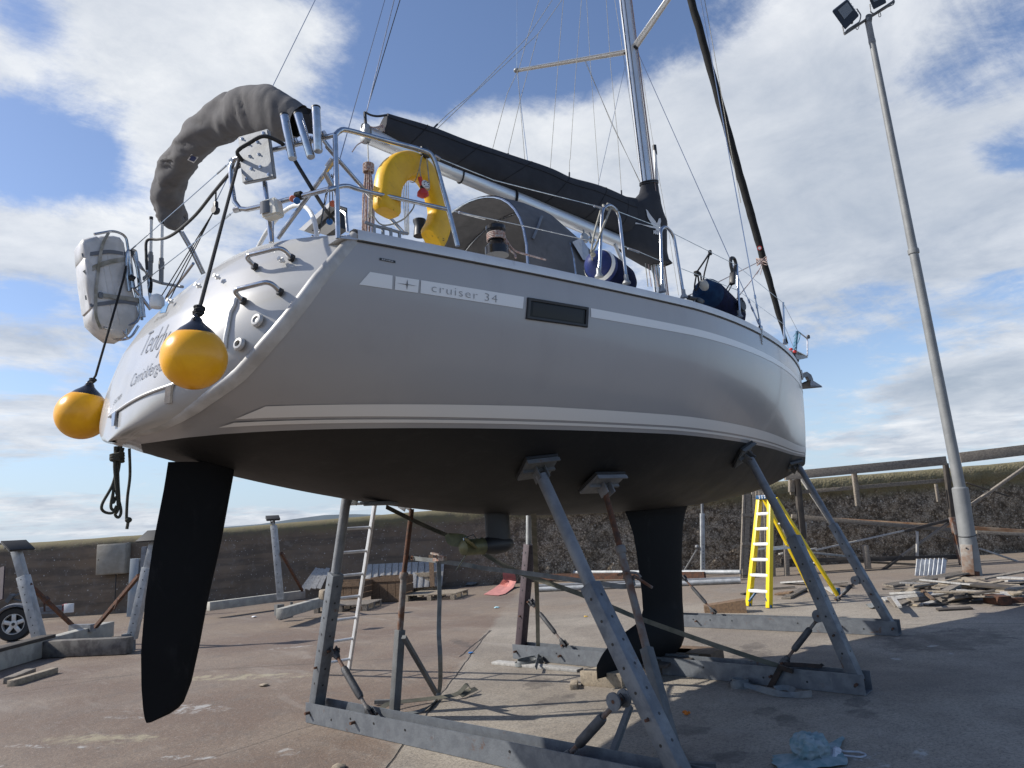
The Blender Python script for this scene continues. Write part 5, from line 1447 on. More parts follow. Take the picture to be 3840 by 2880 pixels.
# face normal turned slightly aft so that the inner edge shows
nrm = V((.30, -1, .05)).normalized()
cl = [q+V((0, (q.x-cl[20].x)*.25, 0)) for q in cl]
g = MB(); sweep_section(g, cl, .182, .115, nrm); bmesh.ops.subdivide_edges(g.bm, edges=[], cuts=1)
lb_ = obj('buoyancy_ring', g, yfoam, t, smooth=60)
lc = caster(lb_)
a, b_ = lc(px('C', 772, 985), .003), lc(px('C', 856, 1022), .003)
if a and b_:
    dd_ = b_-a
    def lpl(u, v_): return a+dd_*(u/dd_.length)+V((0, 0, 1))*v_+V((0, -.003, 0))
    wrap_text('lifebuoy_lettering', 'BALTIC', .022, lpl, ink, lb_, width=dd_.length, thin=.0012, shear=.1)
g = MB()
seam_ = [q-nrm*-.052 for q in cl]
g.tube([q+V((0, 0, 0)) for q in seam_[::2]], .0022, 5); obj('piping', g, mk('yellow_piping', (.35, .22, .01), .6), lb_)
g = MB(); c = PY(px('C', 715, 410), LBY-.03); g.box(c, (.06, .05, .07), bev=.012); g.ball(c+V((.03, 0, .0)), .03); hk = obj('holder_clip', g, black, t)
g = MB()
for q in (((700, 440), (690, 530), (712, 640), (730, 665), (755, 660), (750, 560), (738, 450)),): g.tube(spline([PY(px('C', *r_), LBY-.09) for r_ in q], 5), .004, 6)
g.tube(spline([PY(px('C', 710, 430), LBY-.08), PY(px('C', 660, 600), LBY-.07), PY(px('C', 620, 612), LBY-.02)], 5), .003, 6)
g.tube(spline([PY(px('C', 350, 820), LBY-.04), PY(px('C', 430, 910), LBY-.07), PY(px('C', 560, 880), LBY-.04), PY(px('C', 640, 800), LBY-.04), PY(px('C', 655, 740), LBY-.03)], 5), .005, 6)
for k in range(4): g.tube([PY(px('C', 345+k*5, 690), LBY-.065), PY(px('C', 335+k*8, 860), LBY-.06)], .0025, 5)
obj('lanyard', g, ropec, t)
g = MB(); c1, c2 = PY(px('C', 690, 580), LBY-.10), PY(px('C', 705, 640), LBY-.10); g.tube([c1, c2], .014, 10)
g.lathe([(.008, .0), (.022, .012), (.036, .03), (.038, .05), (.02, .062), (0, .065)], PY(px('C', 708, 655), LBY-.10), (.05, 0, -1), 18); obj('light_float', g, redp, t)
g = MB(); g.tube([c2, PY(px('C', 712, 668), LBY-.10)], .016, 10); obj('float_neck', g, black, t)
g = MB(); g.lathe([(.0, -.006), (.026, -.006), (.030, 0), (.026, .006), (0, .008)], PY(px('C', 730, 630), LBY-.12), (0, -1, .1), 20); d8 = obj('marker_disc', g, whitep, t)
g = MB()
for k in range(7): a_ = k*2*math.pi/7; g.lathe([(.004, 0), (.004, .002)], PY(px('C', 730, 630), LBY-.12)+V((math.cos(a_)*.018, -.008, math.sin(a_)*.018)), (0, -1, .1), 8)
obj('disc_holes', g, black, d8)

# liferaft canister on the port quarter
RY = 1.36
def rp_(x, y): return PY(px('R', x, y), RY)
cor = [rp_(352, 320), rp_(905, 270), rp_(1085, 1255), rp_(940, 1500), rp_(700, 1510), rp_(480, 1330)]
t = thing('liferaft_canister', 'dirty white strapped liferaft canister lashed to the port stern rail', 'liferaft', rp_(760, 1500))
ol = [(352, 350), (375, 305), (545, 265), (560, 285), (590, 262), (760, 262), (840, 285), (890, 350), (1000, 960), (1075, 1240), (1060, 1340), (960, 1490), (860, 1545), (720, 1530), (600, 1440), (490, 1330), (470, 1210), (480, 1190), (455, 1180), (400, 820), (375, 560), (388, 545), (366, 520)]
o3 = [rp_(*q) for q in ol]
cc = sum(o3, V())/len(o3)
g = MB(); rows = []
for dy, s_ in ((-.0, .0), (-.012, .86), (.0, .95), (.03, 1.0), (.24, 1.0), (.28, .95), (.30, .86), (.30, 0)):
    rows.append([cc+(q-cc)*s_+V((0, dy, 0)) for q in o3])
g.grid(rows, closed=True); can = obj('canister', g, raftm, t, smooth=40, weld=1e-5)
rc_ = caster(can)
def strap(name, pts, w_, mat, th=.004, side=(0, 0, 1), parent=t, off=.008):
    P = []
    for q in pts:
        h = rc_(px('R', *q), off); P.append(h if h else PY(px('R', *q), RY-.01))
    g = MB(); g.ribbon(spline(P, 4), w_, side, th); return obj(name, g, mat, parent)
strap('strap', [(368, 525), (520, 500), (700, 480), (900, 510)], .030, mk('slate_webbing', (.16, .175, .20), .9, var=.2))
strap('strap', [(398, 745), (540, 660), (720, 600), (915, 570)], .036, webl)
strap('strap', [(410, 1050), (580, 1025), (800, 1050), (980, 1070), (1105, 1095)], .036, webl)
strap('strap', [(465, 1150), (620, 1125), (850, 1100), (1050, 1130)], .030, MATS['slate_webbing'])
strap('strap', [(690, 240), (620, 360), (580, 520), (550, 740), (525, 960), (520, 1150), (535, 1290), (600, 1430)], .022, webl, side=(1, 0, 0), off=.013)
g = MB(); c = rc_(px('R', 582, 1025), .014) or rp_(582, 1025); g.box(c, (.03, .012, .05), bev=.003); obj('buckle', g, galv, t)
g = MB(); 
for dx in (0, 75):
    P = [rc_(px('R', 600+dx+(y-530)*.18, y), .002) for y in (530, 700, 850, 1000, 1150, 1300, 1400)]
    P = [q for q in P if q]; g.tube(P, .0025, 5)
obj('moulded_ribs', g, raftm, can)
g = MB(); g.tube(rnd_corner([rp_(500, 270)+V((0, -.02, 0)), rp_(760, 215), rp_(905, 280), rp_(1000, 900), rp_(1085, 1260), rp_(1040, 1360), rp_(720, 1450), rp_(620, 1420)], .07, 6), .011, 8)
g.tube(rnd_corner([rp_(720, 1450)+V((0, .1, 0)), rp_(800, 1560)+V((0, .06, 0)), rp_(960, 1560), rp_(1060, 1400)], .05, 6), .010, 8)
g.tube([rp_(840, 1440), rp_(920, 1530)], .008, 8); g.tube([rp_(910, 1440), rp_(905, 1530), rp_(940, 1560)], .008, 8)
obj('cradle_frame', g, steel, t)
g = MB(); g.tube(rnd_corner([rp_(925, 390)+V((.05, .1, 0)), rp_(990, 400)+V((.05, .1, 0)), rp_(1060, 900)+V((.05, .1, 0)), rp_(1150, 1290)+V((0, .1, 0))], .05, 5), .012, 8); obj('cradle_frame', g, steel, t)

# round yellow buoy fenders
def buoy(c, r, tilt, label, rope_pts):
    c = V(c); up_ = (V((0, 0, 1))+V(tilt)).normalized()
    t = thing('buoy_fender', label, 'buoy', c, 'round yellow buoys hung over the stern')
    pr = []
    for i in range(25):
        a_ = -math.pi/2+(math.pi*.80)*i/24
        pr.append((r*math.cos(a_), r*math.sin(a_)*1.0))
    g = MB(); g.lathe(pr, c, up_, 40, caps=True); bd = obj('buoy_body', g, orange, t, smooth=60)
    h0 = pr[-1][1]; r0 = pr[-1][0]
    g = MB(); g.lathe([(r0*1.0, h0), (r0*.80, h0+r*.13), (r0*.52, h0+r*.26), (r0*.33, h0+r*.36), (r0*.26, h0+r*.46), (r0*.2, h0+r*.50)], c, up_, 32)
    nk = obj('buoy_neck', g, mk('buoy_neck_black', (.02, .021, .026), .22), t, smooth=60) if 'buoy_neck_black' not in MATS else obj('buoy_neck', g, MATS['buoy_neck_black'], t, smooth=60)
    eye = c+up_*(h0+r*.44)
    g = MB(); s_ = up_.orthogonal(); g.tube([eye+s_*math.cos(a_)*r*.12+up_*math.sin(a_)*r*.12 for a_ in [j*math.pi/8 for j in range(16)]], r*.05, 8, closed=True); obj('eye', g, MATS['buoy_neck_black'], nk)
    g = MB(); P = [eye+up_*r*.02]+rope_pts; g.tube(P, .009, 8)
    for k in range(4): cc_ = P[0]+(P[1]-P[0]).normalized()*(.03+.016*k); g.tube([cc_+V((math.cos(a_), math.sin(a_), .2*math.cos(a_+k)))*(.015+.004*(k%2)) for a_ in [j*math.pi/4 for j in range(8)]], .009, 6, closed=True)
    obj('rope', g, ropek, t); return t
bn1 = PX(px('B', 1066, 540), .13); bn2 = PY(px('B', 293, 930), 1.12)
r1 = (proj(bn1)[0]-0); dep = (bn1-CAM).dot(fwd); r1 = 118.5/FPX*dep
top1 = UF('T', 325, 640)
buoy(bn1, r1, (.0, -.12, 0), 'larger round yellow buoy with black neck hanging against the white stern', [top1])
dep = (bn2-CAM).dot(fwd); r2 = 92.5/FPX*dep
e2_ = Q13('R', 918, 620)
buoy(bn2, r2, (.15, -.10, 0), 'smaller round yellow buoy hanging clear of the stern at far left', [PY(px('B', 385, 660), 1.2), PY(px('B', 575, 0), 1.3), e2_])

# fenders on the side deck
def fender(label, a, b_, r, body, capm, capfrac, ring=None):
    a, b_ = V(a), V(b_); ax = (b_-a).normalized(); ln = (b_-a).length
    t = thing('fender', label, 'fender', (a+b_)/2-V((0, 0, r)), 'fenders stowed on the side deck')
    pr = [(.02, -.02), (r*.35, 0), (r*.72, .05), (r*.95, .12), (r, .18), (r*1.02, ln*.5), (r, ln-.15), (r*.8, ln-.06), (r*.3, ln)]
    g = MB(); g.lathe([(q[0], q[1]) for q in pr if q[1] >= capfrac]+[], a, ax, 28); obj('fender_cover', g, body, t, smooth=60)
    cap = [q for q in pr if q[1] < capfrac]; kk = pr[len(cap)]; cap = cap+[(kk[0]*.99, kk[1]+.001)]
    g = MB(); g.lathe(cap, a, ax, 28); obj('fender_end', g, capm, t, smooth=60)
    if ring:
        g = MB(); g.lathe([(q[0]+.004, q[1]) for q in ((r*.88, .090), (r*.95, .112), (r*.98, .128))], a, ax, 28, caps=False); obj('white_ring', g, ring, t)
    return t
f1 = gun(px('D', 262, 880), .12); f2 = f1+V((.62, .0, -.20))
fa = PY(px('D', 225, 880), -1.45); fb_ = PY(px('D', 470, 1060), -1.28)
ft_ = fender('dark navy fender with blue and white end between the gate posts', fa, fb_, .135, navy, blue, .125, whitep)
g = MB(); g.tube(spline([fa, PY(px('D', 215, 830), -1.55)], 4), .008, 6); g.ball(PY(px('D', 228, 838), -1.53), .022); obj('rope', g, ropec, ft_)
fa = PY(px('D', 985, 1075), -1.42); fb_ = PY(px('D', 1215, 1290), -1.18)
ft_ = fender('faded blue fender slung from the guard wire near the bow', fa, fb_, .150, navy, fadeb, .14)
g = MB()
for q in (((985, 1060), (1000, 960), (1035, 830)), ((980, 1050), (970, 970), (945, 960)), ((945, 960), (1000, 880), (1035, 825)), ((945, 965), (930, 1060), (940, 1085), (960, 1040), (950, 965))):
    g.tube(spline([PY(px('D', *r_), -1.5) for r_ in q], 5), .008, 6)
g.box(PY(px('D', 1037, 825), -1.5), (.03, .03, .05), bev=.008); g.box(PY(px('D', 945, 970), -1.5), (.05, .04, .05), bev=.01)
obj('rope', g, ropek, ft_)
g = MB(); c = PY(px('D', 995, 1050), -1.50); g.ball(c, .06, (1.1, .6, .9)); obj('bare_end', g, mk('cream_vinyl', (.45, .42, .36), .6), ft_)
# black snap hook on the third stanchion
hx = PY(px('D', 1205, 900), -1.48)
t = thing('snap_hook', 'large black plastic hook clipped on the guard wire near the bow', 'hook', hx)
g = MB(); g.tube(spline([hx+V((a_, 0, b2)) for a_, b2 in ((-.06, -.10), (-.075, -.02), (-.05, .045), (.01, .05), (.03, 0), (.0, -.05), (-.03, -.10))], 5), .017, 8); g.bar(hx+V((-.05, 0, -.10)), hx+V((-.10, 0, -.24)), .06, .04, bev=.015); obj('hook_body', g, black, t)
g = MB()
for k in (-.02, .02): g.tube([hx+V((-.10+k, 0, -.22)), PY(px('D', 1140+k*600, 1115), -1.45)], .006, 6)
obj('rope', g, ropek, t)
g = MB(); c = PY(px('D', 1255, 1190), -1.47); g.lathe([(.055, -.02), (.07, 0), (.055, .02)], c, (0, 1, 0), 18); g.box(c+V((0, 0, .05)), (.04, .04, .06), bev=.01)
blk = obj('rope_block', g, black); tag(blk, 'black block at the foot of the third stanchion from the stern', 'block')
blk.parent = yacht; blk.matrix_parent_inverse = yacht.matrix_basis.inverted(); del blk['category']; del blk['label']
# furling line blob by the cleat
g = MB(); g.tube(spline([PY(px('D', 885, 1135), -1.58), PY(px('D', 925, 1145), -1.58), PY(px('D', 960, 1150), -1.58), PY(px('D', 985, 1165), -1.57)], 5), .02, 8); g.box(PY(px('D', 955, 1160), -1.58), (.10, .05, .05), bev=.015); obj('jammer', g, black, yacht)

# mooring line hanging under the transom
ct = PY(px('B', 545, 1145), -.05)
t = thing('coiled_mooring_line', 'olive rope coil hanging under the stern beside the rudder', 'rope', ct)
def BY(x, y, yy=-.05): return PY(px('B', x, y), yy)
g = MB()
for q in (((545, 1150), (530, 1300), (500, 1420), (430, 1550), (440, 1600), (500, 1610), (530, 1560)), ((560, 1150), (545, 1300), (510, 1450), (490, 1560), (510, 1590), (545, 1560), (540, 1400), (535, 1250)), ((530, 1150), (515, 1290), (540, 1560), (520, 1620), (545, 1640), (560, 1590), (530, 1450), (525, 1300)),
          ((575, 1160), (560, 1220), (535, 1320), (545, 1500), (550, 1560)), ((540, 1150), (525, 1300), (505, 1480), (505, 1540), (525, 1500)), ((520, 1150), (520, 1230), (520, 1330), (530, 1480))):
    g.tube(spline([BY(*r_, yy=-.05+random.uniform(-.015, .015)) for r_ in q], 6), .0085, 7)
for k in range(4):
    c = BY(533, 1205+k*14); g.tube([c+V((math.cos(a_)*.034, math.sin(a_)*.034, .006*math.cos(a_+k))) for a_ in [j*math.pi/6 for j in range(12)]], .009, 6, closed=True)
obj('coil', g, ropeg, t)
g = MB(); g.tube(spline([BY(618, 1165), BY(622, 1350), BY(605, 1500), BY(598, 1640), PY(px('G', 878, 80), -.05)], 6), .0085, 7); c = PY(px('G', 888, 92), -.05); g.ball(c, .020, (1, 1, .9)); g.tube([c, PY(px('G', 877, 155), -.05)], .009, 7); obj('rope_tail', g, ropeg, t)

# ------------------------------------------------------------------ boat stands
def holes(g, a, b_, n_, side, r=.009, off=.0575, t0=.1, t1=.95):
    for k in range(n_):
        c = lerp(a, b_, t0+(t1-t0)*k/(n_-1)); g.lathe([(r, 0), (r, .0015)], c+side*off, side, 10)
def turnbuckle(parent, a, b_, mat=darkgalv, r=.030):
    a, b_ = V(a), V(b_); d = (b_-a); L_ = d.length; n_ = d/L_
    g = MB(); g.lathe([(r*.8, L_*.26), (r, L_*.30), (r, L_*.68), (r*.8, L_*.72)], a, n_, 16)
    br = obj('brace', g, mat, parent)
    g = MB(); g.tube([a, a+n_*L_*.28], r*.5, 10); g.tube([a+n_*L_*.70, b_], r*.5, 10); obj('threaded_rod', g, rustg, br)
    for q, s_ in ((a, 1), (b_, -1)):
        g = MB()
        g.lathe([(r*.95, L_*.05), (r*1.0, L_*.08), (r*.7, L_*.13)], q, n_*s_, 12)
        u = n_.orthogonal().normalized()
        sdv = V((1, 0, 0))
        for k in (-1, 1): g.bar(q-n_*s_*.02+sdv*.026*k, q+n_*s_*L_*.07+sdv*.026*k, .06, .010, up=sdv)
        obj('end_fork', g, mat, br)
    g = MB()
    for q in (a, b_): g.tube([q-V((.06, 0, 0)), q+V((.06, 0, 0))], .012, 8)
    obj('pin', g, rust, br)
def pad(parent, c, nrm, w_, h_, mat=galv2, rot=0.0):
    c, n_ = V(c), V(nrm).normalized(); u = n_.cross(V((0, 0, 1))).normalized(); v_ = u.cross(n_)
    u, v_ = u*math.cos(rot)+v_*math.sin(rot), v_*math.cos(rot)-u*math.sin(rot)
    R = Matrix((u, v_, n_)).transposed()
    g = MB(); g.box(c-n_*.012, (w_, h_, .022), R, .003); p1 = obj('pad', g, rubber, parent)
    g = MB(); g.box(c-n_*.034, (w_*.97, h_*.97, .018), R, .003); g.box(c-n_*.05, (w_*1.0, .02, .03), R); g.box(c-n_*.050+v_*h_*.48, (w_, .012, .03), R); obj('pad_plate', g, mat, p1)
    g = MB()
    for s_ in (-1, 1): g.box(c-n_*.085+u*.038*s_, (.009, .10, .11), R, .002)
    obj('pad_bracket', g, mat, p1)
    return p1
def leg(parent, foot, sq, top, hullp, hn, mat=galv, mat2=galvl, w_=.108, r=.043, nh=7, padsz=(.26, .26), prot=0.0, side=None):
    foot, sq, top = V(foot), V(sq), V(top)
    ax = (sq-foot).normalized()
    g = MB(); g.bar(foot, sq, w_, w_, up=(1, 0, 0), bev=.008); lg = obj('leg', g, mat, parent)
    g = MB(); g.tube([sq-ax*.1, top], r, 20); obj('inner_tube', g, mat2, lg)
    yv = V((1, 0, 0)).cross(ax).normalized()
    g = MB()
    for sd_ in (V((-1, 0, 0)), yv, -yv):
        for k in range(nh):
            c = lerp(foot, sq, .18+.74*k/(nh-1)); g.lathe([(.010, 0), (.010, .0015)], c+sd_*(w_/2), sd_, 10)
    obj('bolt_hole', g, black, lg)
    g = MB(); c = lerp(foot, sq, .30); g.tube([c-V((w_*.75, 0, 0)), c-V((w_*.4, 0, 0))], .010, 8); g.tube([c+V((w_*.75, 0, 0)), c+V((w_*.4, 0, 0))], .010, 8); obj('pin', g, rust, lg)
    pad(lg, hullp, hn, *padsz, rot=prot)
    return lg
def boat_stand(label, P, S_, mat=galv, wallH=.165, gap=.19):
    """base: two flanges of an open channel from port end P to starboard end S_ (ground points)"""
    P, S_ = V(P), V(S_); d = (S_-P).normalized(); n_ = V((-d.y, d.x, 0))
    t = thing('boat_stand', label, 'boat stand', (P+S_)/2, 'steel stands holding up the yacht')
    g = MB()
    for k in (-1, 1): g.bar(P+n_*gap/2*k+V((0, 0, wallH/2+.004)), S_+n_*gap/2*k+V((0, 0, wallH/2+.004)), .008, wallH)
    g.bar(P+V((0, 0, .010)), S_+V((0, 0, .010)), gap-.008, .008)
    bs_o = obj('base_channel', g, mat, t)
    g = MB()
    for f in (.02, .10, .17, .25, .35, .63, .78, .88, .98):
        for k in (-1, 1):
            c = lerp(P, S_, f)+V((0, 0, .11 if int(f*100) % 2 else .07)); sd_ = n_*k; g.lathe([(.010, 0), (.010, .0015)], c+sd_*(gap/2+.0045), sd_, 10)
    obj('bolt_hole', g, black, bs_o)
    g = MB()
    for f in (.015, .185, .80, .985):
        c = lerp(P, S_, f)+V((0, 0, .09)); g.tube([c-n_*(gap/2+.05), c+n_*(gap/2+.05)], .013, 8)
    obj('bolt', g, rust, bs_o)
    return t, d, n_
def hull_at(x, y):
    """hull bottom point at station x, half breadth y (signed)"""
    lo, hi = prof(x)[2], prof(x)[1]
    for _ in range(40):
        m_ = (lo+hi)/2
        if hy(x, m_) < abs(y): lo = m_
        else: hi = m_
    s_ = 1 if y > 0 else -1
    return P_(x, y, lo), hnorm(x, lo, s_)
def lug(parent, c, mat=galv):
    for k in (-1, 1):
        g = MB(); g.lathe([(.055, -.006), (.055, .006)], V(c)+V((k*.052, 0, 0)), (1, 0, 0), 18)
        o = obj('lug', g, mat, parent)
    return o
# stand 1 (aft)
P1, S1 = V((2.34, 1.48, 0)), V((2.76, -2.30, 0))
t1, d1, n1 = boat_stand('nearest steel boat stand under the stern with its base crossing the foreground', P1, S1)
footS = V((2.72, -2.16, .10))
hp_, hn_ = hull_at(2.81, -1.05); tpS = hp_+hn_*.10
sqS = PX((2212, 2192), 2.76)
leg(t1, footS, sqS, tpS, hp_, -hn_, r=.045, padsz=(.27, .24), prot=.15)
footP = PZ(px('H', 345, 1560), .12); hp_, hn_ = hull_at(2.46, .93)
topP = hp_+hn_*.09; sqP = PP(px('H', 478, 645), (2.33, .9, 1.2), (1, .2, 0))
leg(t1, footP, sqP, PP((1302, 1850), (2.42, .9, 1.95), (1, .2, 0)), hp_, -hn_, padsz=(.24, .24))
turnbuckle(t1, PP(px('N', 430, 490), P1+V((0, 0, .1)), n1), PP(px('N', 222, 130), footP+V((0, -.05, 0)), n1), r=.032)
la = PP(px('N', 1500, 735), lerp(P1, S1, .83)+V((0, 0, .12)), n1); lb2 = PP(px('N', 1800, 405), footS+V((.02, 0, 0)), n1)
turnbuckle(t1, la, lb2, r=.034); lug(t1, lb2)
# stand 2 (middle)
P2, S2 = V((5.28, 1.92, 0)), V((5.62, -2.08, 0))
t2, d2, n2 = boat_stand('middle steel boat stand with its base running under the keel', P2, S2)
hp_, hn_ = hull_at(5.91, -1.01); 
footS = V((5.60, -2.0, .10)); sqS = PX(px('F', 668, 735), 5.72)
leg(t2, footS, sqS, hp_+hn_*.11, hp_, -hn_, padsz=(.24, .26), prot=.5)
hp_, hn_ = hull_at(5.4, 1.05); footP = PX(px('H', 1757, 1150), 5.32); sqP = PX(px('H', 1815, 445), 5.36)
leg(t2, footP, sqP, PX(px('H', 1812, 240), 5.38), hp_, -hn_, mat=redlead, mat2=galvb, w_=.105, r=.034)
turnbuckle(t2, PX(px('H', 2060, 1140), 5.33), PX(px('H', 1825, 840), 5.34), r=.026)
ub = PX(px('M', 1040, 318), 5.66); turnbuckle(t2, PX(px('M', 830, 590), 5.55), ub, r=.030); lug(t2, ub)
# stand 3 (forward)
P3, S3 = V((8.06, 1.75, 0)), V((8.52, -1.36, 0))
t3, d3, n3 = boat_stand('farthest steel boat stand under the bow in front of the yellow stepladder', P3, S3)
hp_, hn_ = hull_at(8.85, -.22)
footS = V((8.5, -1.28, .10)); sqS = PX(px('F', 932, 652), 8.62)
leg(t3, footS, sqS, PX(px('F', 712, 275), 8.80), PX(px('F', 665, 250), 8.86), V((.2, .55, .9)), w_=.098, r=.038, padsz=(.20, .22), prot=.3)
hp_, hn_ = hull_at(8.3, .45); leg(t3, PX(px('I', 1345, 1310), 8.06), PX(px('I', 1358, 800), 8.08), PX(px('I', 1366, 560), 8.10), hp_, -hn_, w_=.098)
ub = PX(px('Q', 1620, 870), 8.55); turnbuckle(t3, PX(px('Q', 1390, 1095), 8.48), ub, r=.026); lug(t3, ub)
turnbuckle(t3, PX(px('I', 1620, 1285), 8.12), PX(px('I', 1405, 1040), 8.10), r=.024)
# slim rusty props
def prop(label, top, collar, sqtop, foot, padn, padc, bars, padsz):
    t = thing('prop_stand', label, 'prop stand', (foot[0], foot[1], 0), 'slim rusty props under the yacht')
    top, collar, sqtop, foot = map(V, (top, collar, sqtop, foot))
    g = MB(); g.tube([top, collar], .024, 14); it = obj('screw_tube', g, rust, t)
    g = MB(); g.tube([collar, sqtop], .030, 14); obj('middle_tube', g, rustg, it)
    g = MB(); g.lathe([(.038, -.03), (.042, -.02), (.042, .02), (.036, .03)], collar, top-collar, 14); obj('collar', g, rustg, it)
    g = MB(); g.bar(sqtop, foot, .075, .075, up=(1, 0, 0), bev=.006); lg = obj('leg', g, galv2, t)
    g = MB()
    for a, b_ in bars: g.bar(a, b_, .04, .035, up=(0, 0, 1))
    obj('foot_bar', g, galv2, t)
    if padc is not None: pad(it, padc, padn, *padsz, mat=galvl)
    return t
def X_(k, x, y, X): return PX(px(k, x, y), X)
hp_, hn_ = hull_at(3.62, -.98)
ft2 = PZ(px('N', 2120, 735), .02)
prop('rusty starboard prop with a flat square head beside the nearest stand', X_('I', 858, 430, 3.60), X_('I', 972, 850, 3.56), X_('I', 1150, 1530, 3.46), ft2, -hn_, hp_+hn_*.015, [(PZ(px('N', 2140, 745), .03), PZ(px('N', 1700, 745), .03)), (PZ(px('N', 1750, 740), .04), PP(px('N', 1862, 440), ft2, (1, 0, 0))), (PZ(px('N', 2120, 760), .03), PZ(px('J', 2330, 930), .03))], (.34, .26))
ft3 = PZ(px('H', 884, 1600), .02)
hp_, hn_ = hull_at(3.05, .93)
prop('rusty port prop standing in front of the wooden crates', X_('H', 1003, 200, 3.05), X_('H', 948, 660, 2.98), X_('H', 922, 1035, 2.94), ft3, -hn_, hp_+hn_*.01, [(PZ(px('H', 748, 1535), .03), PZ(px('H', 900, 1530), .03)), (PZ(px('H', 1175, 1480), .03), PP(px('H', 948, 1085), ft3, (1, 0, 0)))], (.24, .24))
# ------------------------------------------------------------------ straps
def strp(label, pts, w_, mat, side, k=5, group=None, th=.004):
    g = MB(); g.ribbon(spline(pts, k), w_, side, th); o = obj('webbing_strap', g, mat); tag(o, label, 'strap', group); return o
strp('long olive webbing strap stretched diagonally under the hull from port stand to middle stand', [X_('H', 825, 185, 2.75), X_('H', 1100, 320, 3.2), X_('H', 1400, 450, 3.7), X_('H', 1700, 620, 4.0), X_('H', 2170, 790, 4.3), X_('I', 1060, 1310, 4.7), X_('M', 20, 345, 4.95), X_('M', 400, 480, 5.2), X_('M', 800, 612, 5.5)], .045, webd, (0, .3, 1))
strp('olive strap hanging straight down from the near starboard pad to the middle stand base', [X_('I', 355, 340, 2.95), X_('I', 375, 700, 3.9), X_('I', 395, 1200, 5.0), X_('I', 402, 1560, 5.33)], .05, webd, (.3, -1, 0))
strp('grey horizontal strap wrapped from the rusty port prop to the rusty starboard prop', [X_('H', 958, 535, 3.02), X_('H', 1180, 560, 3.06), X_('H', 1400, 590, 3.12), X_('I', 0, 975, 3.2), X_('I', 300, 1010, 3.3), X_('I', 800, 1080, 3.46), X_('I', 980, 1105, 3.52), X_('I', 1060, 1085, 3.55), X_('I', 1060, 1050, 3.58), X_('I', 990, 1040, 3.56)], .038, web, (0, 0, 1))
strp('grey strap dangling from the ratchet down to a loose tail on the ground', [X_('H', 1190, 570, 3.06), X_('H', 1195, 800, 3.04), X_('H', 1190, 1050, 3.02), X_('H', 1200, 1250, 3.0), PZ(px('H', 1190, 1470), .06), PZ(px('H', 1100, 1580), .02), PZ(px('H', 905, 1625), .02)], .040, web, [(1, -.4, 0)]*22+[(0.6, -.2, .5)]*4+[(0.3, .8, .3)]*5)
strp('crumpled grey strap lying across the ground beside the port prop foot', [PZ(px('H', 770, 1600), .03), PZ(px('H', 850, 1545), .06), PZ(px('H', 1050, 1520), .04), PZ(px('H', 1250, 1495), .04), PZ(px('H', 1330, 1470), .05), PZ(px('H', 1385, 1415), .10), PZ(px('H', 1400, 1450), .05), PZ(px('H', 1340, 1490), .03), PZ(px('H', 1450, 1440), .03)], .05, webd, (.3, .8, .4))
t = thing('ratchet_buckle', 'pale ratchet buckle on the strap in front of the wooden pallets', 'ratchet', X_('H', 1190, 545, 3.06))
g = MB(); g.bar(X_('H', 1140, 505, 3.05), X_('H', 1235, 530, 3.05), .03, .014); g.bar(X_('H', 1160, 550, 3.05), X_('H', 1235, 545, 3.05), .04, .03); g.tube([X_('H', 1175, 530, 3.02), X_('H', 1175, 530, 3.10)], .016, 8); obj('ratchet_handle', g, mk('ratchet_zinc', (.35, .32, .28), .6, .3, col2=(.25, .12, .08), vs=40), t)
g = MB(); g.tube([X_('H', 1005, 540, 3.02)+V((0, math.cos(a_)*.018, math.sin(a_)*.018)) for a_ in [j*math.pi/4 for j in range(8)]], .005, 6, closed=True); obj('hook', g, rust, t)
t = thing('rusty_hook_bar', 'grey bar hook sticking out of the strap at the starboard prop', 'hook', X_('I', 1060, 1030, 3.55))
g = MB(); g.tube([X_('I', 1062, 1030, 3.57), X_('I', 1190, 1112, 3.70)], .012, 8); g.tube(spline([X_('I', 955, 1025, 3.53), X_('I', 1010, 1010, 3.5), X_('I', 1080, 1012, 3.57), X_('I', 1112, 1040, 3.6)], 5), .010, 8); obj('hook_rod', g, rustg, t)
def coil(label, c, n_, r, w_, mat, sp=1.0, seed=1, tails=(), k=None):
    random.seed(seed); c = V(c); t = thing('strap_coil', label, 'strap', c)
    g = MB(); P = []
    for i in range(n_*8):
        a_ = i/8*2*math.pi; rr = r*(1+.22*math.sin(i*.23+seed))*(.95+.1*random.random()); P.append(c+V((math.cos(a_)*rr*sp+i*.003, math.sin(a_)*rr, .028+.018*math.sin(a_*.6+seed))))
    g.ribbon(spline(P, 3), w_, (0.2, .2, 1), .004)
    for T_ in tails: g.ribbon(spline(T_, 5), w_, (.3, .6, .5), .004)
    obj('webbing', g, mat, t); random.seed(11); return t
coil('grey strap coiled loosely on the plank at the middle stand', PZ(px('H', 1790, 1280), 0), 4, .10, .042, web, 1.6, 3, [[PZ(px('H', 1860, 1300), .06), X_('H', 1885, 1200, 5.3)]])
coil('beige strap roll and tail lying by the starboard end of the middle base', PZ(px('M', 570, 735), 0), 3, .075, .055, web, 1.1, 5, [[PZ(px('M', 600, 720), .07), PZ(px('M', 680, 740), .04), PZ(px('M', 800, 770), .03), PZ(px('M', 900, 778), .02), PZ(px('M', 990, 770), .05)], [PZ(px('M', 780, 740), .05), PZ(px('M', 840, 735), .04), PZ(px('M', 890, 755), .02)]])
t = thing('rusty_strap_ratchet', 'dark rusty ratchet gripping the starboard end of the middle base', 'ratchet', X_('M', 800, 640, 5.45))
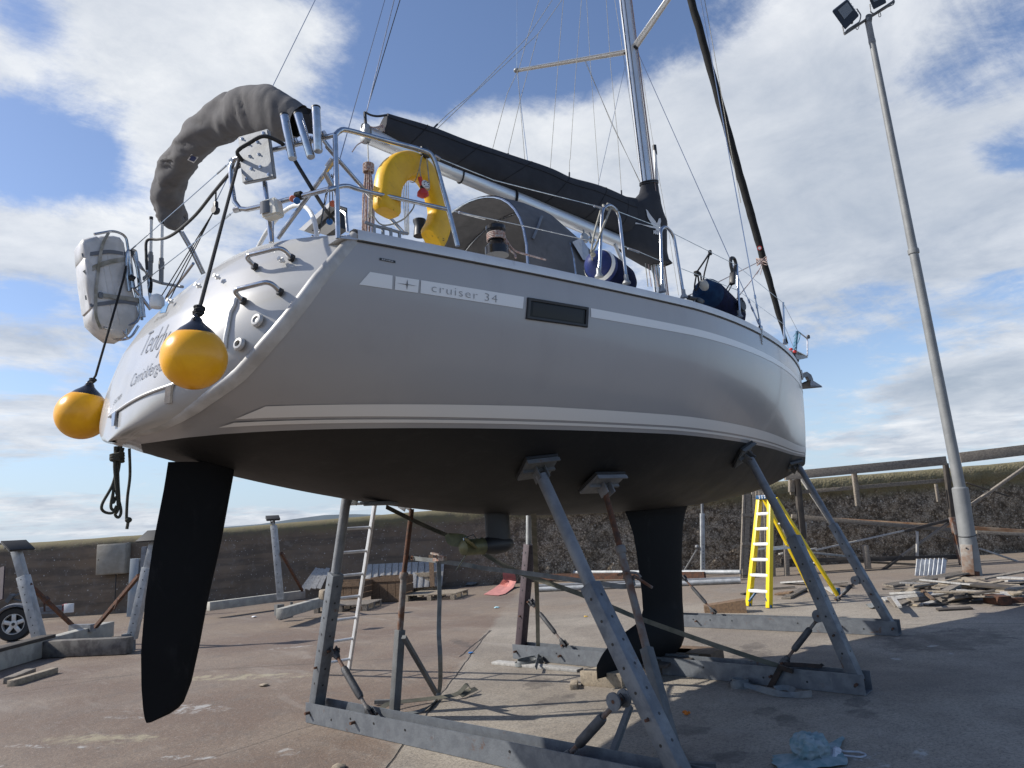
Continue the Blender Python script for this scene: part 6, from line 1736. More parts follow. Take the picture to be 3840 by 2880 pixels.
g = MB(); g.bar(X_('M', 745, 745, 5.42), X_('M', 815, 610, 5.44), .05, .02, up=(1, 0, 0)); g.bar(X_('M', 800, 615, 5.42), X_('M', 880, 640, 5.42), .04, .03, up=(1, 0, 0)); g.ribbon(spline([X_('M', 830, 600, 5.5), X_('M', 930, 605, 5.54), X_('M', 1040, 612, 5.56), X_('M', 1050, 600, 5.57)], 5), .05, (1, 0, .6)); obj('ratchet_body', g, darkrust, t)
# ------------------------------------------------------------------ yard things: ladders, timber, stands, pole
def GZ(k, x, y, z=0.0): return PZ(px(k, x, y), z)
# wooden blocks under the keel and around
def block(name, label, pts, h, mat, cat='timber block', bev=.004):
    """pts: three ground points of a box: origin corner, along, across"""
    a, b_, c = [V(p) for p in pts]; ctr = (b_+c)/2+V((0, 0, h/2))
    u = (b_-a); v_ = (c-a); R = Matrix((u.normalized(), V((0, 0, 1)).cross(u.normalized()), V((0, 0, 1)))).transposed()
    g = MB(); g.box(ctr, (u.length, v_.length, h), R, bev); o = obj(name, g, mat); tag(o, label, cat); return o
k0 = GZ('N', 1590, 325)
block('timber_block', 'large pale wooden block under the trailing tip of the keel', [k0, k0+V((.10, -.44, 0)), k0+V((.22, .05, 0))], .135, woodl)
block('timber_offcut', 'small wooden offcut lying left of the large keel block', [GZ('N', 1530, 350), GZ('N', 1530, 350)+V((.045, -.055, 0)), GZ('N', 1530, 350)+V((.16, .13, 0))], .05, woodl)
block('timber_sleeper', 'dark sleeper stacked under the front of the keel', [V((5.30, .10, 0)), V((5.42, -.42, 0)), V((5.62, .17, 0))], .15, woodd)
block('timber_sleeper', 'brown sleeper behind the keel resting over the middle base', [V((5.75, .30, 0)), V((5.90, -.38, 0)), V((6.15, .38, 0))], .13, woodb)
o = block('timber_plank', 'top brown plank wedged directly under the keel bottom', [V((5.1, .16, 0)), V((5.2, -.2, 0)), V((6.0, .22, 0))], .03, woodd); o.location.z += .10
block('timber_plank', 'pale plank lying under the coiled strap at the middle stand', [GZ('N', 1110, 210), GZ('N', 1110, 210)+(GZ('N', 1585, 255)-GZ('N', 1110, 210)), GZ('N', 1110, 210)+V((.10, .08, 0))], .03, woodg)
# wedge behind forward stand
w0, w1 = GZ('Q', -180, 1260), GZ('Q', 320, 1262)
g = MB(); g.slab([w0, w1, w1+V((0, 0, .20)), w0+V((0, 0, .10))], V((.22, .15, 0))); o = obj('timber_wedge', g, woodb); tag(o, 'brown sloping timber wedge just behind the forward stand base', 'timber block')
# left corner timbers
a = GZ('O', 70, 685); b_ = GZ('O', 480, 560); block('timber_block', 'short square timber with a split top near the lower left edge', [a, b_, a+V((.07, .075, 0))], .075, woodl)
a = GZ('O', -60, 700); b_ = GZ('O', 232, 590); block('timber_block', 'darker square timber cut off by the left edge', [a+V((.15, .2, 0)), b_+V((.05, .12, 0)), a+V((.23, .3, 0))], .08, wood)
# aluminium ladder leaning on the port side
fR, fL = GZ('H', 568, 1312), GZ('H', 568, 1312)+V((-.02, .36, 0))
tR, tL = V((3.0, 1.80, 3.75)), V((2.72, 1.95, 3.75))
tR = PY(px('H', 745, 180), 1.95); tL = PY(px('H', 592, 150), 1.98)
fL = GZ('H', 400, 1240)
wdir = (tL-tR); wdir.z = 0; wdir = wdir.normalized()*.34
t = thing('aluminium_ladder', 'plain aluminium ladder leaning on the far side of the hull', 'ladder', fR)
topR = fR+(tR-fR)*1.75; topL = topR+wdir; footL = fR+wdir
g = MB(); g.bar(fR, topR, .065, .028, up=wdir, bev=.004); g.bar(footL, topL, .065, .028, up=wdir, bev=.004); obj('rail', g, alu, t)
nr = 13
for k in range(nr):
    f = (k+.55)/nr; g = MB(); g.tube([lerp(fR, topR, f), lerp(footL, topL, f)], .016, 10); obj('rung', g, alu, t)

# yellow stepladder
fm = PZ((2845, 2277)); rm = V((11.80, .95, 0)); wv = (rm-fm); wv.z = 0; wn_ = wv.normalized(); un = V((-wn_.y, wn_.x, 0))
if un.dot(rgt) > 0: un = -un        # un points to image left
t = thing('stepladder', 'yellow stepladder with white treads standing open behind the forward stand', 'stepladder', fm)
capc = PP((2940, 1866), fm+wn_*.48, (fwd.x, fwd.y, 0)); H_ = capc.z
topf_ = lambda s_: fm+wn_*.46+un*(s_*.12)+V((0, 0, H_)); capc.z
botf = lambda s_: fm+un*(s_*.22)
topb = lambda s_: fm+wn_*.58+un*(s_*.13)+V((0, 0, H_)); botb = lambda s_: fm+wn_*(rm-fm).length+un*(s_*.26)
g = MB()
for s_ in (-1, 1): g.bar(botf(s_), topf_(s_), .085, .075, up=un, bev=.004)
obj('front_rail', g, ywl, t)
for s_ in (-1, 1):
    g = MB(); g.bar(botb(s_), topb(s_), .05, .055, up=un, bev=.004); obj('rear_rail', g, ywl, t)
for k in range(6):
    f = (k+1)/7.0; g = MB(); a, b_ = lerp(botf(-1), topf_(-1), f), lerp(botf(1), topf_(1), f); g.bar(a, b_, .095, .05, up=(0, 0, 1), bev=.010); obj('tread', g, mk('tread_white', (.70, .71, .72), .45, .2) if 'tread_white' not in MATS else MATS['tread_white'], t)
g = MB(); g.bar(lerp(topf_(-1), topb(-1), .5)-un*.03*-1+V((0, 0, .03)), lerp(topf_(1), topb(1), .5)+un*.03+V((0, 0, .03)), .24, .075, bev=.02); cp_ = obj('top_cap', g, lblue, t)
g = MB()
for i in range(3):
    for j in range(2): g.lathe([(.012, 0), (.012, .002)], lerp(topf_(-1), topf_(1), .25+.25*i)+V((0, 0, .02+.03*j))-wn_*.062, -wn_, 8)
obj('cap_holes', g, chalk, cp_)
g = MB()
for s_ in (-1, 1): g.bar(botf(s_)-V((0, 0, .0)), botf(s_)+V((0, 0, .05)), .035, .10, up=un); g.bar(botb(s_), botb(s_)+V((0, 0, .16)), .04, .075, up=un)
obj('rubber_foot', g, lblue, t)
f1_ = lerp(botf(1), topf_(1), 1/7.0); f2_ = lerp(botf(-1), topf_(-1), 1/7.0)
g = MB(); g.tube(spline([botf(1)+V((0, 0, .06)), botf(1)+V((0, 0, .12))-un*.07, lerp(f1_, f2_, .30)-V((0, 0, .02))], 5), .020, 8); g.tube(spline([botf(-1)+V((0, 0, .06)), botf(-1)+V((0, 0, .14))+un*.04, lerp(f1_, f2_, .78)-V((0, 0, .02))], 5), .014, 8); obj('corner_brace', g, lblue, t)
g = MB()
for s_ in (-1, 1): g.bar(lerp(botf(s_), topf_(s_), .52), lerp(botb(s_), topb(s_), .52), .03, .012, up=un)
for f in (.35, .55, .75): g.bar(lerp(botb(-1), topb(-1), f), lerp(botb(1), topb(1), f), .03, .02)
obj('spreader_bar', g, alu, t)

# ---- light pole
pb0 = PZ((3648, 2158)); hdir = V((fwd.x, fwd.y, 0))
def PL(x, y): return PP((x, y), pb0, hdir)
t = thing('floodlight_pole', 'tall leaning grey pole with two floodlights on top at the right', 'lamp post', pb0)
j1 = PL(*px('F', 1783, 405)); tp1 = PL(*px('L', 1020, 130))
pg = mk('pole_galvanised', (.235, .24, .235), .6, .2, col2=(.17, .175, .175), vs=3, bump=.2, bs=20, fine=.3)
g = MB(); a = PL(3652, 2180); ax = (j1-a); g.lathe([(.165, .0), (.165, ax.length*.30), (.150, ax.length*.55), (.150, ax.length*.985), (.13, ax.length)], a, ax, 28); obj('pole_base', g, pg, t)
g = MB(); ax2 = (tp1-j1); g.lathe([(.108, -.1), (.092, ax2.length*.45), (.068, ax2.length*.94), (.070, ax2.length*.94+.02), (.070, ax2.length)], j1, ax2, 24); sh_ = obj('pole_shaft', g, pg, t)
g = MB()
for f in (.47, .945): c = lerp(j1, tp1, f); g.lathe([(.11 if f < .6 else .073, -.05), (.115 if f < .6 else .078, 0), (.11 if f < .6 else .073, .05)], c, ax2, 24)
obj('joint_collar', g, pg, sh_)
hd = (CAM-a); hd.z = 0; hd.normalize(); s0 = V((-hd.y, hd.x, 0)); 
if s0.dot(rgt) > 0: s0 = -s0
c0, c1 = PL(*px('F', 1832, 785)), PL(*px('F', 1850, 985)); axn = (c0-c1).normalized()
hatm = mk('faded_hatch_paint', (.36, .35, .31), .7, .1, col2=(.22, .12, .07), vs=3.2)
g = MB(); g.bar(c1+hd*.155+s0*.02, c0+hd*.150+s0*.02, .20, .035, up=hd, bev=.01); ht = obj('hatch_cover', g, hatm, t)
g = MB(); q_ = lerp(c0, c1, .12)+hd*.175+s0*.02; g.lathe([(.016, 0), (.016, .01)], q_, hd, 12); obj('lock', g, black, ht)
g = MB(); g.lathe([(.17, 0), (.17, .12), (.155, .14)], PL(3647, 2165), ax, 24); obj('rusty_foot', g, rust, t)
g = MB(); cc_ = lerp(a, j1, .48); g.tube([cc_+V((math.cos(a_)*.160, math.sin(a_)*.160, .02*math.cos(a_))) for a_ in [j*math.pi/10 for j in range(20)]], .008, 6, closed=True); obj('cable_tie', g, black, t)
# head
def HL(x, y, dz=0): return PP(px('L', x, y), tp1+hdir*dz, hdir)
g = MB(); g.bar(HL(860, 235), HL(1200, 10), .05, .05); g.bar(HL(900, 205), HL(1160, 45), .10, .012); g.tube([HL(1025, 160), HL(1030, 110)], .075, 14); arm = obj('crossarm', g, galv2, t)
bk = mk('lamp_housing', (.02, .02, .021), .35)
def flood(ps, ctr_px, gl):
    n_ = (CAM-tp1).normalized(); n_ = (n_+V((0, 0, -.15))).normalized()
    g = MB(); c4 = [HL(*q)+n_*.15 for q in ps]; g.slab(c4, -n_*.24); bmesh.ops.bevel(g.bm, geom=list(g.bm.edges), offset=.012, segments=2, affect='EDGES'); hs_ = obj('floodlight', g, bk, t)
    cc_ = sum(c4, V())/4
    g = MB(); g4 = [HL(*q)+n_*.162 for q in gl]; g.slab(g4, -n_*.008); obj('lamp_glass', g, mk('lamp_glass', (.16, .165, .16), .08, spec=.9) if 'lamp_glass' not in MATS else MATS['lamp_glass'], hs_)
    g = MB()
    for k in range(5): f = .15+.17*k; g.bar(lerp(c4[0], c4[3], f)-n_*.24, lerp(c4[1], c4[2], f)-n_*.24, .01, .05, up=n_)
    obj('cooling_fins', g, bk, hs_)
    return hs_
h1 = flood([(775, 75), (880, -8), (960, 105), (865, 200)], None, [(815, 65), (880, 10), (918, 65), (860, 128)])
g = MB(); g.tube(rnd_corner([HL(945, 60), HL(975, 105), HL(965, 150), HL(880, 205), HL(858, 235), HL(845, 180)], .05), .014, 8); g.ball(HL(912, 165)+hd*.05, .035); obj('lamp_yoke', g, galvl, h1)
h2 = flood([(1022, -30), (1120, -60), (1150, 15), (1060, 62)], None, [(1040, -40), (1110, -62), (1130, -20), (1062, 10)])
g = MB(); g.tube(rnd_corner([HL(1035, 30), HL(1042, 85), HL(1060, 95), HL(1200, 30), HL(1207, 5), HL(1170, -20)], .04), .014, 8); g.ball(HL(1122, 25)+hd*.05, .035); obj('lamp_yoke', g, galvl, h2)
g = MB(); g.tube(spline([HL(1105, 80), HL(1112, 110), HL(1098, 115), HL(1098, 90)], 4), .008, 6); g.tube(spline([HL(935, 190), HL(950, 205), HL(962, 180)], 4), .008, 6); obj('cable_loop', g, black, arm)

# ---- timber framework (old slip cradle) on the right, in front of the wall
FO = V((15.3, 5.5, 0)); FN = V((-.71, -.70, 0)).normalized()
def wallp(k, x, y, off):
    if k == 'W': return PP(px(k, x, y), FO+FN*off, FN)
    r = on_wall(px(k, x, y), off); return r[0] if r else None
t = thing('timber_framework', 'weathered timber framework with a long top rail in front of the wall', 'timber frame', wallp('W', 1200, 1000, 1.3) or V((14, 3, 0)))
def beam(nm, k, p, q, w_, h_, mat, off, off2=None, par=None):
    a, b_ = wallp(k, *p, off), wallp(k, *q, off if off2 is None else off2)
    if a is None or b_ is None: return None
    g = MB(); g.bar(a, b_, w_, h_, bev=.006); return obj(nm, g, mat, par or t)
beam('top_rail', 'W', (470, 262), (1640, 150), .12, .20, wood, 1.9)
beam('top_rail', 'W', (1740, 130), (2900, -10), .12, .24, wood, 1.9)
beam('rail_ledge', 'W', (480, 280), (1640, 168), .16, .04, woodg, 1.82)
beam('mid_rail', 'W', (510, 385), (1680, 290), .08, .09, wood, 1.5)
beam('low_rail', 'W', (440, 880), (1770, 850), .10, .10, woodd, 1.4)
beam('sill', 'W', (420, 1010), (1800, 990), .22, .16, wood, 1.2)
for x0, y0, x1, y1, w_, m_ in ((520, 290, 520, 380, .12, wood), (975, 240, 1005, 480, .10, wood), (1640, 170, 1690, 560, .10, woodd), (1690, 560, 1785, 980, .12, rustg), (560, 285, 605, 720, .13, woodd), (470, 640, 490, 1000, .10, wood), (1055, 765, 1080, 940, .11, wood), (1435, 665, 1435, 845, .05, woodg), (620, 600, 620, 700, .05, woodg), (1570, 320, 1590, 450, .06, wood)):
    beam('upright', 'W', (x0, y0), (x1, y1), w_, w_, m_, 1.6)
for x0, y0, x1, y1, w_, m_ in ((1830, 470, 2230, 190, .10, wood), (1790, 310, 2100, 410, .05, woodd), (1680, 595, 1320, 845, .09, wood), (1320, 845, 1140, 980, .09, woodd), (1710, 570, 1340, 665, .10, woodd), (1340, 660, 700, 800, .06, woodg), (1600, 700, 1740, 740, .05, wood), (1890, 790, 2230, 905, .06, woodg), (590, 280, 800, 600, .09, woodg)):
    beam('diagonal_brace', 'W', (x0, y0), (x1, y1), w_, w_*.6, m_, 1.45)
beam('rusty_rail', 'W', (520, 555), (1740, 660), .10, .10, MATS['weathered_wood'], 1.0)
g_ = beam('rusty_rail', 'W', (620, 566), (2800, 700), .05, .085, mk('orange_rust', (.52, .36, .22), .85, 0, col2=(.34, .17, .08), vs=2.5), .93)
beam('rusty_rail', 'W', (1860, 670), (2800, 715), .10, .08, wood, .95)
beam('loose_board', 'W', (500, 800), (960, 850), .16, .05, woodg, 1.1); beam('loose_board', 'W', (430, 830), (700, 790), .12, .04, woodg, 1.2); beam('loose_board', 'W', (700, 870), (1420, 905), .07, .05, wood, 1.2)
# upright planks and post stack behind the stepladder
t = thing('stacked_planks', 'upright bundle of ribbed planks behind the yellow stepladder', 'planks', wallp('W', 300, 1040, 1.4) or V((14, 4, 0)))
for i, (x0, x1) in enumerate(((262, 285), (290, 310), (315, 335), (345, 372))):
    a, b_ = wallp('W', x0, 350+i*12, 1.5+.03*i), wallp('W', x1, 1043, 1.5+.03*i)
    if a and b_: g = MB(); g.bar(a, b_, .22, .05, up=(fwd.x, fwd.y, 0), bev=.004); obj('plank', g, wood, t)
t = thing('timber_ladder_frame', 'tall wooden ladder-like frame standing left of the stepladder', 'timber frame', wallp('W', 190, 1010, 1.5) or V((14, 5, 0)))
g = MB()
for x0, x1, w_ in ((175, 152, .05), (205, 180, .11)):
    a, b_ = wallp('W', x0, 390, 1.5), wallp('W', x1, 1000, 1.5)
    if a: g.bar(a, b_, w_, .09, up=(fwd.x, fwd.y, 0))
obj('upright', g, wood, t)
for y_ in (545, 755, 960, 1010):
    a, b_ = wallp('W', 160, y_, 1.55), wallp('W', 245, y_+2, 1.55); g = MB(); g.bar(a, b_, .07, .07 if y_ < 900 else .14); obj('crosspiece', g, wood, t)

# leaning slatted pallet
pw = mk('white_washed_wood', (.62, .63, .63), .8, 0, col2=(.40, .41, .42), vs=7)
t = thing('slatted_pallet', 'white slatted pallet leaning by the base of the floodlight pole', 'pallet', wallp('W', 1530, 980, .9) or V((15, 2, 0)))
sp0 = GZ('W', 1530, 990)
for i in range(7):
    x0 = 1440+i*31; b_ = GZ('W', x0-6, 990); a = PP(px('W', x0+8, 868), sp0+hdir*.18, hdir)
    g = MB(); g.bar(a, b_, .085, .02, up=(fwd.x, fwd.y, 0)); obj('slat', g, pw, t)
a, b_ = PP(px('W', 1430, 878), sp0+hdir*.2, hdir), PP(px('W', 1650, 872), sp0+hdir*.2, hdir); g = MB(); g.bar(a, b_, .05, .07); obj('cross_batten', g, wood, t)

# heap of broken boards: each its own thing
heap = [((1310,1035),(1810,1025),.09,wood,'long thin grey board along the back of the heap'),((1390,1050),(1710,1085),.20,wood,'wide ribbed board lying flat at the middle of the heap'),((1750,1005),(2180,1120),.16,woodl,'long pale board sloping down to the right across the heap'),
 ((1250,1120),(1440,1110),.18,woodg,'pale grooved board at the near left of the heap'),((1540,1105),(1800,1125),.20,woodg,'wide white-streaked board at the front of the heap'),((1300,1195),(1480,1115),.12,wood,'grey-green board pointing out of the heap towards the hull'),
 ((1185,1085),(1400,1078),.14,wood,'board end closest to the forward stand leg'),((1480,1200),(1650,1190),.09,woodd,'short dark board at the near edge of the heap'),((1580,1235),(1830,1222),.08,woodd,'thin dark strip lying apart in front of the heap'),
 ((1455,1080),(1550,1160),.05,woodb,'narrow brown stick crossing the middle of the heap'),((1900,1010),(2240,950),.14,wood,'board rising to the right edge behind the heap'),((2040,1000),(2240,1008),.12,woodg,'pale board end at the right edge'),
 ((1780,1075),(2060,1060),.12,wood,'grey board under the long sloping one'),((1800,1140),(1960,1140),.12,wood,'squared board end at the right front of the heap'),((2070,1085),(2180,1065),.14,wood,'short plank near the right edge'),((1480,1200),(1640,1150),.13,woodg,'short pale board tilted at the near edge'),
 ((1560,1050),(1660,1030),.1,woodd,'dark stub in the middle of the heap'),((1230,1150),(1290,1215),.06,wood,'split stick beside the foot of the forward leg'),((1260,1145),(1310,1215),.05,woodg,'splintered pale stick beside the forward leg'),((1380,1195),(1445,1205),.04,woodl,'small pale splinter at the near edge of the heap'),
 ((1220,1060),(1780,965),.22,wood,'broad dark corrugated board sloping up at the back of the heap'),((1400,1090),(1520,1075),.1,woodd,'dark board end poking out left of the heap'),((1620,1080),(1790,1095),.1,woodd,'shadowed board below the wide ribbed one'),((1850,1120),(2000,1095),.09,woodd,'dark batten below the long sloping board'),
 ((460,1040),(640,1030),.20,woodg,'pale board on the ground right of the stepladder'),((480,1150),(610,1080),.16,wood,'grey board angled towards the hull behind the stepladder'),((380,1080),(540,1068),.10,wood,'flat board just right of the yellow ladder rail'),((410,1118),(520,1108),.12,woodb,'brown board end between stepladder legs'),
 ((160,1120),(330,1095),.09,woodd,'dark thin board left of the stepladder'),((640,1080),(700,1110),.12,wood,'small board behind the rear ladder leg'),((780,1050),(930,1035),.08,wood,'thin board on the ground between stepladder and pole'),((790,1075),(880,1130),.16,woodg,'pale board by the foot of the rear ladder rail'),((860,1055),(960,1060),.10,woodd,'dark board right of the ladder'),((2030,1130),(2190,1125),.09,woodd,'dark batten near the right edge of the heap')]
random.seed(5)
for i, (p0_, p1_, w_, m_, lab) in enumerate(heap):
    zz = .03+.05*(i % 4) if p0_[0] > 1150 and p0_[1] < 1190 else .02
    a, b_ = GZ('W', *p0_, zz), GZ('W', *p1_, zz+random.uniform(0, .05)*(1 if p0_[1] < 1190 else 0))
    mx_ = 2.6
    if (b_-a).length > mx_: b_ = a+(b_-a).normalized()*mx_ if (b_-a).length < 9 else a+(b_-a).normalized()*2.4
    g = MB(); up_ = V((random.uniform(-.15, .15), random.uniform(-.15, .15), 1)); g.bar(a, b_, w_, .025, up=up_)
    if m_ in (wood, woodg) and w_ > .15:
        d = (b_-a); sd_ = d.cross(up_).normalized()
        for k in range(5): o_ = sd_*(w_*(-.4+.2*k)); g.bar(a+o_+V((0, 0, .016)), b_+o_+V((0, 0, .016)), w_*.11, .008, up=up_)
    o = obj('broken_board', g, m_); tag(o, lab, 'board', 'broken boards around the timber framework')
FILL = []
random.seed(21)
for i in range(34):
    x0 = random.uniform(1330, 2230); y0_ = random.uniform(1015, 1150)-(0 if x0 > 1500 else -20)
    zz = random.uniform(.04, .26)*max(.15, 1-abs(y0_-1075)/90)
    c = GZ('W', x0, y0_, zz); an_ = random.uniform(-.9, .9)+(-.75 if random.random() < .7 else .6); ln = random.uniform(.35, 1.5)
    dv = V((math.cos(an_), math.sin(an_), random.uniform(-.08, .08)))*ln/2
    g = MB(); g.bar(c-dv, c+dv, random.uniform(.06, .17), random.uniform(.02, .035), up=(random.uniform(-.3, .3), random.uniform(-.3, .3), 1))
    m_ = random.choice([wood, wood, woodg, woodd, wood, woodl]); lb_n = {wood: 'weathered grey-brown', woodg: 'silvery', woodd: 'dark damp', woodl: 'pale'}[m_]
    FILL.append((obj('broken_board', g, m_), lb_n, ln, c, dv))
def _lab(e):
    o, tone, ln, c, dv = e; pc = proj(c); pe = (proj(c+dv)[0]-proj(c-dv)[0])
    xs_ = (pc[0]-2700)/.5154; ys_ = (pc[1]-1650)/.5154
    L1 = 'short' if ln < .7 else ('long' if ln > 1.15 else 'mid-length')
    A1_ = 'lying crosswise' if abs(pe) > ln*110 else 'pointing away'
    B1_ = 'front' if ys_ > 1095 else ('back' if ys_ < 1050 else 'middle')
    C1_ = 'left part' if xs_ < 1600 else ('right part' if xs_ > 1950 else 'centre')
    return L1+' '+tone+' board '+A1_+' at the '+B1_+' of the heap, '+C1_, xs_
grp = {}
for e in FILL: k_, x_ = _lab(e); grp.setdefault(k_, []).append((x_, e))
for k_, l_ in grp.items():
    l_.sort(key=lambda q: q[0]); nm = {1: [''], 2: ['left ', 'right '], 3: ['leftmost ', 'middle ', 'rightmost ']}.get(len(l_), ['']*len(l_))
    for pre, (x_, e) in zip(nm, l_): tag(e[0], pre+k_, 'board', 'broken boards around the timber framework')
g = MB(); a = GZ('W', 1955, 1185, .0); g.bar(a+V((0, 0, .07)), GZ('W', 2085, 1170, .07), .16, .12); g.bar(GZ('W', 2080, 1170, .06), GZ('W', 2210, 1165, .06), .07, .07); o = obj('rusty_bracket', g, rust); tag(o, 'rusty steel bracket lying at the right end of the board heap', 'bracket')

# pipes along the foot of the wall
def lay(name, label, k, p, q, r, mat, z=.05, cat='pipe', flat=None):
    a, b_ = GZ(k, *p, z), GZ(k, *q, z); g = MB()
    if flat: g.bar(a, b_, *flat)
    else: g.tube([a, b_], r, 12)
    o = obj(name, g, mat); tag(o, label, cat); return o
lay('pipe', 'white pipe nearest the camera along the foot of the wall', 'I', (380, 1125), (1800, 1065), .055, galvb, .06)
lay('pipe', 'pale grey pipe lying behind the white pipe', 'I', (400, 1100), (1800, 1048), .04, galvl, .05)
lay('pipe', 'thin upper pipe running behind the rusty beam', 'I', (400, 1008), (1800, 1005), .05, galvb, .18)
lay('steel_beam', 'rust brown steel beam lying in front of the wall behind the keel', 'I', (420, 1040), (1555, 1025), .05, rust, .12, 'beam', (.12, .15))
# grey posts near the wall (spare stands)
t = thing('steel_post', 'upright galvanised post with holes near the wall right of the keel', 'post', GZ('I', 1540, 1035, 0))
a = GZ('I', 1540, 1035, 0); tpv = PP(px('I', 1536, 600), a, hdir); tp2 = PP(px('I', 1535, 525), a, hdir)
g = MB(); g.bar(a, tpv, .10, .10, up=hdir, bev=.006); pq = obj('post_tube', g, galvb, t); g = MB(); g.tube([tpv, tp2], .035, 12); obj('inner_tube', g, galvl, pq)
g = MB(); holes(g, a, tpv, 9, -hdir.normalized(), .012, .0505, .08, .5); obj('bolt_hole', g, black, pq)
g = MB(); g.tube([GZ('I', 1410, 1000, .1), PP(px('I', 1500, 850), a, hdir)], .025, 8); g.ball(PP(px('I', 1500, 830), a, hdir), .05); obj('brace', g, galvl, t)
# red mat
t = thing('red_mat', 'faded pink-red mat draped off the foot of the wall', 'mat', GZ('H', 1600, 770))
g = MB(); rows = []
for (xa, ya, xb, yb, z) in ((1500, 790, 1600, 798, .015), (1560, 755, 1650, 785, .02), (1610, 720, 1705, 745, .03), (1635, 685, 1725, 700, .12), (1632, 650, 1720, 660, .34), (1640, 605, 1665, 602, .50)):
    if z < .1: a, b_ = GZ('H', xa, ya, z), GZ('H', xb, yb, z)
    else: a, b_ = PP(px('H', xa, ya), GZ('H', 1680, 745, 0)+hdir*.12, hdir), PP(px('H', xb, yb), GZ('H', 1680, 745, 0)+hdir*.12, hdir)
    rows.append([lerp(a, b_, j/6)+V((0, 0, noise.noise(V((j, xa*.05, 0)))*.02)) for j in range(7)])
g.grid(rows); g.grid([[q-V((0, 0, .012)) for q in r_] for r_ in rows]); obj('mat_sheet', g, pinkm, t, smooth=60)

# slatted boards leaning on the wall in the middle
t = thing('leaning_slat_panel', 'wide silver slatted panel leaning on the wall behind the crates', 'panel', GZ('U', 1300, 850))
sl_ = [(385+i*0, 0) for i in range(0)]
pt0 = [(230, 860, 390, 640), (285, 860, 420, 645), (345, 850, 450, 645), (400, 850, 500, 638)]
for (xb, yb, xt, yt) in pt0:
    g = MB(); a = wallp('U', xb, yb, .6); b_ = wallp('U', xt, yt, .15); g.bar(a, b_, .11, .022, up=hdir); obj('slat', g, woodg, t)
for i in range(12):
    xb, xt = 890+i*68, 915+i*68; b0 = wallp('U', xb+10, 880-i*5, .6); b_ = wallp('U', xt+10, 600-i*3.5, .15)
    g = MB(); g.bar(b0, b_, .16, .022, up=hdir, bev=.003); obj('slat', g, woodg, t)
g = MB(); b0 = wallp('U', 1580, 830, .75); g.bar(b0, wallp('U', 1565, 500, .4), .12, .03, up=hdir); obj('batten', g, woodb, t)
# pallets and crates
def pallet(label, c, L_, W_, ang, name='pallet', mat=wood, h=.13, tilt=0.0):
    c = V(c); u = V((math.cos(ang), math.sin(ang), 0)); v_ = V((-u.y, u.x, 0)); t = thing(name, label, 'pallet', c)
    for i in range(7): g = MB(); o_ = v_*(W_*(-.5+(i+.5)/7)); g.bar(c-u*L_/2+o_+V((0, 0, h)), c+u*L_/2+o_+V((0, 0, h)), W_/9.5, .02); obj('deck_board', g, mat, t)
    for i in (-1, 0, 1):
        g = MB()
        for j in (-1, 0, 1): g.box(c+u*(L_/2-.07)*i+v_*(W_/2-.05)*j+V((0, 0, .065)), (.10, .10, .09), Matrix.Rotation(ang, 3, 'Z'))
        g.bar(c+u*(L_/2-.07)*i-v_*W_/2+V((0, 0, .012)), c+u*(L_/2-.07)*i+v_*W_/2+V((0, 0, .012)), .09, .02); obj('bearer', g, mat, t)
    return t
ca = math.atan2(-(.8), .6)
pc = (GZ('U', 1210, 1020)+GZ('U', 1930, 930))/2+V((.35, .3, 0)); dpl = GZ('U', 1790, 1000)-GZ('U', 1210, 1020)
pallet('pallet lying flat in the sun in front of the slatted panel', pc, 1.25, .95, math.atan2(dpl.y, dpl.x), mat=woodl)
pc2 = GZ('U', 700, 1085); pallet('dark pallet under the brown wooden crate behind the aluminium ladder', pc2+V((.2, .3, 0)), 1.2, .9, math.atan2(dpl.y, dpl.x)+.1, mat=wood)
def crate(label, c, L_, W_, H__, ang, mat=woodb, z=0.0, name='crate', open_=False):
    c = V(c); u = V((math.cos(ang), math.sin(ang), 0)); v_ = V((-u.y, u.x, 0)); t = thing(name, label, 'crate', c); R = Matrix.Rotation(ang, 3, 'Z')
    for s_ in (-1, 1):
        g = MB()
        for i in range(4): g.box(c+v_*s_*W_/2+u*L_*(-.5+(i+.5)/4)+V((0, 0, z+H__/2)), (L_/4.25, .022, H__), R)
        for zz in (.06, H__-.06): g.box(c+v_*s_*(W_/2+.018)+V((0, 0, z+zz)), (L_, .02, .09), R)
        obj('side_panel', g, mat, t)
        g = MB()
        for i in range(3): g.box(c+u*s_*(L_/2+.012)+V((0, 0, z+H__*(i+.5)/3)), (.022, W_, H__/3.3), R)
        obj('end_panel', g, mat, t)
    g = MB(); g.box(c+V((0, 0, z+.02)), (L_, W_, .02), R); obj('floor', g, mat, t)
    return t
angp = math.atan2(dpl.y, dpl.x)
crate('open brown crate standing upright in front of the slatted panel', GZ('U', 1110, 1000)+V((.35, .3, 0)), .80, .5, .56, angp)
crate('broken upright crate end at the right of the slatted panel', GZ('U', 1520, 870)+V((.15, .15, 0)), .5, .45, .46, angp, mat=woodl)
crate('brown crate on a pallet behind the aluminium ladder', GZ('U', 700, 1040)+V((.3, .35, 0)), .8, .7, .38, angp, z=.15)
crate('upper brown crate stacked behind the aluminium ladder', GZ('U', 740, 900)+V((.45, .5, 0)), .7, .6, .32, angp, z=.40)
g = MB(); c = GZ('U', 450, 900, .62); g.bar(c, GZ('U', 420, 930, .60)+V((.2, .1, 0)), .22, .16, bev=.03); o = obj('orange_timber_end', g, woodl); tag(o, 'rounded orange-brown timber end sticking out left of the port stand leg', 'timber block')

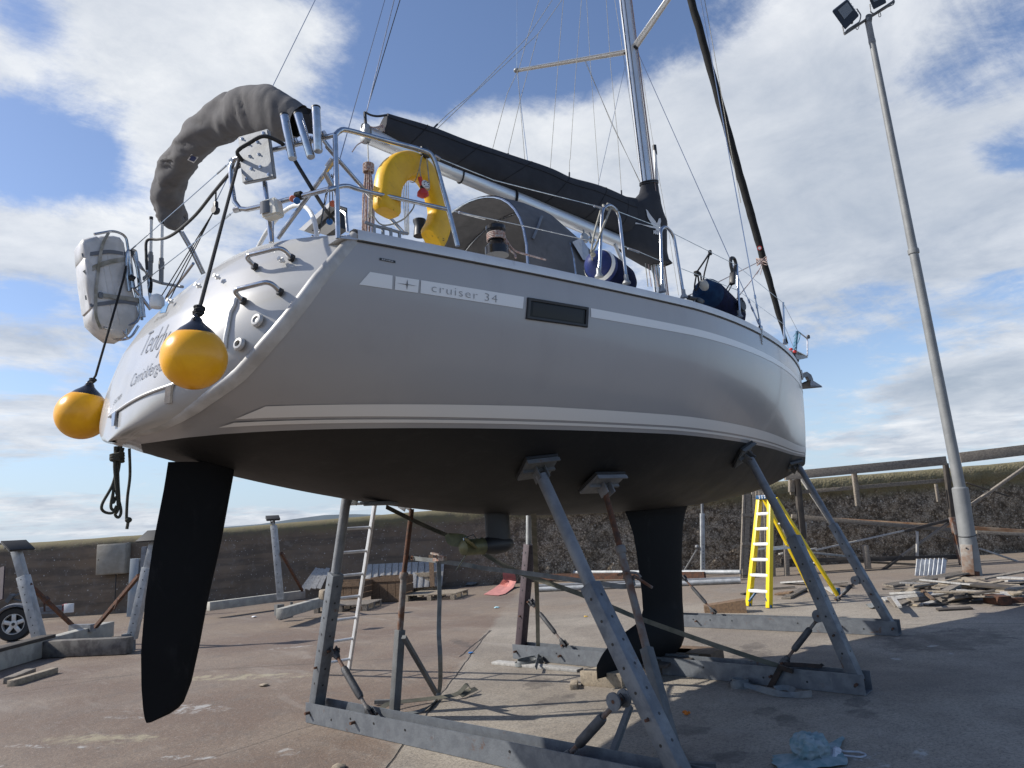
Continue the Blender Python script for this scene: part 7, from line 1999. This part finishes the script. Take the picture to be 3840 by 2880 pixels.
# far cradle (left middle) and left cradle: galvanised beams with padded legs
def tri_leg(parent, foot, mid_, top, w0=.12, w1=.09, pn_=None, mat=galvb, padsz_=False):
    g = MB(); g.bar(foot, mid_, w0, w0, up=hdir, bev=.006); a_ = obj('leg', g, mat, parent); g = MB(); g.bar(mid_, top, w1, w1, up=hdir, bev=.005); obj('inner_tube', g, mat, a_)
    g = MB(); holes(g, foot, mid_, 8, -hdir.normalized(), .010, w0/2+.001); obj('bolt_hole', g, black, a_)
    if pn_ is not None: pad(a_, top+pn_*.09, pn_, .40, .30) if padsz_ else pad(a_, top+pn_*.09, pn_, .26, .24)
    return a_
t = thing('steel_cradle', 'small galvanised cradle standing on its own against the wall left of the crates', 'cradle', GZ('G', 1935, 785))
f0 = GZ('G', 1935, 785)
ft_ = PP(px('G', 1940, 640), f0, hdir); tri_leg(t, ft_, PP(px('G', 1892, 130), f0, hdir), PP(px('G', 1885, 100), f0, hdir), .11, .06, V((-.1, -.3, .9)))
cbm = mk('pale_cast_beam', (.40, .385, .335), .8, 0, col2=(.28, .27, .24), vs=5, bump=.3, bs=30)
def fbeam(nm, k, p, q, z, w_, h_, mat, par): g = MB(); g.bar(GZ(k, *p, z), GZ(k, *q, z), w_, h_, bev=.006); return obj(nm, g, mat, par)
fbeam('cross_beam', 'G', (1440, 690), (2100, 605), .25, .16, .18, cbm, t)
fbeam('side_beam', 'G', (1935, 740), (2215, 660), .25, .15, .18, cbm, t)
g = MB(); g.bar(PP(px('G', 1945, 320), f0, hdir), GZ('G', 2090, 580, .35), .05, .05); obj('brace', g, rust, t)
g = MB(); g.box(GZ('G', 1930, 750, .12)+V((0, 0, .1)), (.14, .14, .2)); g.tube(rnd_corner([GZ('G', 1930, 785), GZ('G', 2015, 765), GZ('G', 2015, 765)+V((0, 0, .3))], .02), .03, 8); obj('foot', g, galv2, t)
t = thing('steel_cradle', 'large weathered cradle with two padded legs at the left edge', 'cradle', GZ('X', 1640, 1650))
bO = GZ('O', 0, 520); bO2 = GZ('O', 320, 425); 
g = MB(); gb = GZ('O', 90, 480); bd = (GZ('O', 860, 262)-GZ('O', 330, 425)); bd.z = 0
A0 = GZ('O', 0, 520); A1 = GZ('O', 990, 220)
g.bar(A0-(A1-A0).normalized()*1.2+V((0, 0, .14)), A1+V((.02, .02, .14)), .20, .26, bev=.006); obj('main_beam', g, cbm, t)
g = MB(); g.bar(GZ('O', 340, 425)+V((.1, .1, .13)), GZ('O', 1200, 378)+V((0, .06, .13)), .18, .24, bev=.006); obj('cross_beam', g, mk('stained_beam', (.17, .155, .135), .8, 0, col2=(.07, .06, .055), vs=6, bump=.3), t)
lf = GZ('X', 1650, 1640); lfm = lf
def XL(x, y, o_=lf): return PP(px('X', x, y), o_, hdir)
tri_leg(t, XL(1640, 1480), XL(1835, 590), XL(1915, 250), .13, .10, V((-.5, -.3, .9)), padsz_=True)
g = MB(); g.bar(XL(1600, 1640), XL(1600, 1410), .14, .16, up=hdir); obj('leg_socket', g, galv, t)
rf = GZ('X', 500, 1480, .25); 
def XR(x, y): return PP(px('X', x, y), rf, hdir)
tri_leg(t, XR(490, 1475), XR(290, 700), XR(200, 370), .15, .12, V((.2, -.5, .9)), padsz_=True)
g = MB(); g.bar(XR(360, 800), GZ('X', 900, 1310, .3), .055, .055); g.bar(XR(550, 970), XR(590, 1010), .08, .08); obj('brace', g, rust, t)
g = MB(); g.bar(XL(1730, 690), GZ('X', 1190, 1330, .3), .055, .055); g.tube([XL(1470, 990), XL(1425, 1110)], .014, 6); g.tube([XR(550, 1020), XR(555, 1140)], .014, 6); obj('brace', g, rust, t)
g = MB(); g.bar(GZ('X', 890, 1345, .27), GZ('X', 1160, 1340, .27), .12, .12); obj('centre_bracket', g, galvl, t)
# third old leg leaning behind
t = thing('steel_post', 'pale blue-streaked steel leg standing behind the left cradle', 'post', GZ('X', 1640, 1160))
so = GZ('X', 1640, 1230); a = so
def XS(x, y): return PP(px('X', x, y), so, hdir)
g = MB(); g.bar(XS(1645, 1200), XS(1690, 480), .20, .12, up=hdir, bev=.006); obj('leg_tube', g, mk('blue_streaked_steel', (.33, .345, .35), .7, .1, col2=(.23, .28, .32), vs=2.5), t)
g = MB(); g.bar(XS(1740, 1100), XS(1800, 330), .10, .08, up=hdir); obj('second_tube', g, galvl, t)
# timber on beam at the left edge
g = MB(); g.bar(A0-(A1-A0).normalized()*1.0+V((-.03, -.03, .29)), lerp(A0, A1, .40)+V((-.03, -.03, .29)), .22, .05, bev=.004); o = obj('timber_plank', g, woodd); tag(o, 'flat dark plank laid on the left cradle beam at the left edge', 'timber block')

# small trailer with alloy wheel at left
wc_ = GZ('X', 170, 1505); wh = (PP(px('X', 170, 1080), wc_, hdir).z)/2
t = thing('boat_trailer', 'small trailer with one silver alloy wheel parked by the wall at far left', 'trailer', wc_)
cW = wc_+V((0, 0, wh)); axw = (hdir.normalized()*-1*.85+rgt*.25); axw.z = 0; axw.normalize()
g = MB(); g.lathe([(wh*.62, -.09), (wh*.90, -.10), (wh, -.07), (wh*1.0, .07), (wh*.90, .10), (wh*.62, .09)], cW, axw, 40, caps=False); wl_ = obj('wheel', g, rubber, t)
rim_ = mk('alloy', (.55, .55, .54), .4, .5)
g = MB(); g.lathe([(wh*.63, -.08), (wh*.60, .085), (wh*.57, .085), (wh*.52, .02)], cW, axw, 40, caps=False); u_ = axw.cross(V((0, 0, 1))).normalized()
for k in range(5):
    a_ = k*2*math.pi/5+.3; d = u_*math.cos(a_)+V((0, 0, 1))*math.sin(a_); g.bar(cW+axw*.05+d*.03, cW+axw*.06+d*wh*.58, .075, .03, up=axw, bev=.008)
g.lathe([(wh*.24, .03), (wh*.22, .075), (.02, .08)], cW, axw, 20); obj('rim', g, rim_, wl_)
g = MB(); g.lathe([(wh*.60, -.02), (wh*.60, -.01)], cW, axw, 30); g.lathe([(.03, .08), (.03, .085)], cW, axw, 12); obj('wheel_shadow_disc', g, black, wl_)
g = MB(); rows = []
for i in range(17):
    a_ = -.15+math.pi*1.1*i/16; d = u_*math.cos(a_)+V((0, 0, 1))*math.sin(a_); rows.append([cW+d*wh*1.18-axw*.12, cW+d*wh*1.22, cW+d*wh*1.16+axw*.13, cW+d*wh*1.05+axw*.14])
g.grid(rows); obj('mudguard', g, mk('grey_mudguard', (.10, .10, .105), .5), t)
w_o = wc_+hdir.normalized()*.6
def XW(x, y): return PP(px('X', x, y), w_o, hdir)
g = MB()
for (a_, b2) in (((300, 1120), (780, 1070)), ((300, 1150), (780, 1100)), ((430, 1160), (760, 1150))): g.bar(XW(*a_), XW(*b2), .05, .04)
obj('chassis', g, galvl, t)
g = MB(); g.bar(XW(800, 1100), XW(915, 1092), .04, .17, bev=.004); lbd = obj('lighting_board', g, whitep, t)
g = MB(); g.tube(spline([XW(770, 1070), XW(830, 1050), XW(820, 1130), XW(780, 1110), XW(820, 1080)], 4), .02, 8); obj('red_lashing', g, mk('dark_red_cord', (.22, .04, .05), .7), lbd)
g = MB(); g.bar(XW(170, 960), XW(270, 900), .06, .04); g.bar(XW(120, 960), XW(160, 990), .14, .16); g.tube([XW(160, 985), XW(270, 1010)], .02, 8); obj('roller_bracket', g, galv2, t)
g = MB(); a, b_ = wallp('X', 20, 590, .3), wallp('X', -5, 1000, .6)
if a: g.bar(a, b_, .16, .04, up=hdir); o = obj('leaning_board', g, redlead); tag(o, 'dark purple board leaning on the wall at the far left edge', 'board')

# ---- small things on the ground
t = thing('rag', 'crumpled teal rag lying on the shaded concrete at the bottom', 'rag', GZ('M', 985, 1150))
c = GZ('M', 985, 1120, .03)
g = MB(); bm_ = bmesh.ops.create_icosphere(g.bm, subdivisions=5, radius=1)
for v_ in bm_['verts']:
    q = v_.co.copy(); f = 1+.30*noise.noise(q*1.6+V((3, 1, 2)))-.28*abs(noise.noise(q*3.1+V((5, 0, 0))))-.14*abs(noise.noise(q*7))+.05*noise.noise(q*15)
    v_.co = c+V((q.x*.14*f, q.y*.12*f, max(-.03, q.z*.125*f)+.03))
obj('cloth', g, rag, t, smooth=80)
def cloth(pts, mat, name):
    g = MB(); n_ = 26; rows = []
    cc_ = sum(pts, V())/len(pts); P = spline(pts, 6, closed=True)
    for s_ in (0.0, .25, .5, .75, 1.0): rows.append([cc_+(q-cc_)*s_*(1+.12*noise.noise(q*30))+V((0, 0, .012+(1-s_)*.035+.02*abs(noise.noise(q*22+V((s_*3, 0, 0)))))) for q in P])
    g.grid(rows, closed=True); return obj(name, g, mat, t, smooth=80)
cloth([GZ('M', *q) for q in ((760, 1150), (860, 1140), (900, 1215), (1180, 1190), (1160, 1120), (1080, 1080), (1180, 1035), (1110, 1160), (960, 1230), (800, 1215))], rag, 'spread_cloth')
cloth([GZ('M', *q) for q in ((1080, 1130), (1130, 1090), (1165, 1110), (1140, 1165), (1100, 1185))], rag2, 'pale_cloth')
g = MB(); g.tube(spline([GZ('M', *q, .01) for q in ((1070, 1075), (1160, 1100), (1250, 1105), (1300, 1120), (1270, 1135), (1170, 1125), (1120, 1120))], 6), .006, 6); obj('cloth_thread', g, rag2, t)
g = MB(); c = GZ('M', 265, 882, .015)
for k in range(7): g.ball(c+V((random.uniform(-.03, .03), random.uniform(-.025, .025), random.uniform(0, .01))), .016, (1, 1, .8), 1)
o = obj('orange_scrap', g, litter); tag(o, 'small orange foam scrap on the shaded concrete right of the near leg', 'litter')
def scrap(name, k, x, y, label, r, mat, fl=.5):
    g = MB(); c = GZ(k, x, y, r*.3); 
    q = bmesh.ops.create_icosphere(g.bm, subdivisions=2, radius=r)
    for v_ in q['verts']: w2 = v_.co*(1+.5*noise.noise(v_.co*18/r*.06+V((x, y, 0)))); v_.co = c+V((w2.x, w2.y, w2.z*fl*.6))
    o = obj(name, g, mat); tag(o, label, 'litter')
scrap('white_wrapper', 'G', 1758, 760, 'tiny white wrapper on the sunlit ground right of the rudder', .05, chalk)
scrap('blue_scrap', 'H', 1410, 1193, 'little blue plastic scrap by the crack in the concrete', .035, bluep)
scrap('pale_blue_scrap', 'H', 1590, 880, 'pale blue scrap on the sunlit ground below the red mat', .05, mk('pale_blue_plastic', (.35, .55, .60), .6))
scrap('yellow_scrap', 'H', 2205, 942, 'small yellow scrap near the starboard prop', .035, mk('yellow_scrap_m', (.55, .35, .05), .6))
scrap('brown_stone', 'G', 1825, 1230, 'small brown chip of stone right of the rudder tip', .05, woodl)
scrap('wood_chip', 'J', 370, 930, 'wood chips at the bottom edge below the near base', .05, woodl)
scrap('crumpled_bag', 'W', 1125, 1205, 'crumpled grey bag beside the forward stand leg', .12, web)
scrap('grey_cloth', 'U', 1985, 800, 'grey cloth scrap at the foot of the wall left of the red mat', .16, web)
